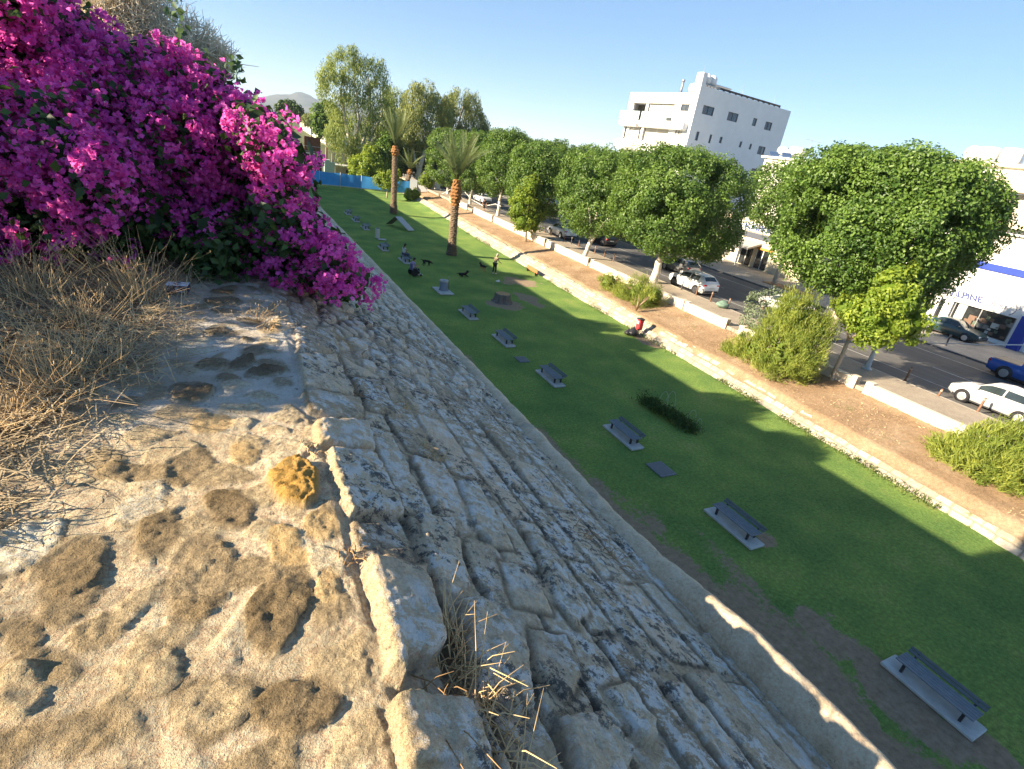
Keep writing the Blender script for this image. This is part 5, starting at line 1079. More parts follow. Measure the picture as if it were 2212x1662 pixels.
for k in range(6):
    y = yy0 + (yy1 - yy0) * k / 5.6 - 22; zz = fac(500, 640)[1] - .06 ; mb.add([(-.03, y, zz), (-.03, y - .13, zz), (-.03, y - .40, zz + .52), (-.03, y - .27, zz + .52)], [[0, 1, 2, 3]])
mb.build('slash_marks', M_GLET, sh)
yb0, zb0 = fac(1300, 840); yb1, _ = fac(1560, 890); put_text('BURY', FX, yb0, zb0 - .06, yb0 - yb1, .36, M_GLET, sh, origin=so)
mb = MB(); cy_, cz_ = fac(1570, 880)
for k in range(7): a0 = R_(75 - k * 20); a1 = R_(75 - (k + 1) * 20 + 3); mb.add([(-.03, cy_ - 22 - .62 * math.cos(a), cz_ + .55 * math.sin(a)) if 0 else (-.03, cy_ - 22 - q * math.cos(a), cz_ - .05 + q * math.sin(a)) for a, q in ((a0, .52), (a1, .52), (a1, .58), (a0, .58))], [[0, 1, 2, 3]])
for k in range(6): mb.box((-.03, cy_ - 22 - .1 - .09 * (k % 3) - .5 * (k // 3), cz_ + .08 * (k % 3)), (.02, .05, .05))
mb.build('round_emblem', M_GLET, sh)
yn0, zn0 = fac(500, 400); yn1, _ = fac(715, 440); put_text('JANUS', FX, yn0 + .35, zn0 - .05, yn0 + .35 - yn1, .34, M_NAVY, sh, origin=so)
mb = MB(); y, z = fac(655, 490); mb.box((-.12, y - 22, z), (.2, .26, .2)); y2, z2 = fac(780, 245); mb.tube([(-.05, y - 22, z + .1), (-.25, y2 - 22, z2)], .02, 5); mb.tube([(-.25, y2 - 22, z2), (-.02, y2 - 22 + .9, z2 - .15)], .015, 5); mb.build('floodlight', M_GREY, sh)
y, z = fac(350, 570); mb = MB(); mb.lathe((-.06, y - 22, z), [(.20, -.02), (.26, -.02), (.26, .02), (.20, .02)], 16, 'X'); mb.build('round_sign', M_GREY, sh)
for y_, z_, lab in ((28.6, 15.1, 'white water tank on the shop roof, the one nearer the satellite dish'), (26.9, 15.1, 'white water tank on the shop roof at the right picture edge')):
    tk = thing('water_tank', lab, 'water tank', (FX + 1.0, y_, 14.7), 0, 'white tanks on the shop roof'); mb = MB(); mb.lathe((0, 0, .05), [(.3, 0), (.78, .05), (.8, .35), (.79, .95), (.74, 1.15), (.3, 1.22)], 18); mb.build('tank', M_WHITE, tk); mb = MB(); mb.box((0, 0, 0), (1.7, 1.6, .12)); mb.build('plinth', M_CONC, tk); mb = MB(); mb.tube([(-.3, -.5, 1.2), (-.3, -.75, .9), (-.3, -.8, 0)], .03, 6); mb.build('pipe', M_GREY, tk)
dh = thing('satellite_dish', 'large round white satellite dish on the roof above the huge ficus', 'satellite dish', (FX + .6, 29.6, 14.6), R_(0)); mb = MB(); V = []; F = []
for i in range(7):
    for k in range(20): r_ = .62 * i / 6; a = 2 * math.pi * k / 20; V.append((-.25 + .5 * r_ * r_, r_ * math.cos(a), .75 + r_ * math.sin(a)))
F = [[i * 20 + k, i * 20 + (k + 1) % 20, (i + 1) * 20 + (k + 1) % 20, (i + 1) * 20 + k] for i in range(6) for k in range(20)]; mb.add(V, F, True); mb.build('reflector', M_WHITE, dh)
mb = MB(); mb.tube([(0, 0, 0), (0, 0, .75)], .05, 6); mb.build('mast', M_GREY, dh); mb = MB(); mb.tube([(-.2, 0, .2), (-.85, 0, .7)], .02, 5); mb.box((-.85, 0, .72), (.12, .1, .1)); mb.build('feed_arm', M_DARK, dh)
# ---- lettered shop seen between the crowns
KX = 51.6; ks = thing('shop_building', 'low cream shop with a white lettered sign and grey canopy between two crowns', 'building', (KX, 47, 0)); ko = np.array([KX, 47, 0])
mb = MB(); wall_with_holes(39.5, 57, 1.6, 6.9, [(44.2, 46.1, 1.75, 3.9), (46.6, 48.5, 1.75, 3.75), (49.3, 52.5, 2.7, 3.8)], lambda u, z: (0, u - 47, z), mb); mb.quad((0, -7.5, 6.9), (0, 10, 6.9), (9, 10, 6.9), (9, -7.5, 6.9)); mb.quad((0, -7.5, 1.6), (0, -7.5, 6.9), (9, -7.5, 6.9), (9, -7.5, 1.6)); mb.build('wall', M_CREAM, ks)
mb = MB(); mb.box((-.12, 0, 6.05), (.14, 6.6, 1.0), bev=.02); sg = mb.build('sign_board', M_WHITE, ks)
pk = at(1622, 489, X=KX); put_text('KAIKIS', KX - .2, 48.7, 5.72, 4.4, .62, plain('sign_letter', (.10, .13, .30), .5, .1), ks, origin=ko)
mb = MB(); mb.box((-.05, 0, 5.15), (.08, 6.4, .6)); mb.build('dark_strip', plain('strip_dark', (.09, .10, .13), .4), ks)
mb = MB(); mb.add([(-2.0, -1.4, 3.95), (-2.0, 1.9, 3.95), (0, 1.9, 4.55), (0, -1.4, 4.55), (-2.0, -1.4, 3.75), (-2.0, 1.9, 3.75), (0, 1.9, 4.35), (0, -1.4, 4.35)], [[0, 1, 2, 3], [7, 6, 5, 4], [0, 4, 5, 1], [1, 5, 6, 2], [0, 3, 7, 4]]); mb.build('canopy', plain('canopy_grey', (.42, .40, .37), .8), ks)
mb = MB(); mb.box((-1.95, 1.75, 2.7), (.14, .14, 2.1)); mb.box((-1.95, -.2, 2.7), (.14, .14, 2.1)); mb.box((-1.95, .8, 3.68), (.12, 2.0, .14)); mb.build('porch_frame', M_WHITE, ks)
for y, w_ in ((45.15, 1.85), (47.55, 1.85)): d = MB().box((.15, y - 47, 2.8), (.05, w_, 2.1)).build('door', M_DGLASS, ks); f = MB(); [f.box((.1, y - 47 + o_, 2.8), (.06, .09, 2.1)) for o_ in (-w_ / 2, 0, w_ / 2)]; f.build('frame', M_WHITE, d)
mb = MB(); mb.box((-.08, -2.0, 3.98), (.12, 2.2, .22)); mb.build('orange_strip', plain('orange_paint', (.70, .30, .05), .6), ks)
MB().box((.15, 3.9, 3.25), (.05, 3.1, 1.05)).build('window', M_DGLASS, ks)
mb = MB(); mb.box((-.1, 2.9, 3.1), (.22, .35, .35)); mb.build('wall_box', M_WHITE, ks)
# ---- flat roofed white house with tanks between the two
hp_ = at(1712, 345, X=62); hh = thing('flat_roof_house', 'white flat roofed house with roof tanks right of the apartment block', 'building', (62, hp_[1], 0))
mb = MB(); mb.box((4, 0, hp_[2] / 2 + .4), (8, 9, hp_[2] - .8), bev=.05); mb.box((3.9, 0, hp_[2]), (8.6, 9.6, .25)); mb.build('wall', M_WHITE2, hh)
for k, (dy, dz) in enumerate(((2.3, .9), (.9, 1.05), (-.4, .95), (1.6, .55))): mb = MB(); mb.lathe((.6 + .5 * (k % 2), dy, hp_[2] + dz), [(.2, -.75), (.52, -.68), (.55, 0), (.52, .68), (.2, .75)], 14, 'X'); mb.build('water_tank', M_WHITE, hh)
mb = MB()
for dy in (-.9, .2, 1.3, 2.8): mb.tube([(.3, dy, hp_[2]), (.7, dy + .3, hp_[2] + .6)], .04, 5); mb.tube([(.8, dy + .4, hp_[2]), (.5, dy, hp_[2] + .6)], .04, 5)
mb.build('tank_stand', M_GREY, hh)
for dy in (2.8, .8): mb = MB(); mb.box((-.3, dy, hp_[2] + .35), (.06, 1.4, .8), tilt=(R_(-35), 'Y')); mb.build('solar_panel', plain('solar_blue', (.05, .09, .20), .3), hh)
p = at(1750, 300, X=62); mb = MB(); mb.tube([(.5, p[1] - hp_[1], hp_[2] - .2), (.5, p[1] - hp_[1], p[2])], .03, 5); mb.tube([(.5, p[1] - hp_[1] - 1.3, p[2] - .35), (.5, p[1] - hp_[1] + 1.0, p[2])], .025, 4); mb.tube([(.5, p[1] - hp_[1] - .4, p[2] - .8), (.5, p[1] - hp_[1] + .3, p[2] - .7)], .02, 4)
for k in range(6): y_ = p[1] - hp_[1] - 1.2 + .4 * k; mb.tube([(.2, y_, p[2] - .32 + .06 * k), (.8, y_, p[2] - .32 + .06 * k)], .012, 4)
mb.build('aerial', M_GREY, hh)

# ---- beyond the lawn
def px_dims(x0, y0, x1, y1, Y):
    a, b = at(x0, y1, Y=Y), at(x1, y1, Y=Y); c = at((x0 + x1) / 2, y1, Y=Y); tp = at((x0 + x1) / 2, y0, Y=Y); return c, abs(b[0] - a[0]), tp[2] - c[2]
p0, p1 = at(606, 244, z=5.6), at(708, 283, z=5.6)
lb = thing('long_building', 'long low white building with a red tiled roof far beyond the bougainvillea', 'building', (p1[0], p1[1], 0), math.atan2(p0[1] - p1[1], p0[0] - p1[0])); LL = min(260, np.linalg.norm(p0 - p1))
mb = MB(); mb.box((LL / 2, -4, 2.5), (LL, 8, 6.0)); mb.build('wall', M_WHITE2, lb)
mb = MB(); mb.add([(0, .5, 5.52), (LL, .5, 5.52), (LL, -4, 6.9), (0, -4, 6.9), (0, -8.5, 5.52), (LL, -8.5, 5.52)], [[0, 1, 2, 3], [3, 2, 5, 4], [0, 3, 4], [1, 5, 2]]); mb.build('roof', plain('red_tile', (.42, .19, .11), .85, .2, 1), lb)
for k in range(14):
    for z in (4.1, 1.6): MB().box((4 + k * LL / 15, .04, z), (1.2, .1, 1.3)).build('window', M_GLASS, lb)
def wooden_stage():
    c, w, h = px_dims(640, 330, 697, 372, 122); st = thing('stage_structure', 'brown slatted stage wall on a black open base behind the blue fence', 'stage', tuple(c))
    mb = MB(); mb.box((0, 0, h * .82), (w, 3.0, h * .36)); mb.box((0, 1.2, h * .3), (w * .98, .2, h * .6)); mb.build('black_skirt', plain('black_cloth', (.025, .025, .03), .8), st)
    mb = MB(); [mb.box((x, -1.7, h * .5), (.14, .14, h)) for x in np.linspace(-w / 2, w / 2, 5)]; mb.box((0, -1.7, h * .35), (w, .1, .12)); mb.box((0, -1.72, h * 1.0), (w * 1.05, .14, .16)); mb.build('scaffold', plain('pale_metal', (.62, .63, .64), .5), st)
    c2, w2, h2 = px_dims(657, 295, 692, 329, 122); mb = MB()
    for k in range(11): mb.box((c2[0] - c[0] + (k - 5) * w2 / 11, -.6, h * 1.02 + h2 / 2), (w2 / 11 * .62, .12, h2))
    mb.box((c2[0] - c[0], -.45, h * 1.02 + h2 / 2), (w2, .1, h2 * .98)); mb.build('slatted_wall', plain('red_wood', (.20, .085, .05), .8, .3, 2), st)
    mb = MB(); mb.box((c2[0] - c[0], -.72, h * 1.02 + h2 * .4), (w2, .06, .12)); mb.box((c2[0] - c[0], -.72, h * 1.02 + h2 * .08), (w2, .06, .12)); mb.build('rail', M_GREY, st)
wooden_stage()
for (x0, y0, x1, y1), lab in (((700, 346, 712, 372), 'taller pale green utility cabinet behind the blue fence'), ((711, 352, 723, 374), 'lower pale green utility cabinet right of the taller one')):
    c, w, h = px_dims(x0, y0, x1, y1, 114); cb = thing('utility_cabinet', lab, 'cabinet', tuple(c), 0, 'pale green cabinets'); mb = MB(); mb.box((0, 0, h / 2), (w, 1.0, h), bev=.04); mb.build('body', plain('pale_green', (.42, .55, .50), .6), cb); mb = MB(); mb.box((0, 0, h + .04), (w + .12, 1.15, .1), bev=.02); mb.build('lid', plain('pale_green2', (.50, .60, .55), .6), cb); mb = MB(); mb.box((0, -.52, h * .5), (w * .8, .05, h * .8)); mb.build('door', plain('pale_green', (.42, .55, .50), .6), cb)
c, w, h = px_dims(722, 360, 765, 380, 117); ht = thing('stone_hut', 'low beige stone hut with a flat slab roof behind the cabinets', 'hut', tuple(c)); mb = MB(); mb.box((0, 0, h / 2), (w, 3, h)); mb.build('wall', plain('hut_stone', (.42, .36, .28), .9, .2, 2), ht); mb = MB(); mb.box((0, 0, h + .12), (w + .6, 3.6, .25), bev=.03); mb.build('roof', M_CONC, ht); MB().box((.8, -1.52, h * .55), (1.4, .06, h * .35)).build('window', M_DARK, ht)
c, w, h = px_dims(718, 318, 780, 362, 150); bw = thing('boundary_wall', 'beige ruined wall with arches behind the gum tree', 'wall', tuple(c)); mb = MB(); wall_with_holes(-w / 2, w / 2, 0, h, [(-w * .3, -w * .2, h * .2, h * .7), (-w * .08, w * .02, h * .2, h * .7), (w * .16, w * .27, h * .2, h * .7)], lambda u, z: (u, 0, z), mb); mb.box((0, 1.2, h * .3), (w, .5, h * .6)); mb.build('wall_body', plain('ruin_stone', (.45, .36, .28), .95, .25, 1.5), bw); MB().box((0, .3, h + .1), (w, 1.0, .25)).build('coping', M_CONC, bw)
rk = np.random.default_rng(3)
for k, (px, py, s) in enumerate(((750, 385, .75), (757, 389, .6), (743, 391, .55), (763, 384, .5), (768, 390, .45), (737, 386, .4))):
    c = at(px, py, Y=109); me = bpy.data.meshes.new('boulder'); bm = bmesh.new(); bmesh.ops.create_icosphere(bm, subdivisions=2, radius=s)
    for v in bm.verts: v.co *= 1 + .35 * (vnoise(np.array([v.co.x * 1.5 + k]), np.array([v.co.y * 1.5]), np.array([v.co.z * 1.5]), 5)[0] - .5); v.co.z *= .75
    bm.to_mesh(me); bm.free(); me.materials.append(plain('pale_rock', (.62, .52, .42), .95, .2, 2))
    tag(link('boulder', me, None, tuple(c)), ['largest pale boulder on the heap behind the blue fence', 'pale boulder at the front of the heap behind the blue fence', 'pale boulder low at the heap\'s left side behind the fence', 'pale boulder at the top of the heap\'s right side', 'small pale boulder at the right foot of the heap', 'smallest pale boulder at the left end of the heap'][k], 'boulder', 'boulders heaped behind the fence')
for x0, lab in ((760, 'left bare white trunk foot of a gum sapling'),): pass
# blue mesh fence panels
t = NT('blue_mesh'); t.base(t.ramp(t.noise(1.2, 5, .65), [(.3, (.03, .20, .62)), (.7, (.07, .33, .80))]), .7, .2); _tr = t.n('ShaderNodeBsdfTranslucent'); _tr.inputs[0].default_value = (.10, .42, .95, 1)
_mx = t.n('ShaderNodeMixShader', in_={0: .5}); t.l(t.b.outputs[0], _mx.inputs[1]); t.l(_tr.outputs[0], _mx.inputs[2]); t.l(_mx.outputs[0], t.out.inputs['Surface']); M_MESH = t.m; M_POSTG = plain('galvanised', (.52, .54, .54), .5, .15)
fx = [(596, 394), (690, 399), (735, 403), (780, 408), (824, 412), (853, 416), (884, 419)]
flab = ['blue mesh fence panel disappearing behind the bougainvillea', 'bright blue mesh fence panel next to the bougainvillea', 'paler blue mesh fence panel below the boulder heap', 'blue mesh fence panel left of the small lawn tree', 'dark blue mesh fence panel behind the small lawn tree', 'last blue mesh fence panel right of the tall palm']
for k in range(6):
    a, b = at(*fx[k], z=.42), at(*fx[k + 1], z=.42); L_ = np.linalg.norm(b - a); rz = math.atan2(b[1] - a[1], b[0] - a[0]); fp = thing('fence_panel', flab[k], 'fence', tuple(a), rz, 'blue site fence panels')
    V = []; n_ = 24
    for i in range(n_ + 1):
        for j in range(7): q = i / n_; V.append((q * L_, .05 * math.sin(q * 9 + k) * (j / 6), .12 + 1.98 * j / 6 - .09 * math.sin(math.pi * q) * (j / 6) ** 2))
    mb = MB(); mb.add(V, [[i * 7 + j, (i + 1) * 7 + j, (i + 1) * 7 + j + 1, i * 7 + j + 1] for i in range(n_) for j in range(6)], True); mb.build('mesh_sheet', M_MESH, fp)
    mb = MB(); mb.tube([(0, -.06, -.3), (0, -.06, 2.2)], .05, 6); mb.build('post', M_POSTG, fp)
    mb = MB(); mb.box((L_ * .5, -.1, .06), (L_ * .97, .12, .12)); mb.build('foot_rail', M_CONC, fp)
for k, ((x0, y0), (x1, y1), lab) in enumerate((((884, 419), (900, 420), 'narrow grey hoarding panel beside the last blue fence panel'), ((902, 420), (936, 424), 'wide pale grey hoarding panel behind the small palm'), ((938, 424), (949, 423), 'white hoarding panel at the road edge'))):
    a, b = at(x0, y0, z=.5), at(x1, y1, z=.6); L_ = np.linalg.norm(b - a); ho = thing('hoarding', lab, 'hoarding', tuple(a), math.atan2(b[1] - a[1], b[0] - a[0]), 'pale hoarding panels'); mb = MB(); mb.box((L_ / 2, 0, 1.25), (L_, .06, 2.4)); mb.build('panel', plain('hoarding_grey', (.50, .52, .54), .6, .1) if k < 2 else M_WHITE2, ho); mb = MB(); mb.tube([(.05, .08, 0), (.05, .08, 2.5)], .05, 6); mb.build('post', M_POSTG, ho)
pb = at(1008, 378, Y=135); wh = thing('roadside_shelter', 'dark blue canopied shelter far down the road beneath the gum trees', 'shelter', (pb[0] - 2, 135, 1.6)); mb = MB(); mb.box((0, 0, 4.0), (9, 4, .5), bev=.1); mb.build('canopy', plain('canopy_navy', (.03, .06, .13), .6), wh); mb = MB(); [mb.box((x, y, 1.9), (.2, .2, 3.8)) for x in (-4, 0, 4) for y in (-1.6, 1.6)]; mb.build('post', M_GREY, wh); mb = MB(); mb.box((0, 1.9, 1.5), (8.6, .2, 2.8)); mb.build('back_wall', M_WHITE2, wh)
# ================================================================ vehicles
M_TYRE = plain('tyre_rubber', (.022, .022, .024), .85, .2, 10); M_RIM = plain('alloy', (.55, .56, .58), .35, .1, 5, metal=.6); M_RIMD = plain('dark_alloy', (.10, .10, .11), .35, .1, 5, metal=.5)
M_LAMPR = glassy('red_lamp', (.45, .02, .02), .15); M_LAMPW = glassy('clear_lamp', (.70, .72, .74), .1, .1); M_TRIM = plain('car_trim', (.025, .025, .028), .5, .2, 6); M_PLATE = plain('number_plate', (.75, .72, .60), .5, .05); M_CARGLASS = glassy('car_glass', (.02, .028, .032), .05, .8)
def paint(name, c, metal=.0): return plain(name, c, .28, .05, 1.5, .5, metal, 0.0, coat=.6)
# profile: (x, belt z, top z, half width scale, roof half width scale); x runs from tail to nose, in metres
KINDS = {
    'crossover': (4.40, 1.84, [(-2.20, .62, .66, .86, .84), (-2.14, .98, 1.02, .93, .86), (-2.0, 1.04, 1.16, .96, .80), (-1.62, 1.07, 1.53, .99, .70), (-1.1, 1.06, 1.60, 1, .70), (-.2, 1.04, 1.62, 1, .71), (.45, 1.02, 1.52, 1, .70), (1.10, 1.01, 1.06, .99, .82), (1.75, .95, .99, .96, .84), (2.10, .80, .84, .90, .80), (2.20, .55, .58, .82, .78)], 2.62, .345, (-1.55, .95)),
    'hatchback': (4.15, 1.74, [(-2.07, .60, .64, .86, .84), (-2.02, .90, .94, .93, .86), (-1.9, .96, 1.08, .96, .80), (-1.5, .99, 1.38, .99, .70), (-1.0, .98, 1.46, 1, .70), (-.1, .96, 1.48, 1, .71), (.45, .94, 1.39, 1, .70), (1.15, .92, .96, .99, .82), (1.65, .84, .88, .96, .84), (1.98, .72, .75, .90, .80), (2.07, .5, .53, .82, .78)], 2.55, .315, (-1.45, 1.0)),
    'sedan': (4.45, 1.72, [(-2.22, .60, .64, .86, .84), (-2.17, .88, .92, .93, .86), (-1.95, .92, .96, .97, .86), (-1.40, .94, .99, .99, .80), (-.85, .94, 1.34, 1, .68), (-.2, .93, 1.40, 1, .70), (.35, .92, 1.34, 1, .69), (1.05, .88, .93, .99, .82), (1.65, .80, .84, .97, .85), (2.12, .68, .72, .91, .82), (2.22, .5, .53, .84, .78)], 2.6, .31, (-1.15, .9)),
    'pickup': (5.2, 1.80, [(-2.6, .60, 1.00, .93, .98), (-2.55, 1.0, 1.06, .96, .96), (-1.2, 1.02, 1.06, .98, .96), (-.95, 1.04, 1.10, 1, .90), (-.85, 1.05, 1.66, 1, .74), (-.2, 1.04, 1.74, 1, .74), (.55, 1.03, 1.68, 1, .73), (1.15, 1.02, 1.08, 1, .84), (2.0, .98, 1.03, .98, .86), (2.5, .84, .88, .93, .84), (2.6, .55, .60, .86, .8)], 3.1, .38, (-.9, 1.0)),
}
def car(name, label, loc, rz, kind, mat, rim=None, group='vehicles on the street', plate=True, bed=False):
    L, W, prof, wb, wr, (ga, gb) = KINDS[kind]; t = thing(name, label, 'car' if kind != 'pickup' else 'pickup truck', tuple(loc), rz, group); hw = W / 2
    px = np.array([p[0] for p in prof]); f = lambda x, i: float(np.interp(x, px, [p[i] for p in prof]))
    xs = sorted(set(list(px) + list(np.linspace(px[0] + .1, px[-1] - .1, 22)))); zb = wr * .62
    def ring(x):
        b, tp, w, r_ = f(x, 1), f(x, 2), f(x, 3) * hw, f(x, 4) * hw; lo = zb + .10 * (abs(x) > L * .46)
        half = [(w * .86, lo), (w * .96, lo + .10), (w * 1.0, lo + (b - lo) * .5), (w * .985, b - .03), (w * .955, b)]
        k = min(1, max(0, (tp - b - .03) / .3)); half += [(w * .955 * (1 - k) + (r_ * 1.05) * k, b + (tp - b) * .86), (r_ * .92, tp - .008), (r_ * .5, tp + .012), (0, tp + .018)]
        return half
    V = []; F = []; n = 17
    for x in xs:
        h = ring(x); V += [(x, y, z) for y, z in h] + [(x, -y, z) for y, z in h[-2::-1]]
    for i in range(len(xs) - 1):
        for k in range(n - 1): F.append([i * n + k, (i + 1) * n + k, (i + 1) * n + k + 1, i * n + k + 1])
        F.append([i * n + n - 1, (i + 1) * n + n - 1, (i + 1) * n, i * n])
    F.append(list(range(n))); F.append([(len(xs) - 1) * n + k for k in range(n - 1, -1, -1)])
    mb = MB(); mb.add(V, F, True); mb.build('body', mat, t)
    # glass
    def side_pt(x, q, s, o=.012):
        h = ring(x); (y0, z0), (y1, z1) = h[4], h[5]; y, z = y0 + (y1 - y0) * q, z0 + (z1 - z0) * q; return (x, s * (y + o), z + o * .3)
    gx = [x for x in np.linspace(ga + .18, gb - .22, 12)]
    for s in (-1, 1):
        for seg, (a, b) in (('side_window', (gx[0], gx[0] + (gx[-1] - gx[0]) * .46)), ('side_window', (gx[0] + (gx[-1] - gx[0]) * .50, gx[-1]))):
            q = np.linspace(a, b, 6); mb = MB(); P = [side_pt(x, .10, s) for x in q] + [side_pt(x, .92, s) for x in q]; fc = [[i, i + 1, i + 7, i + 6] for i in range(5)]; mb.add(P, fc if s < 0 else [c[::-1] for c in fc]); mb.build(seg, M_CARGLASS, t)
    def screen(nm, x0, x1):
        mb = MB(); P = []
        for x in np.linspace(x0, x1, 6):
            h = ring(x); y, z = h[6]; P += [(x, -y * .93, z + .012), (x, 0, z + .034), (x, y * .93, z + .012)]
        fc = [[i * 3 + k, i * 3 + 3 + k, i * 3 + 4 + k, i * 3 + 1 + k] for i in range(5) for k in range(2)]; mb.add(P, fc, True); mb.build(nm, M_CARGLASS, t)
    tops = [(p[0], p[2]) for p in prof]; roof = max(z for x, z in tops)
    fr = [x for x, z in tops if z > roof * .9]; screen('windscreen', max(fr) + .06, min(x for x, z in tops if x > max(fr)) - .06); screen('rear_window', max(x for x, z in tops if x < min(fr)) + .05, min(fr) - .04)
    # lamps, plate, bumpers, sills
    for s in (-1, 1):
        w = f(-L / 2 + .1, 3) * hw; zl = f(-L / 2 + .12, 1) - .10
        mb = MB(); mb.box((-L / 2 + .085, s * (w - .16), zl), (.10, .34, .15), bev=.02); mb.build('tail_light', M_LAMPR, t)
        w = f(L / 2 - .16, 3) * hw; mb = MB(); mb.box((L / 2 - .16, s * (w - .20), f(L / 2 - .16, 1) - .09), (.22, .34, .13), bev=.03); mb.build('headlight', M_LAMPW, t)
        h = ring(gb - .15); mb = MB(); mb.box((gb - .22, s * (h[4][0] + .10), h[4][1] + .08), (.12, .18, .13), bev=.03); mb.build('mirror', mat, t)
    mb = MB(); mb.box((-L / 2 + .06, 0, .42), (.16, W * .84, .20), bev=.04); mb.build('rear_bumper', M_TRIM, t)
    mb = MB(); mb.box((L / 2 - .07, 0, .40), (.16, W * .76, .20), bev=.04); mb.box((L / 2 - .03, 0, .60), (.06, W * .4, .10), bev=.02); mb.build('front_bumper', M_TRIM, t)
    if plate: mb = MB(); mb.box((-L / 2 - .005, 0, .70), (.03, .48, .11)); mb.build('number_plate', M_PLATE, t)
    mb = MB(); mb.box((0, 0, .26), (L * .86, W * .92, .16)); 
    for sx in (-1, 1):
        for sy in (-1, 1): mb.lathe((sx * wb / 2, sy * hw * .90, wr + .02), [(wr * 1.17, -.10), (wr * 1.17, hw * .106)], 20, 'Y')
    mb.build('wheel_arches', M_TRIM, t)
    for sx in (-1, 1):
        for sy in (-1, 1):
            ty = MB().lathe((0, 0, 0), [(wr * .62, -.10), (wr * .94, -.10), (wr, -.06), (wr, .06), (wr * .94, .10), (wr * .62, .10)], 20, 'Y').build('wheel', M_TYRE, t, (sx * wb / 2, sy * (hw * .965 - .06), wr))
            mb = MB(); mb.lathe((0, sy * .085, 0), [(wr * .66, -.02), (wr * .66, .02)], 20, 'Y'); mb.build('rim_disc', M_RIMD, ty); mb = MB()
            for k in range(5): a = 2 * math.pi * k / 5; mb.add([(math.cos(a + d) * r_ * wr, sy * .112, math.sin(a + d) * r_ * wr) for r_, d in ((.12, -.6), (.63, -.20), (.63, .20), (.12, .6))], [[0, 1, 2, 3]])
            mb.lathe((0, sy * .108, 0), [(wr * .60, -.004), (wr * .67, -.004), (wr * .67, .004), (wr * .60, .004)], 20, 'Y'); mb.build('rim', rim or M_RIM, ty)
    if bed:
        mb = MB(); mb.box((-1.75, 0, 1.075), (1.5, W * .80, .02)); mb.build('load_bed', M_TRIM, t)
    return t
ZR = Z_ROAD - .1; HD = R_(90 + 1.9)
P_WHITE = paint('white_paint', (.80, .80, .79)); P_SILVER = paint('silver_paint', (.60, .61, .62), .3); P_GREYC = paint('grey_paint', (.22, .22, .22), .4); P_BLACK = paint('black_paint', (.012, .012, .014)); P_GREEN = paint('dark_green_paint', (.012, .045, .05)); P_BLUEC = paint('blue_car_paint', (.02, .10, .42)); P_NAVY = paint('navy_paint', (.02, .03, .14))
car('parked_car', 'silver white hatchback cut off by the right picture edge, beside brown posts', (34.25, 12.5, ZR), HD, 'hatchback', P_SILVER, group='cars along the near kerb')
car('parked_car', 'white crossover with dark rear window beside the thick white trunk', (33.05, 35.0, ZR), HD, 'crossover', P_WHITE, M_RIMD, 'cars along the near kerb')
car('moving_car', 'dark grey hatchback with red tail lights, just beyond the nearer white crossover', (37.1, 41.6, ZR), HD, 'hatchback', P_GREYC, group='cars driving on the street')
car('parked_car', 'white crossover farther along the kerb, in front of the silver car', (32.25, 57.6, ZR), HD, 'crossover', P_WHITE, M_RIM, 'cars along the near kerb')
car('moving_car', 'pale silver blue car facing the camera beyond the farther white crossover', (39.7, 68.5, ZR), HD + math.pi, 'sedan', paint('pale_blue_paint', (.42, .50, .58), .3), group='cars driving on the street')
car('moving_car', 'black car with one red light showing behind a forked trunk', (36.2, 54.8, ZR), HD, 'hatchback', P_BLACK, M_RIMD, group='cars driving on the street')
car('parked_car', 'distant white car near the pedestrian', (32.5, 86.0, ZR), HD, 'sedan', P_WHITE, group='cars along the near kerb')
car('parked_car', 'most distant white pickup between the palm and the hoarding', (31.3, 106.0, ZR), HD, 'pickup', P_WHITE, group='cars along the near kerb')
car('moving_car', 'distant dark car far down the shaded road', (37.0, 98.0, ZR), HD + math.pi, 'hatchback', P_BLACK, group='cars driving on the street')
_w = at(1690, 650, z=2.6)
car('parked_car', 'white car half hidden behind the grey sapling and the largest feathery bush', (_w[0] + .5, _w[1], ZR), HD, 'hatchback', P_SILVER, group='cars along the near kerb')
car('parked_car', 'dark green saloon parked on the far pavement outside the display window', (50.1, 23.4, Z_ROAD), R_(-90 + 4), 'sedan', P_GREEN, group='cars on the far pavement')
car('parked_car', 'navy car under the huge ficus, glimpsed behind the lime young tree', (49.6, 29.8, Z_ROAD), R_(-90 + 4), 'hatchback', P_NAVY, group='cars on the far pavement')
car('pickup_truck', 'bright blue pickup with an open load bed at the right picture edge', (43.0, 14.4, ZR), -HD + R_(4), 'pickup', P_BLUEC, M_RIM, 'cars driving on the street', bed=True)
a, b = at(2010, 741, X=43.2), at(2290, 746, X=43.2); mb = MB(); mb.tube([Vector(a) - Vector(b), Vector((a + b) / 2) + Vector((0, 0, -.06)) - Vector(b), (0, 0, 0)], .035, 8)
tag(mb.build('white_pole', M_WHITE, loc=tuple(b)), 'long thin white pole reaching out over the blue pickup', 'pole')

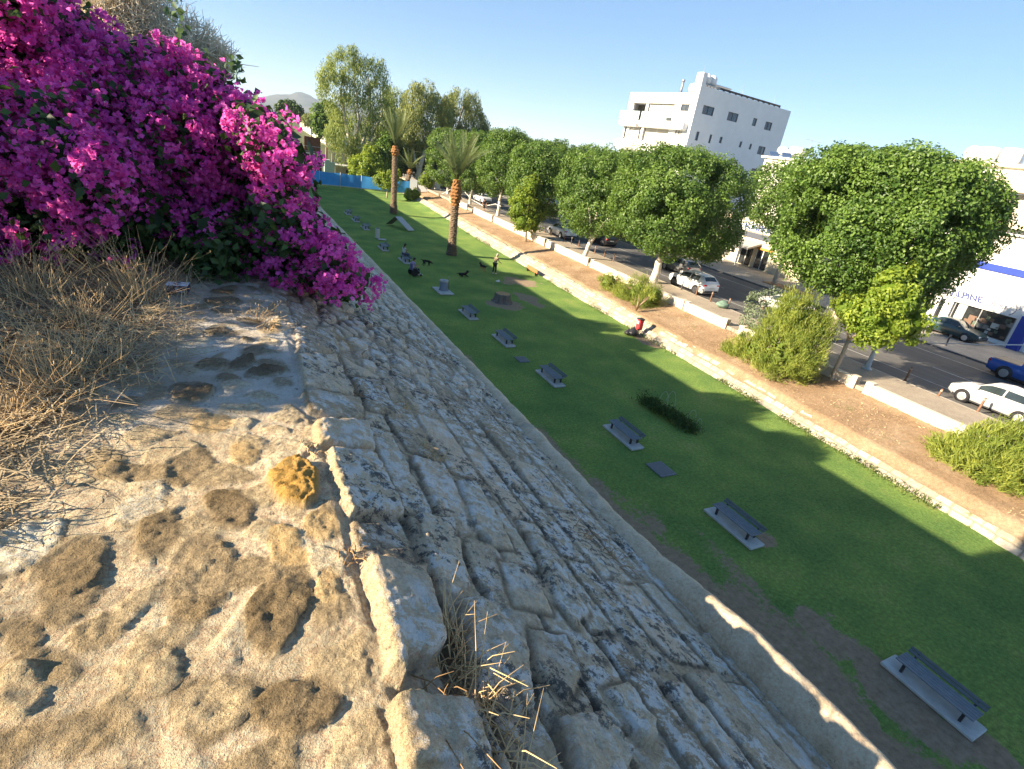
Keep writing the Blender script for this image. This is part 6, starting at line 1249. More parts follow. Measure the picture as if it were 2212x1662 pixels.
# ================================================================ posts, lamp post, small street things
M_POSTB = plain('rusty_brown', (.20, .105, .06), .7, .3, 6, bump=.3); M_POSTBAND = plain('post_band', (.36, .30, .24), .6, .2); M_POSTD = plain('post_dark', (.05, .05, .055), .6, .2)
def z3(x, y): return ((1500 + x / 2.77) * .6744, (350 + y / 2.77) * .6744)
def z5(x, y): return ((2000 + x / 3.323) * .6744, (600 + y / 3.323) * .6744)
def z7(x, y): return ((2500 + x / 2.077) * .6744, (900 + y / 2.077) * .6744)
def z8(x, y): return ((1000 + x / 2.77) * .6744, (600 + y / 2.77) * .6744)
def bollard(px, label, tilt=(0, 0), dark=False, group='brown posts along the near pavement', h=.78, z=Z_ROAD):
    p = at(*px, z=z); t = thing('bollard', label, 'bollard', tuple(p), 0, group); t.rotation_euler = (tilt[0], tilt[1], 0)
    m = M_POSTD if dark else M_POSTB
    MB().lathe((0, 0, 0), [(.075, -.05), (.075, .02), (.055, .05), (.052, h - .12), (.052, h - .03), (.02, h)], 12).build('shaft', m, t); MB().lathe((0, 0, 0), [(.06, h - .17), (.062, h - .16), (.062, h - .09), (.06, h - .08)], 12).build('band', M_POSTBAND, t)
    return t
NEARB = [((z7(1310, 870)), 'brown post beside the rear door of the silver hatchback', (0, .12)), (z7(1050, 765), 'short stub of a broken brown post in front of the silver hatchback', (0, .25)), (z7(830, 660), 'brown post with dark cap right of the lamp post', (0, .08)), (z5(1095, 1290), 'post directly behind the green cloth bundle', (0, .05)), (z5(910, 1218), 'pale post between the white crossover and the green bundle', (0, .06)),
         (z5(760, 1150), 'post at the rear wheel of the white crossover', (0, .06)), (z5(605, 1090), 'thin dark post beside the middle of the white crossover', (0, .03)), (z3(1285, 1352), 'first post left of the thick white forked trunk', (0, .02)), (z3(1203, 1312), 'second post left of the thick white forked trunk', (0, .02)), (z3(1120, 1282), 'third post left of the thick white forked trunk', (0, .02)),
         (z3(978, 1222), 'post just left of the trunk that hides the black car', (0, 0)), (z3(912, 1198), 'dark post right of the farther white crossover', (0, 0)), (z3(848, 1172), 'post at the rear corner of the farther white crossover', (0, 0)), (z3(733, 1120), 'post at the front wheel of the farther white crossover', (0, 0)), (z3(680, 1098), 'post just ahead of the farther white crossover', (0, 0)), (z3(628, 1072), 'post right of the pale trunk behind the staked young tree', (0, 0)),
         (z3(535, 1035), 'post seen right of the staked young tree stem', (0, 0)), (z3(487, 1015), 'post under the staked young tree crown', (0, 0)), (z3(440, 1000), 'farthest visible post, left under the staked young tree', (0, 0))]
for i, (p, lab, tl) in enumerate(NEARB): bollard(p, lab, tl, dark=i in (6, 11), h=.42 if i == 1 else .80)
for p, lab in ((z5(855, 822), 'black post in front of the lettered shop'), (z7(1098, 432), 'black post beside the dark green saloon'), (z3(1265, 1095), 'black far side post right of the black car'), (z3(1155, 1055), 'black far side post behind the black car'), (z5(755, 790), 'black far side post behind the grey hatchback roof')): bollard(p, lab, (0, 0), True, 'black posts on the far pavement', .9)
p = at(1872, 797, z=Z_ROAD); lp = thing('street_lamp', 'grey lamp post rising into the crowns behind the lime young tree', 'lamp post', tuple(p)); MB().lathe((0, 0, 0), [(.28, 0), (.28, .04), (.15, .10), (.125, .5), (.10, 3.5), (.075, 6.5)], 14).build('post', M_POSTG, lp); mb = MB(); mb.tube([(0, 0, 6.4), (.3, 0, 6.8), (1.4, 0, 7.0)], .05, 8); mb.build('arm', M_POSTG, lp); mb = MB(); mb.box((1.6, 0, 6.98), (.7, .3, .14), bev=.05); mb.build('lamp_head', M_GREY, lp)
p = at(*z5(1065, 1290), z=Z_ROAD); me = bpy.data.meshes.new('bundle'); bm = bmesh.new(); bmesh.ops.create_icosphere(bm, subdivisions=3, radius=.42)
for v in bm.verts: q = v.co.copy(); v.co *= 1 + .5 * (vnoise(np.array([q.x * 4]), np.array([q.y * 4]), np.array([q.z * 4]), 8)[0] - .5); v.co.z = max(-.24, v.co.z * .7); v.co.x *= 1.1
bm.to_mesh(me); bm.free(); me.polygons.foreach_set('use_smooth', np.ones(len(me.polygons), bool)); me.materials.append(plain('green_cloth', (.17, .26, .20), .8, .3, 4)); tag(link('bundle', me, None, (p[0] - .1, p[1] + .2, Z_ROAD + .24)), 'grey green cloth bundle lying at a post on the pavement', 'bundle')
# litter bin and bags by the revetment
p = at(*z5(150, 1520), z=.35); bn = thing('litter_bin', 'small red litter bin with a dark lid on the revetment', 'litter bin', tuple(p)); MB().box((0, 0, .38), (.38, .38, .72), bev=.05).build('body', plain('red_plastic', (.55, .04, .05), .5), bn); MB().box((0, 0, .78), (.44, .44, .10), bev=.03).build('lid', M_DARK, bn); mb = MB(); mb.box((-.195, 0, .55), (.02, .22, .2)); mb.build('panel', plain('pale_sticker', (.7, .6, .58), .6), bn); mb = MB(); mb.tube([(.1, .1, -.5), (.1, .1, .2)], .04, 6); mb.build('post', M_DARK, bn)
def bag(px, s, lab):
    p = at(*px, z=.05); me = bpy.data.meshes.new('bin_bag'); bm = bmesh.new(); bmesh.ops.create_icosphere(bm, subdivisions=3, radius=s)
    for v in bm.verts: q = v.co.copy() * (1 / s); a = math.atan2(q.y, q.x); k = max(0, q.z); v.co.x *= (1 - .75 * k ** 1.5) * (1 + .10 * math.sin(a * 7)); v.co.y *= (1 - .75 * k ** 1.5) * (1 + .10 * math.sin(a * 9 + 1)); v.co.z = s * (q.z * .8 + .35 * k ** 4); v.co.z = max(v.co.z, -s * .5)
    bm.to_mesh(me); bm.free(); me.polygons.foreach_set('use_smooth', np.ones(len(me.polygons), bool)); me.materials.append(plain('black_bag', (.03, .03, .032), .28, .3, 8)); tag(link('bin_bag', me, None, (p[0], p[1], .05 + s * .5)), lab, 'bin bag', 'black bin bags below the red bin')
bag(z5(85, 1572), .38, 'big tied black bin bag under the red bin'); bag(z5(35, 1565), .26, 'smaller black bin bag beside the big one')

# ================================================================ things on the lawn
M_SLAT = plain('slate_slat', (.17, .19, .21), .6, .2, 5); M_SLATD = plain('dark_slat', (.10, .12, .13), .55, .2, 5); M_SLAB = plain('bench_slab', (.46, .48, .47), .9, .2, 3)
def bench(loc, label, slab=True, L=1.72):
    t = thing('park_bench', label, 'bench', tuple(loc), WA, 'benches along the rampart'); ST_ = M_SLAT
    if slab: MB().box((-.05, 0, .03), (.66, L + .36, .10), bev=.02).build('base_slab', M_SLAB, t)
    mb = MB()
    for k in range(5): mb.box((-.24 + k * .10, 0, .38), (.088, L, .035), bev=.008)
    mb.build('seat', M_SLAT, t); mb = MB()
    for k in range(2): mb.box((.28 + .075 * k, 0, .44 + .055 * k), (.08, L, .03), bev=.008, tilt=(R_(-35), 'Y'))
    mb.build('backrest', M_SLATD, t)
    for s in (-1, 1):
        mb = MB(); y = s * (L / 2 - .2); mb.box((-.18, y, .22), (.07, .06, .30)); mb.box((.18, y, .22), (.07, .06, .30)); mb.box((0, y, .345), (.46, .06, .04)); mb.box((.30, y, .43), (.04, .05, .26), tilt=(R_(52), 'Y')); mb.build('leg', M_DARK, t)
    return t
BL = [((14.12, 3.45), 'nearest bench at bottom right, on a pale slab with worn earth around it'), ((13.90, 9.75), 'second bench from the bottom right corner, on its slab'), ((13.52, 15.8), 'bench on a slab left of the low hedge with hoops'), ((13.05, 21.8), 'bench just beyond the square slate plate, fourth along the row'), ((12.66, 27.2), 'dark bench between the slate plate and the tree stump'), ((12.08, 32.0), 'bench on the near side of the round drinking fountain'),
      ((11.2, 46.9), 'bench where the woman in white sits'), ((10.2, 51.6), 'empty bench just beyond the seated women'), ((10.2, 62.0), 'bench beyond the pale upright block on the lawn'), ((9.85, 66.8), 'far bench near the ramp, second last of the row'), ((9.6, 71.6), 'farthest bench in the row before the bougainvillea hides the lawn')]
for (x, y), lab in BL: bench((x, y, .03), lab, L=1.72)
for px, s, lab in (((1428, 1014), .62, 'slate grey square plate in the grass between two benches'), ((1128, 777), .5, 'small far slate plate in the grass beside a bench')):
    p = at(*px, z=.03); t = thing('ground_plate', lab, 'plate', (p[0], p[1], .035), WA, 'slate plates in the lawn'); MB().box((0, 0, 0), (s * 1.25, s * 1.5, .05), bev=.01).build('slab', M_SLAT, t); MB().box((0, 0, .02), (s, s * 1.25, .03)).build('cover', plain('cover_grey', (.15, .15, .16), .6), t)
p = at(*z8(1160, 925), z=.03); df = thing('drinking_fountain', 'round drinking fountain with a white rim on a pale slab', 'fountain', (p[0], p[1], .03), WA); MB().box((0, 0, .04), (1.1, 1.9, .10), bev=.02).build('base_slab', M_SLAB, df); MB().lathe((.05, .1, .08), [(.36, 0), (.29, .1), (.31, .62), (.29, .68)], 20).build('pedestal', plain('fountain_grey', (.20, .24, .30), .7), df); MB().lathe((.05, .1, .74), [(.20, .0), (.32, -.02), (.35, .05), (.32, .10), (.21, .08), (.16, .0)], 24).build('rim', M_CONC, df); mb = MB(); mb.tube([(.45, .1, .1), (.45, .1, 1.05), (.3, .1, 1.1)], .03, 6); mb.build('tap_pipe', M_GREY, df)
p = at(*z8(1685, 1015), z=.03); ts = thing('tree_stump', 'cut tree stump with a fresh orange top in the shaded lawn', 'tree stump', (p[0], p[1], 0)); V = []; nn = 28
for j, (rr, zz) in enumerate(((.80, 0), (.66, .12), (.60, .3), (.58, .58), (.54, .64))):
    for k in range(nn): a = 2 * math.pi * k / nn; q = rr * (1 + (.10 - .05 * j / 4) * math.sin(a * 5 + 1) + .05 * math.sin(a * 11)); V.append((q * math.cos(a), q * math.sin(a), zz))
mb = MB(); mb.add(V, [[j * nn + k, j * nn + (k + 1) % nn, (j + 1) * nn + (k + 1) % nn, (j + 1) * nn + k] for j in range(4) for k in range(nn)]); mb.build('bark', barkmat('stump_bark', (.09, .08, .075), (.24, .21, .18)), ts)
mb = MB(); mb.add([(v[0] * .99, v[1] * .99, .642) for v in V[-nn:]], [list(range(nn))]); t = NT('cut_wood'); wv = t.n('ShaderNodeTexWave', wave_type='RINGS', rings_direction='Z', in_={'Scale': 9, 'Distortion': 3, 'Detail': 3}); t.l(t.coord(), wv.inputs['Vector']); t.base(t.ramp(wv.outputs['Fac'], [(.2, (.36, .20, .09)), (.8, (.55, .34, .17))]), .8); mb.build('cut_top', t.m, ts)
p = at(859, 490, z=.1); ra = thing('agility_ramp', 'grey two sided ramp on the far lawn near the tall slim palm', 'ramp', (p[0], p[1], .08), R_(-60))
for s, ln in ((1, 2.3), (-1, 1.5)):
    mb = MB(); a = Vector((.0, 0, 1.15)); e = Vector((s * ln, 0, .02)); d = (e - a); nrm = Vector((d.z, 0, -d.x)).normalized() * .03; w = .48
    mb.add([a + Vector((0, -w, 0)), a + Vector((0, w, 0)), e + Vector((0, w, 0)), e + Vector((0, -w, 0))] + [q + nrm * (1 if s < 0 else -1) for q in (a + Vector((0, -w, 0)), a + Vector((0, w, 0)), e + Vector((0, w, 0)), e + Vector((0, -w, 0)))], [[0, 1, 2, 3], [7, 6, 5, 4], [0, 4, 5, 1], [1, 5, 6, 2], [2, 6, 7, 3], [3, 7, 4, 0]]); mb.build('ramp_board', plain('ramp_grey', (.42, .45, .47), .7) if s > 0 else M_SLATD, ra)
p = at(*z8(577, 452), z=.05); pb = thing('upright_block', 'pale upright marker block on the shaded lawn', 'marker block', (p[0], p[1], .03), WA); MB().box((0, 0, .5), (.4, .4, 1.0), bev=.04).build('body', plain('block_grey', (.52, .55, .50), .8), pb); MB().box((.35, -.6, .03), (.8, .6, .08), bev=.02).build('base_slab', M_SLAB, pb); MB().box((0, 0, 1.02), (.3, .3, .06), bev=.02).build('cap', M_SLATD, pb)
p, q = at(*z3(525, 1412), z=.2), at(*z3(612, 1465), z=.2); ob = thing('orange_trough', 'low orange red panel at the foot of the revetment', 'barrier', tuple((p + q) / 2), math.atan2(q[1] - p[1], q[0] - p[0])); Lb = np.linalg.norm(q - p); MB().box((0, 0, .18), (Lb, .10, .34), bev=.02).build('panel', plain('orange_red', (.62, .16, .06), .6), ob)
for s in (-1, 1): MB().box((s * (Lb / 2 - .2), 0, -.06), (.08, .3, .26)).build('foot', M_DARK, ob)
p = at(1965, 1497 + 0, z=.03); p = at((2000 + 1672 / 1.728) * .6744, (1800 + 765 / 1.728) * .6744, z=.03); cn = thing('drink_can', 'crushed silver drink can on the earth beside the nearest bench', 'can', (p[0], p[1], .06), .5); mb = MB(); mb.lathe((0, 0, 0), [(.028, -.075), (.036, -.06), (.036, .06), (.028, .075)], 12, 'X'); mb.build('shell', plain('can_metal', (.55, .6, .7), .3, metal=.6), cn); mb = MB(); mb.lathe((0, 0, 0), [(.0365, -.03), (.0365, .03)], 12, 'X'); mb.build('printed_band', plain('can_print', (.15, .2, .5), .4), cn)
for (px, py), lab in (((z8(1647, 840)), 'white scrap on the lawn near the standing man'),):
    p = at(px, py, z=.05); mb = MB(); mb.box((0, 0, .05), (.32, .26, .1), bev=.03); mb.box((.1, .1, .12), (.16, .12, .08), bev=.03); tag(mb.build('scrap', M_WHITE, loc=(p[0], p[1], .04)), lab, 'scrap')
# carton on the rampart, printed with a hat and an oval
p = at(386, 634, z=Z_TOP + .02); ct = thing('small_carton', 'small white topped carton with dark sides lying on the wall top', 'carton', (p[0], p[1], Z_TOP + .035), R_(-3)); M_CD = plain('carton_dark', (.04, .035, .09), .5, .1); MB().box((0, 0, .026), (.140, .100, .052), bev=.003).build('box', M_CD, ct); MB().box((0, 0, .0535), (.136, .096, .002)).build('lid', plain('carton_white', (.78, .80, .84), .6, .04), ct)
mb = MB(); hat = [(-.048, .018), (-.03, .008), (.03, .008), (.052, .022), (.034, .016), (.016, .018), (.013, .036), (-.012, .036), (-.015, .017), (-.034, .016)]; mb.add([(x, y, .0551) for x, y in hat], [list(range(len(hat)))]); mb.add([(.019 * math.cos(2 * math.pi * k / 14) + .004, -.018 + .007 * math.sin(2 * math.pi * k / 14), .0551) for k in range(14)], [list(range(14))]); mb.build('print', M_CD, ct)
mb = MB(); mb.box((0, -.0508, .013), (.085, .001, .006)); mb.box((0, -.0508, .032), (.02, .001, .014)); mb.build('side_print', plain('print_pale', (.45, .48, .6), .5), ct)
# cable strung between the trunks far down the pavement
a, m_, b = Vector(at(965, 425, Y=92)), Vector(at(1035, 440, Y=80)), Vector(at(1075, 430, Y=71)); pts = []
cps = [Vector(at(px, py, Y=Y)) for px, py, Y in ((945, 425, 92), (990, 400, 88), (1020, 432, 80), (1045, 446, 75), (1070, 441, 71), (1082, 446, 69))]; mb = MB(); mb.tube([c - cps[0] for c in cps], .045, 5); tag(mb.build('hanging_cable', M_WHITE2, loc=tuple(cps[0])), 'pale slack cable sagging between trunks by the pavement', 'cable')

# ================================================================ people and dogs
M_SKIN = plain('skin', (.50, .30, .21), .6, .08, 8); M_HAIRD = plain('dark_hair', (.035, .022, .016), .6, .2, 20); M_HAIRG = plain('grey_hair', (.42, .38, .33), .6, .2, 20)
def skin_obj(name, pts, edges, radii, mat, parent, sub=2):
    me = bpy.data.meshes.new(name); me.from_pydata(pts, edges, []); me.update(); me.materials.append(mat); o = link(name, me, parent)
    md = o.modifiers.new('skin', 'SKIN'); md.use_smooth_shade = True
    if not me.skin_vertices: me.skin_vertices.new() if hasattr(me.skin_vertices, 'new') else None
    for i, r in enumerate(radii): me.skin_vertices[0].data[i].radius = r if isinstance(r, tuple) else (r, r)
    me.skin_vertices[0].data[0].use_root = True
    if sub: sb = o.modifiers.new('sub', 'SUBSURF'); sb.levels = sub; sb.render_levels = sub
    return o
def person(label, loc, rz, J, top_mat, low_mat, hair_mat, group=None, long_hair=False, sleeves=.5, shoe=None, short=False, cap=None):
    """J: joints pelvis, chest, neck, head, and per side hip, knee, ankle, toe, shoulder, elbow, wrist"""
    t = thing('person', label, 'person', tuple(loc), rz, group); V = []; E = []; Rr = []; ix = {}
    def add(k, p, r, par=None):
        ix[k] = len(V); V.append(tuple(p)); Rr.append(r)
        if par is not None: E.append((ix[par], ix[k]))
    v = lambda k: Vector(J[k])
    add('pelvis', v('pelvis'), (.145, .11)); add('waist', v('pelvis').lerp(v('chest'), .5), (.125, .095), 'pelvis'); add('chest', v('chest'), (.15, .105), 'waist'); add('neckb', v('chest').lerp(v('neck'), .75), (.075, .065), 'chest'); add('neck', v('neck'), .052, 'neckb'); h = v('head'); up = (h - v('neck')).normalized(); add('jaw', v('neck').lerp(h, .45), (.062, .070), 'neck'); add('skull', h, (.078, .092), 'jaw'); add('crown', h + up * .075, (.060, .072), 'skull')
    for s in 'LR':
        add('hip' + s, v('hip' + s), .092, 'pelvis'); add('thigh' + s, v('hip' + s).lerp(v('knee' + s), .5), .078, 'hip' + s); add('knee' + s, v('knee' + s), .056, 'thigh' + s); add('calf' + s, v('knee' + s).lerp(v('ankle' + s), .35), .054, 'knee' + s); add('ankle' + s, v('ankle' + s), .038, 'calf' + s); add('toe' + s, v('toe' + s), (.042, .03), 'ankle' + s)
        add('sh' + s, v('sh' + s), .062, 'chest'); add('elbow' + s, v('elbow' + s), .042, 'sh' + s); add('wrist' + s, v('wrist' + s), .028, 'elbow' + s); d = (v('wrist' + s) - v('elbow' + s)).normalized(); pm = v('wrist' + s) + d * .06; add('palm' + s, pm, (.036, .018), 'wrist' + s); side = d.cross(Vector((0, 0, 1))); side = side.normalized() if side.length > .1 else Vector((1, 0, 0))
        for k, (o_, ln) in enumerate(((-.027, .062), (-.009, .074), (.009, .07), (.026, .055))):
            a = pm + d * .035 + side * o_; add(f'f{k}a' + s, a, .009, 'palm' + s); add(f'f{k}b' + s, a + d * ln * .6 - Vector((0, 0, .012)), .0085, f'f{k}a' + s); add(f'f{k}c' + s, a + d * ln - Vector((0, 0, .034)), .007, f'f{k}b' + s)
        add('th1' + s, pm - d * .015 + side * -.042, .010, 'palm' + s); add('th2' + s, pm + d * .03 + side * -.06, .008, 'th1' + s)
    skin_obj('body', V, E, Rr, M_SKIN, t, 1)
    # shirt
    sv = [v('pelvis') + Vector((0, 0, .02)), v('pelvis').lerp(v('chest'), .5), v('chest'), v('chest').lerp(v('neck'), .6)]; se = [(0, 1), (1, 2), (2, 3)]; sr = [(.16, .125), (.15, .115), (.172, .125), (.085, .075)]
    for s in 'LR': k = len(sv); sv += [v('sh' + s), v('sh' + s).lerp(v('elbow' + s), sleeves)]; se += [(2, k), (k, k + 1)]; sr += [.08, .062]
    skin_obj('shirt', [tuple(p) for p in sv], se, sr, top_mat, t)
    tv = [v('pelvis')]; te = []; tr = [(.158, .125)]
    for s in 'LR':
        k = len(tv); q = .45 if short else 1.0; tv += [v('hip' + s), v('hip' + s).lerp(v('knee' + s), .55), v('knee' + s)]; te += [(0, k), (k, k + 1), (k + 1, k + 2)]; tr += [.108, .094, .075]
        if not short: tv.append(v('knee' + s).lerp(v('ankle' + s), .93)); te.append((k + 2, k + 3)); tr.append(.062)
    skin_obj('trousers', [tuple(p) for p in tv], te, tr, low_mat, t)
    for s in 'LR': d = v('toe' + s) - v('ankle' + s); skin_obj('shoe', [tuple(v('ankle' + s) - Vector((0, 0, .035)) - d * .25), tuple(v('ankle' + s) + d * .5 - Vector((0, 0, .045))), tuple(v('toe' + s) + d * .2 - Vector((0, 0, .01)))], [(0, 1), (1, 2)], [(.05, .042), (.05, .038), (.044, .03)], shoe or M_WHITE2, t)
    fwd = Vector(J['face']); back = -fwd
    hv = [h + up * .05 + back * .015, h + up * .095 + back * .0, h + back * .055, v('neck').lerp(h, .3) + back * .075]; hr = [(.088, .096), (.055, .06), .062, .045]
    if long_hair: hv.append(v('neck') + back * .10 - up * .12); hr.append(.055)
    skin_obj('hair', [tuple(p) for p in hv], [(i, i + 1) if i else (0, 1) for i in range(len(hv) - 1) if i != 1] + [(0, 2)], hr, hair_mat, t)
    mb = MB(); sd = fwd.cross(up).normalized()
    for s in (-1, 1): mb.lathe(tuple(h + fwd * .088 + sd * .03 * s + up * .005), [(.004, -.004), (.010, 0), (.004, .004)], 8)
    mb.build('eyes', M_DARK, t); mb = MB(); mb.tube([h + fwd * .085 + up * .0, h + fwd * .115 - up * .028, h + fwd * .09 - up * .035], [.008, .013, .009], 6); mb.build('nose', M_SKIN, t); mb = MB(); mb.tube([h + fwd * .088 - up * .062 - sd * .02, h + fwd * .095 - up * .06, h + fwd * .088 - up * .062 + sd * .02], [.003, .006, .003], 5); mb.build('mouth', plain('lips', (.38, .12, .10), .5), t)
    for s in (-1, 1): mb = MB(); mb.lathe(tuple(h + sd * .082 * s - fwd * .005), [(.006, -.02), (.016, -.01), (.018, .01), (.008, .022)], 8); mb.build('ear', M_SKIN, t)
    return t
def stand(lean=0.0, step=.10, armL=(.0, .12, -.02), armR=(.0, .25, .05), S=1.0):
    J = dict(pelvis=(0, 0, .94), chest=(0, lean * .6, 1.28), neck=(0, lean * 1.0, 1.46), head=(0, lean * 1.35 + .02, 1.60), face=Vector((0, 1, -.25)).normalized())
    for s, k in (('L', -1), ('R', 1)):
        y = step * k; J.update({'hip' + s: (k * .09, 0, .90), 'knee' + s: (k * .10, y * .6 + .03, .49), 'ankle' + s: (k * .10, y, .085), 'toe' + s: (k * .12, y + .15, .045), 'sh' + s: (k * .19, lean * .85, 1.40)})
        a = armL if k < 0 else armR; J['elbow' + s] = (k * .25 + a[0] * .3, lean * .85 + a[1] * .4 - .02, 1.13); J['wrist' + s] = (k * .22 + a[0], lean * .85 + a[1] + .05, .90 + a[2])
    return {k: tuple(Vector(v) * S) if k != 'face' else v for k, v in J.items()}
def sit(arms=(.30, .62), S=1.0):
    J = dict(pelvis=(0, -.02, .58), chest=(0, -.02, .94), neck=(0, .02, 1.12), head=(0, .06, 1.26), face=Vector((0, 1, -.3)).normalized())
    for s, k in (('L', -1), ('R', 1)):
        J.update({'hip' + s: (k * .09, .02, .56), 'knee' + s: (k * .12, .46, .52), 'ankle' + s: (k * .12, .50, .09), 'toe' + s: (k * .13, .66, .045), 'sh' + s: (k * .18, -.01, 1.05), 'elbow' + s: (k * .24, .10, .80), 'wrist' + s: (k * .12, arms[0], arms[1] + .1)})
    return J
p = at(*z8(1612, 768), z=.02)
person('standing man in a tan vest and black trousers watching the dog', (p[0], p[1], .02), R_(-70), stand(.10, .07, (.06, .10, 0), (.0, .38, .08)), plain('tan_vest', (.34, .25, .15), .85, .3, 12), plain('black_trousers', (.02, .02, .025), .85, .2, 8), M_HAIRG, sleeves=.3)
person('woman in a white top with dark hair sitting on the bench', (11.15, 47.3, .05), R_(-70), sit(), plain('white_top', (.62, .64, .70), .85, .1, 8), plain('blue_jeans', (.07, .10, .18), .85, .2, 8), M_HAIRD, 'women sitting by the benches', True, .4)
wp = at(*z8(905, 790), z=.02)
person('woman in a lilac top sitting in a wheelchair', (wp[0] - .1, wp[1] + .1, .05), R_(-75), sit((.42, .66)), plain('lilac_top', (.42, .36, .68), .85, .1, 8), plain('dark_leggings', (.03, .03, .05), .85, .2, 8), M_HAIRD, 'women sitting by the benches', False, .5)
pp_ = at(*z3(135, 915), z=Z_ROAD)
person('pedestrian in dark clothes walking along the pavement', (pp_[0], pp_[1], Z_ROAD + .01), R_(170), stand(.03, .22, (.0, .2, 0), (.0, -.15, 0)), plain('dark_shirt', (.05, .03, .035), .85), plain('dark_shorts', (.06, .045, .04), .85), M_HAIRD, short=True)
# wheelchair
wc = thing('wheelchair', 'wheelchair with pale footrests under the woman in lilac', 'wheelchair', (wp[0] - .1, wp[1] + .1, .03), R_(-75)); MB().box((0, .18, .44), (.46, .46, .05), bev=.015).build('seat', M_DARK, wc); MB().box((0, -.16, .72), (.44, .04, .50), bev=.015).build('backrest', plain('violet_cloth', (.16, .14, .34), .8), wc)
for s in (-1, 1):
    mb = MB(); mb.lathe((s * .29, .02, .30), [(.27, -.015), (.30, -.02), (.305, 0), (.30, .02), (.27, .015)], 22, 'X'); 
    for k in range(6): a = math.pi * k / 6; mb.tube([(s * .29, .02 + .28 * math.cos(a), .30 + .28 * math.sin(a)), (s * .29, .02 - .28 * math.cos(a), .30 - .28 * math.sin(a))], .004, 4)
    mb.build('wheel', M_TYRE, wc); mb = MB(); mb.lathe((s * .22, .62, .09), [(.06, -.015), (.09, -.015), (.09, .015), (.06, .015)], 14, 'X'); mb.build('caster', M_TYRE, wc)
    mb = MB(); mb.tube([(s * .24, -.16, 1.0), (s * .24, -.16, .44), (s * .24, .42, .44), (s * .24, .62, .15)], .014, 6); mb.tube([(s * .24, -.16, .68), (s * .24, .25, .68), (s * .24, .25, .44)], .013, 6); mb.build('frame', M_POSTG, wc); MB().box((s * .12, .72, .10), (.15, .2, .02)).build('footrest', M_WHITE2, wc)
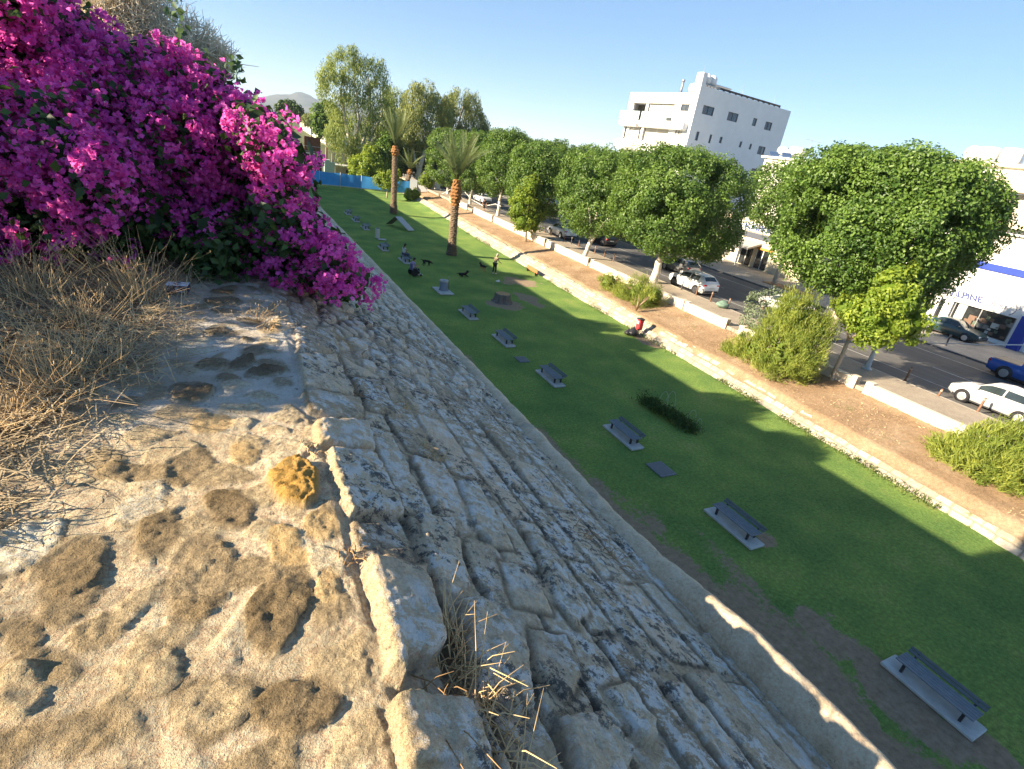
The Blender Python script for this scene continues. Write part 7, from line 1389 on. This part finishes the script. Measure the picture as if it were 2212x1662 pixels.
def dog(label, loc, rz, pose, mat, leg_mat=None, S=1.0):
    t = thing('dog', label, 'dog', tuple(loc), rz, 'dogs on the lawn'); V = []; E = []; Rr = []; ix = {}
    def add(k, p, r, par=None): ix[k] = len(V); V.append(tuple(Vector(p) * S)); Rr.append(tuple(np.array(r) * S) if isinstance(r, tuple) else r * S); E.append((ix[par], ix[k])) if par else None
    z = .19 if pose == 'lie' else .48
    add('mid', (0, 0, z), .115); add('chest', (.24, 0, z + .01), .135, 'mid'); add('rump', (-.26, 0, z + .03), .11, 'mid'); 
    hz = z + (.22 if pose != 'sniff' else -.16)
    add('neck', (.36, 0, z + (.10 if pose != 'sniff' else .0)), .085, 'chest'); add('head', (.46, 0, hz), .082, 'neck'); add('muzz', (.56, 0, hz - .03), .045, 'head'); add('nose', (.62, 0, hz - .04), .03, 'muzz'); add('t1', (-.40, 0, z + .08), .035, 'rump'); add('t2', (-.60, 0, z + (.05 if pose == 'lie' else .14)), .022, 't1')
    for s in (-1, 1):
        add(f'ea{s}', (.44, s * .06, hz + .07), .022, 'head'); add(f'eb{s}', (.43, s * .085, hz + .11), .010, f'ea{s}')
        if pose == 'lie':
            add(f'fa{s}', (.26, s * .11, .12), .05, 'chest'); add(f'fb{s}', (.40, s * .12, .045), .034, f'fa{s}'); add(f'fc{s}', (.55, s * .12, .035), .03, f'fb{s}'); add(f'ha{s}', (-.22, s * .14, .14), .075, 'rump'); add(f'hb{s}', (-.02, s * .17, .06), .045, f'ha{s}'); add(f'hc{s}', (-.20, s * .18, .035), .03, f'hb{s}'); add(f'hd{s}', (-.06, s * .19, .03), .026, f'hc{s}')
        else:
            k = .06 * s; zz = z if pose == 'stand' else z
            add(f'fa{s}', (.25 + k, s * .09, z * .68), .048, 'chest'); add(f'fb{s}', (.24 + k, s * .09, z * .36), .033, f'fa{s}'); add(f'fc{s}', (.26 + k * 1.5, s * .09, .05), .026, f'fb{s}'); add(f'fd{s}', (.31 + k * 1.5, s * .09, .03), .028, f'fc{s}')
            add(f'ha{s}', (-.24 - k, s * .09, z * .72), .070, 'rump'); add(f'hb{s}', (-.17 - k, s * .09, z * .50), .046, f'ha{s}'); add(f'hc{s}', (-.34 - k, s * .09, z * .28), .029, f'hb{s}'); add(f'hd{s}', (-.32 - k, s * .09, .05), .024, f'hc{s}'); add(f'he{s}', (-.27 - k, s * .09, .03), .027, f'hd{s}')
    skin_obj('body', V, E, Rr, mat, t); mb = MB()
    for s in (-1, 1): mb.lathe(tuple(Vector((.515, s * .045, hz + .02)) * S), [(.003, -.006), (.008, 0), (.003, .006)], 6)
    mb.build('eyes', M_DARK, t); MB().lathe(tuple(Vector((.645, 0, hz - .035)) * S), [(.005, -.012), (.016, 0), (.006, .012)], 8).build('nose', M_DARK, t); mb = MB(); mb.lathe(tuple(Vector((.38, 0, hz - .10 if pose != 'sniff' else z)) * S), [(.092, -.012), (.096, 0), (.092, .012)], 14); mb.build('collar', plain('red_collar', (.3, .03, .03), .6), t)
    return t
t = NT('tan_black_fur'); g = t.n('ShaderNodeSeparateXYZ'); t.l(t.coord(), g.inputs[0]); c = t.ramp(t.math('ADD', t.math('MULTIPLY', g.outputs[2], 1.3), t.math('MULTIPLY', t.noise(6, 4), .35)), [(.58, (.42, .27, .13)), (.70, (.035, .03, .028))]); t.base(c, .9, .1); t.bump(t.noise(60, 3), .4, .01); M_FURT = t.m
M_FURB = plain('black_fur', (.015, .014, .014), .8, .3, 30, bump=.4)
p = at(*z8(1512, 745), z=.02); dog('tan legged black backed dog standing beside the man', (p[0], p[1], .02), R_(115), 'stand', M_FURT, S=.9)
p = at(*z8(1332, 792), z=.02); dog('black dog lying with raised head in the middle of the lawn', (p[0], p[1], .03), R_(10), 'lie', M_FURB, S=1.0)
p = at(*z8(1012, 700), z=.02); dog('shaggy black dog sniffing the grass near the seated women', (p[0], p[1], .02), R_(-10), 'sniff', M_FURB, S=.9)
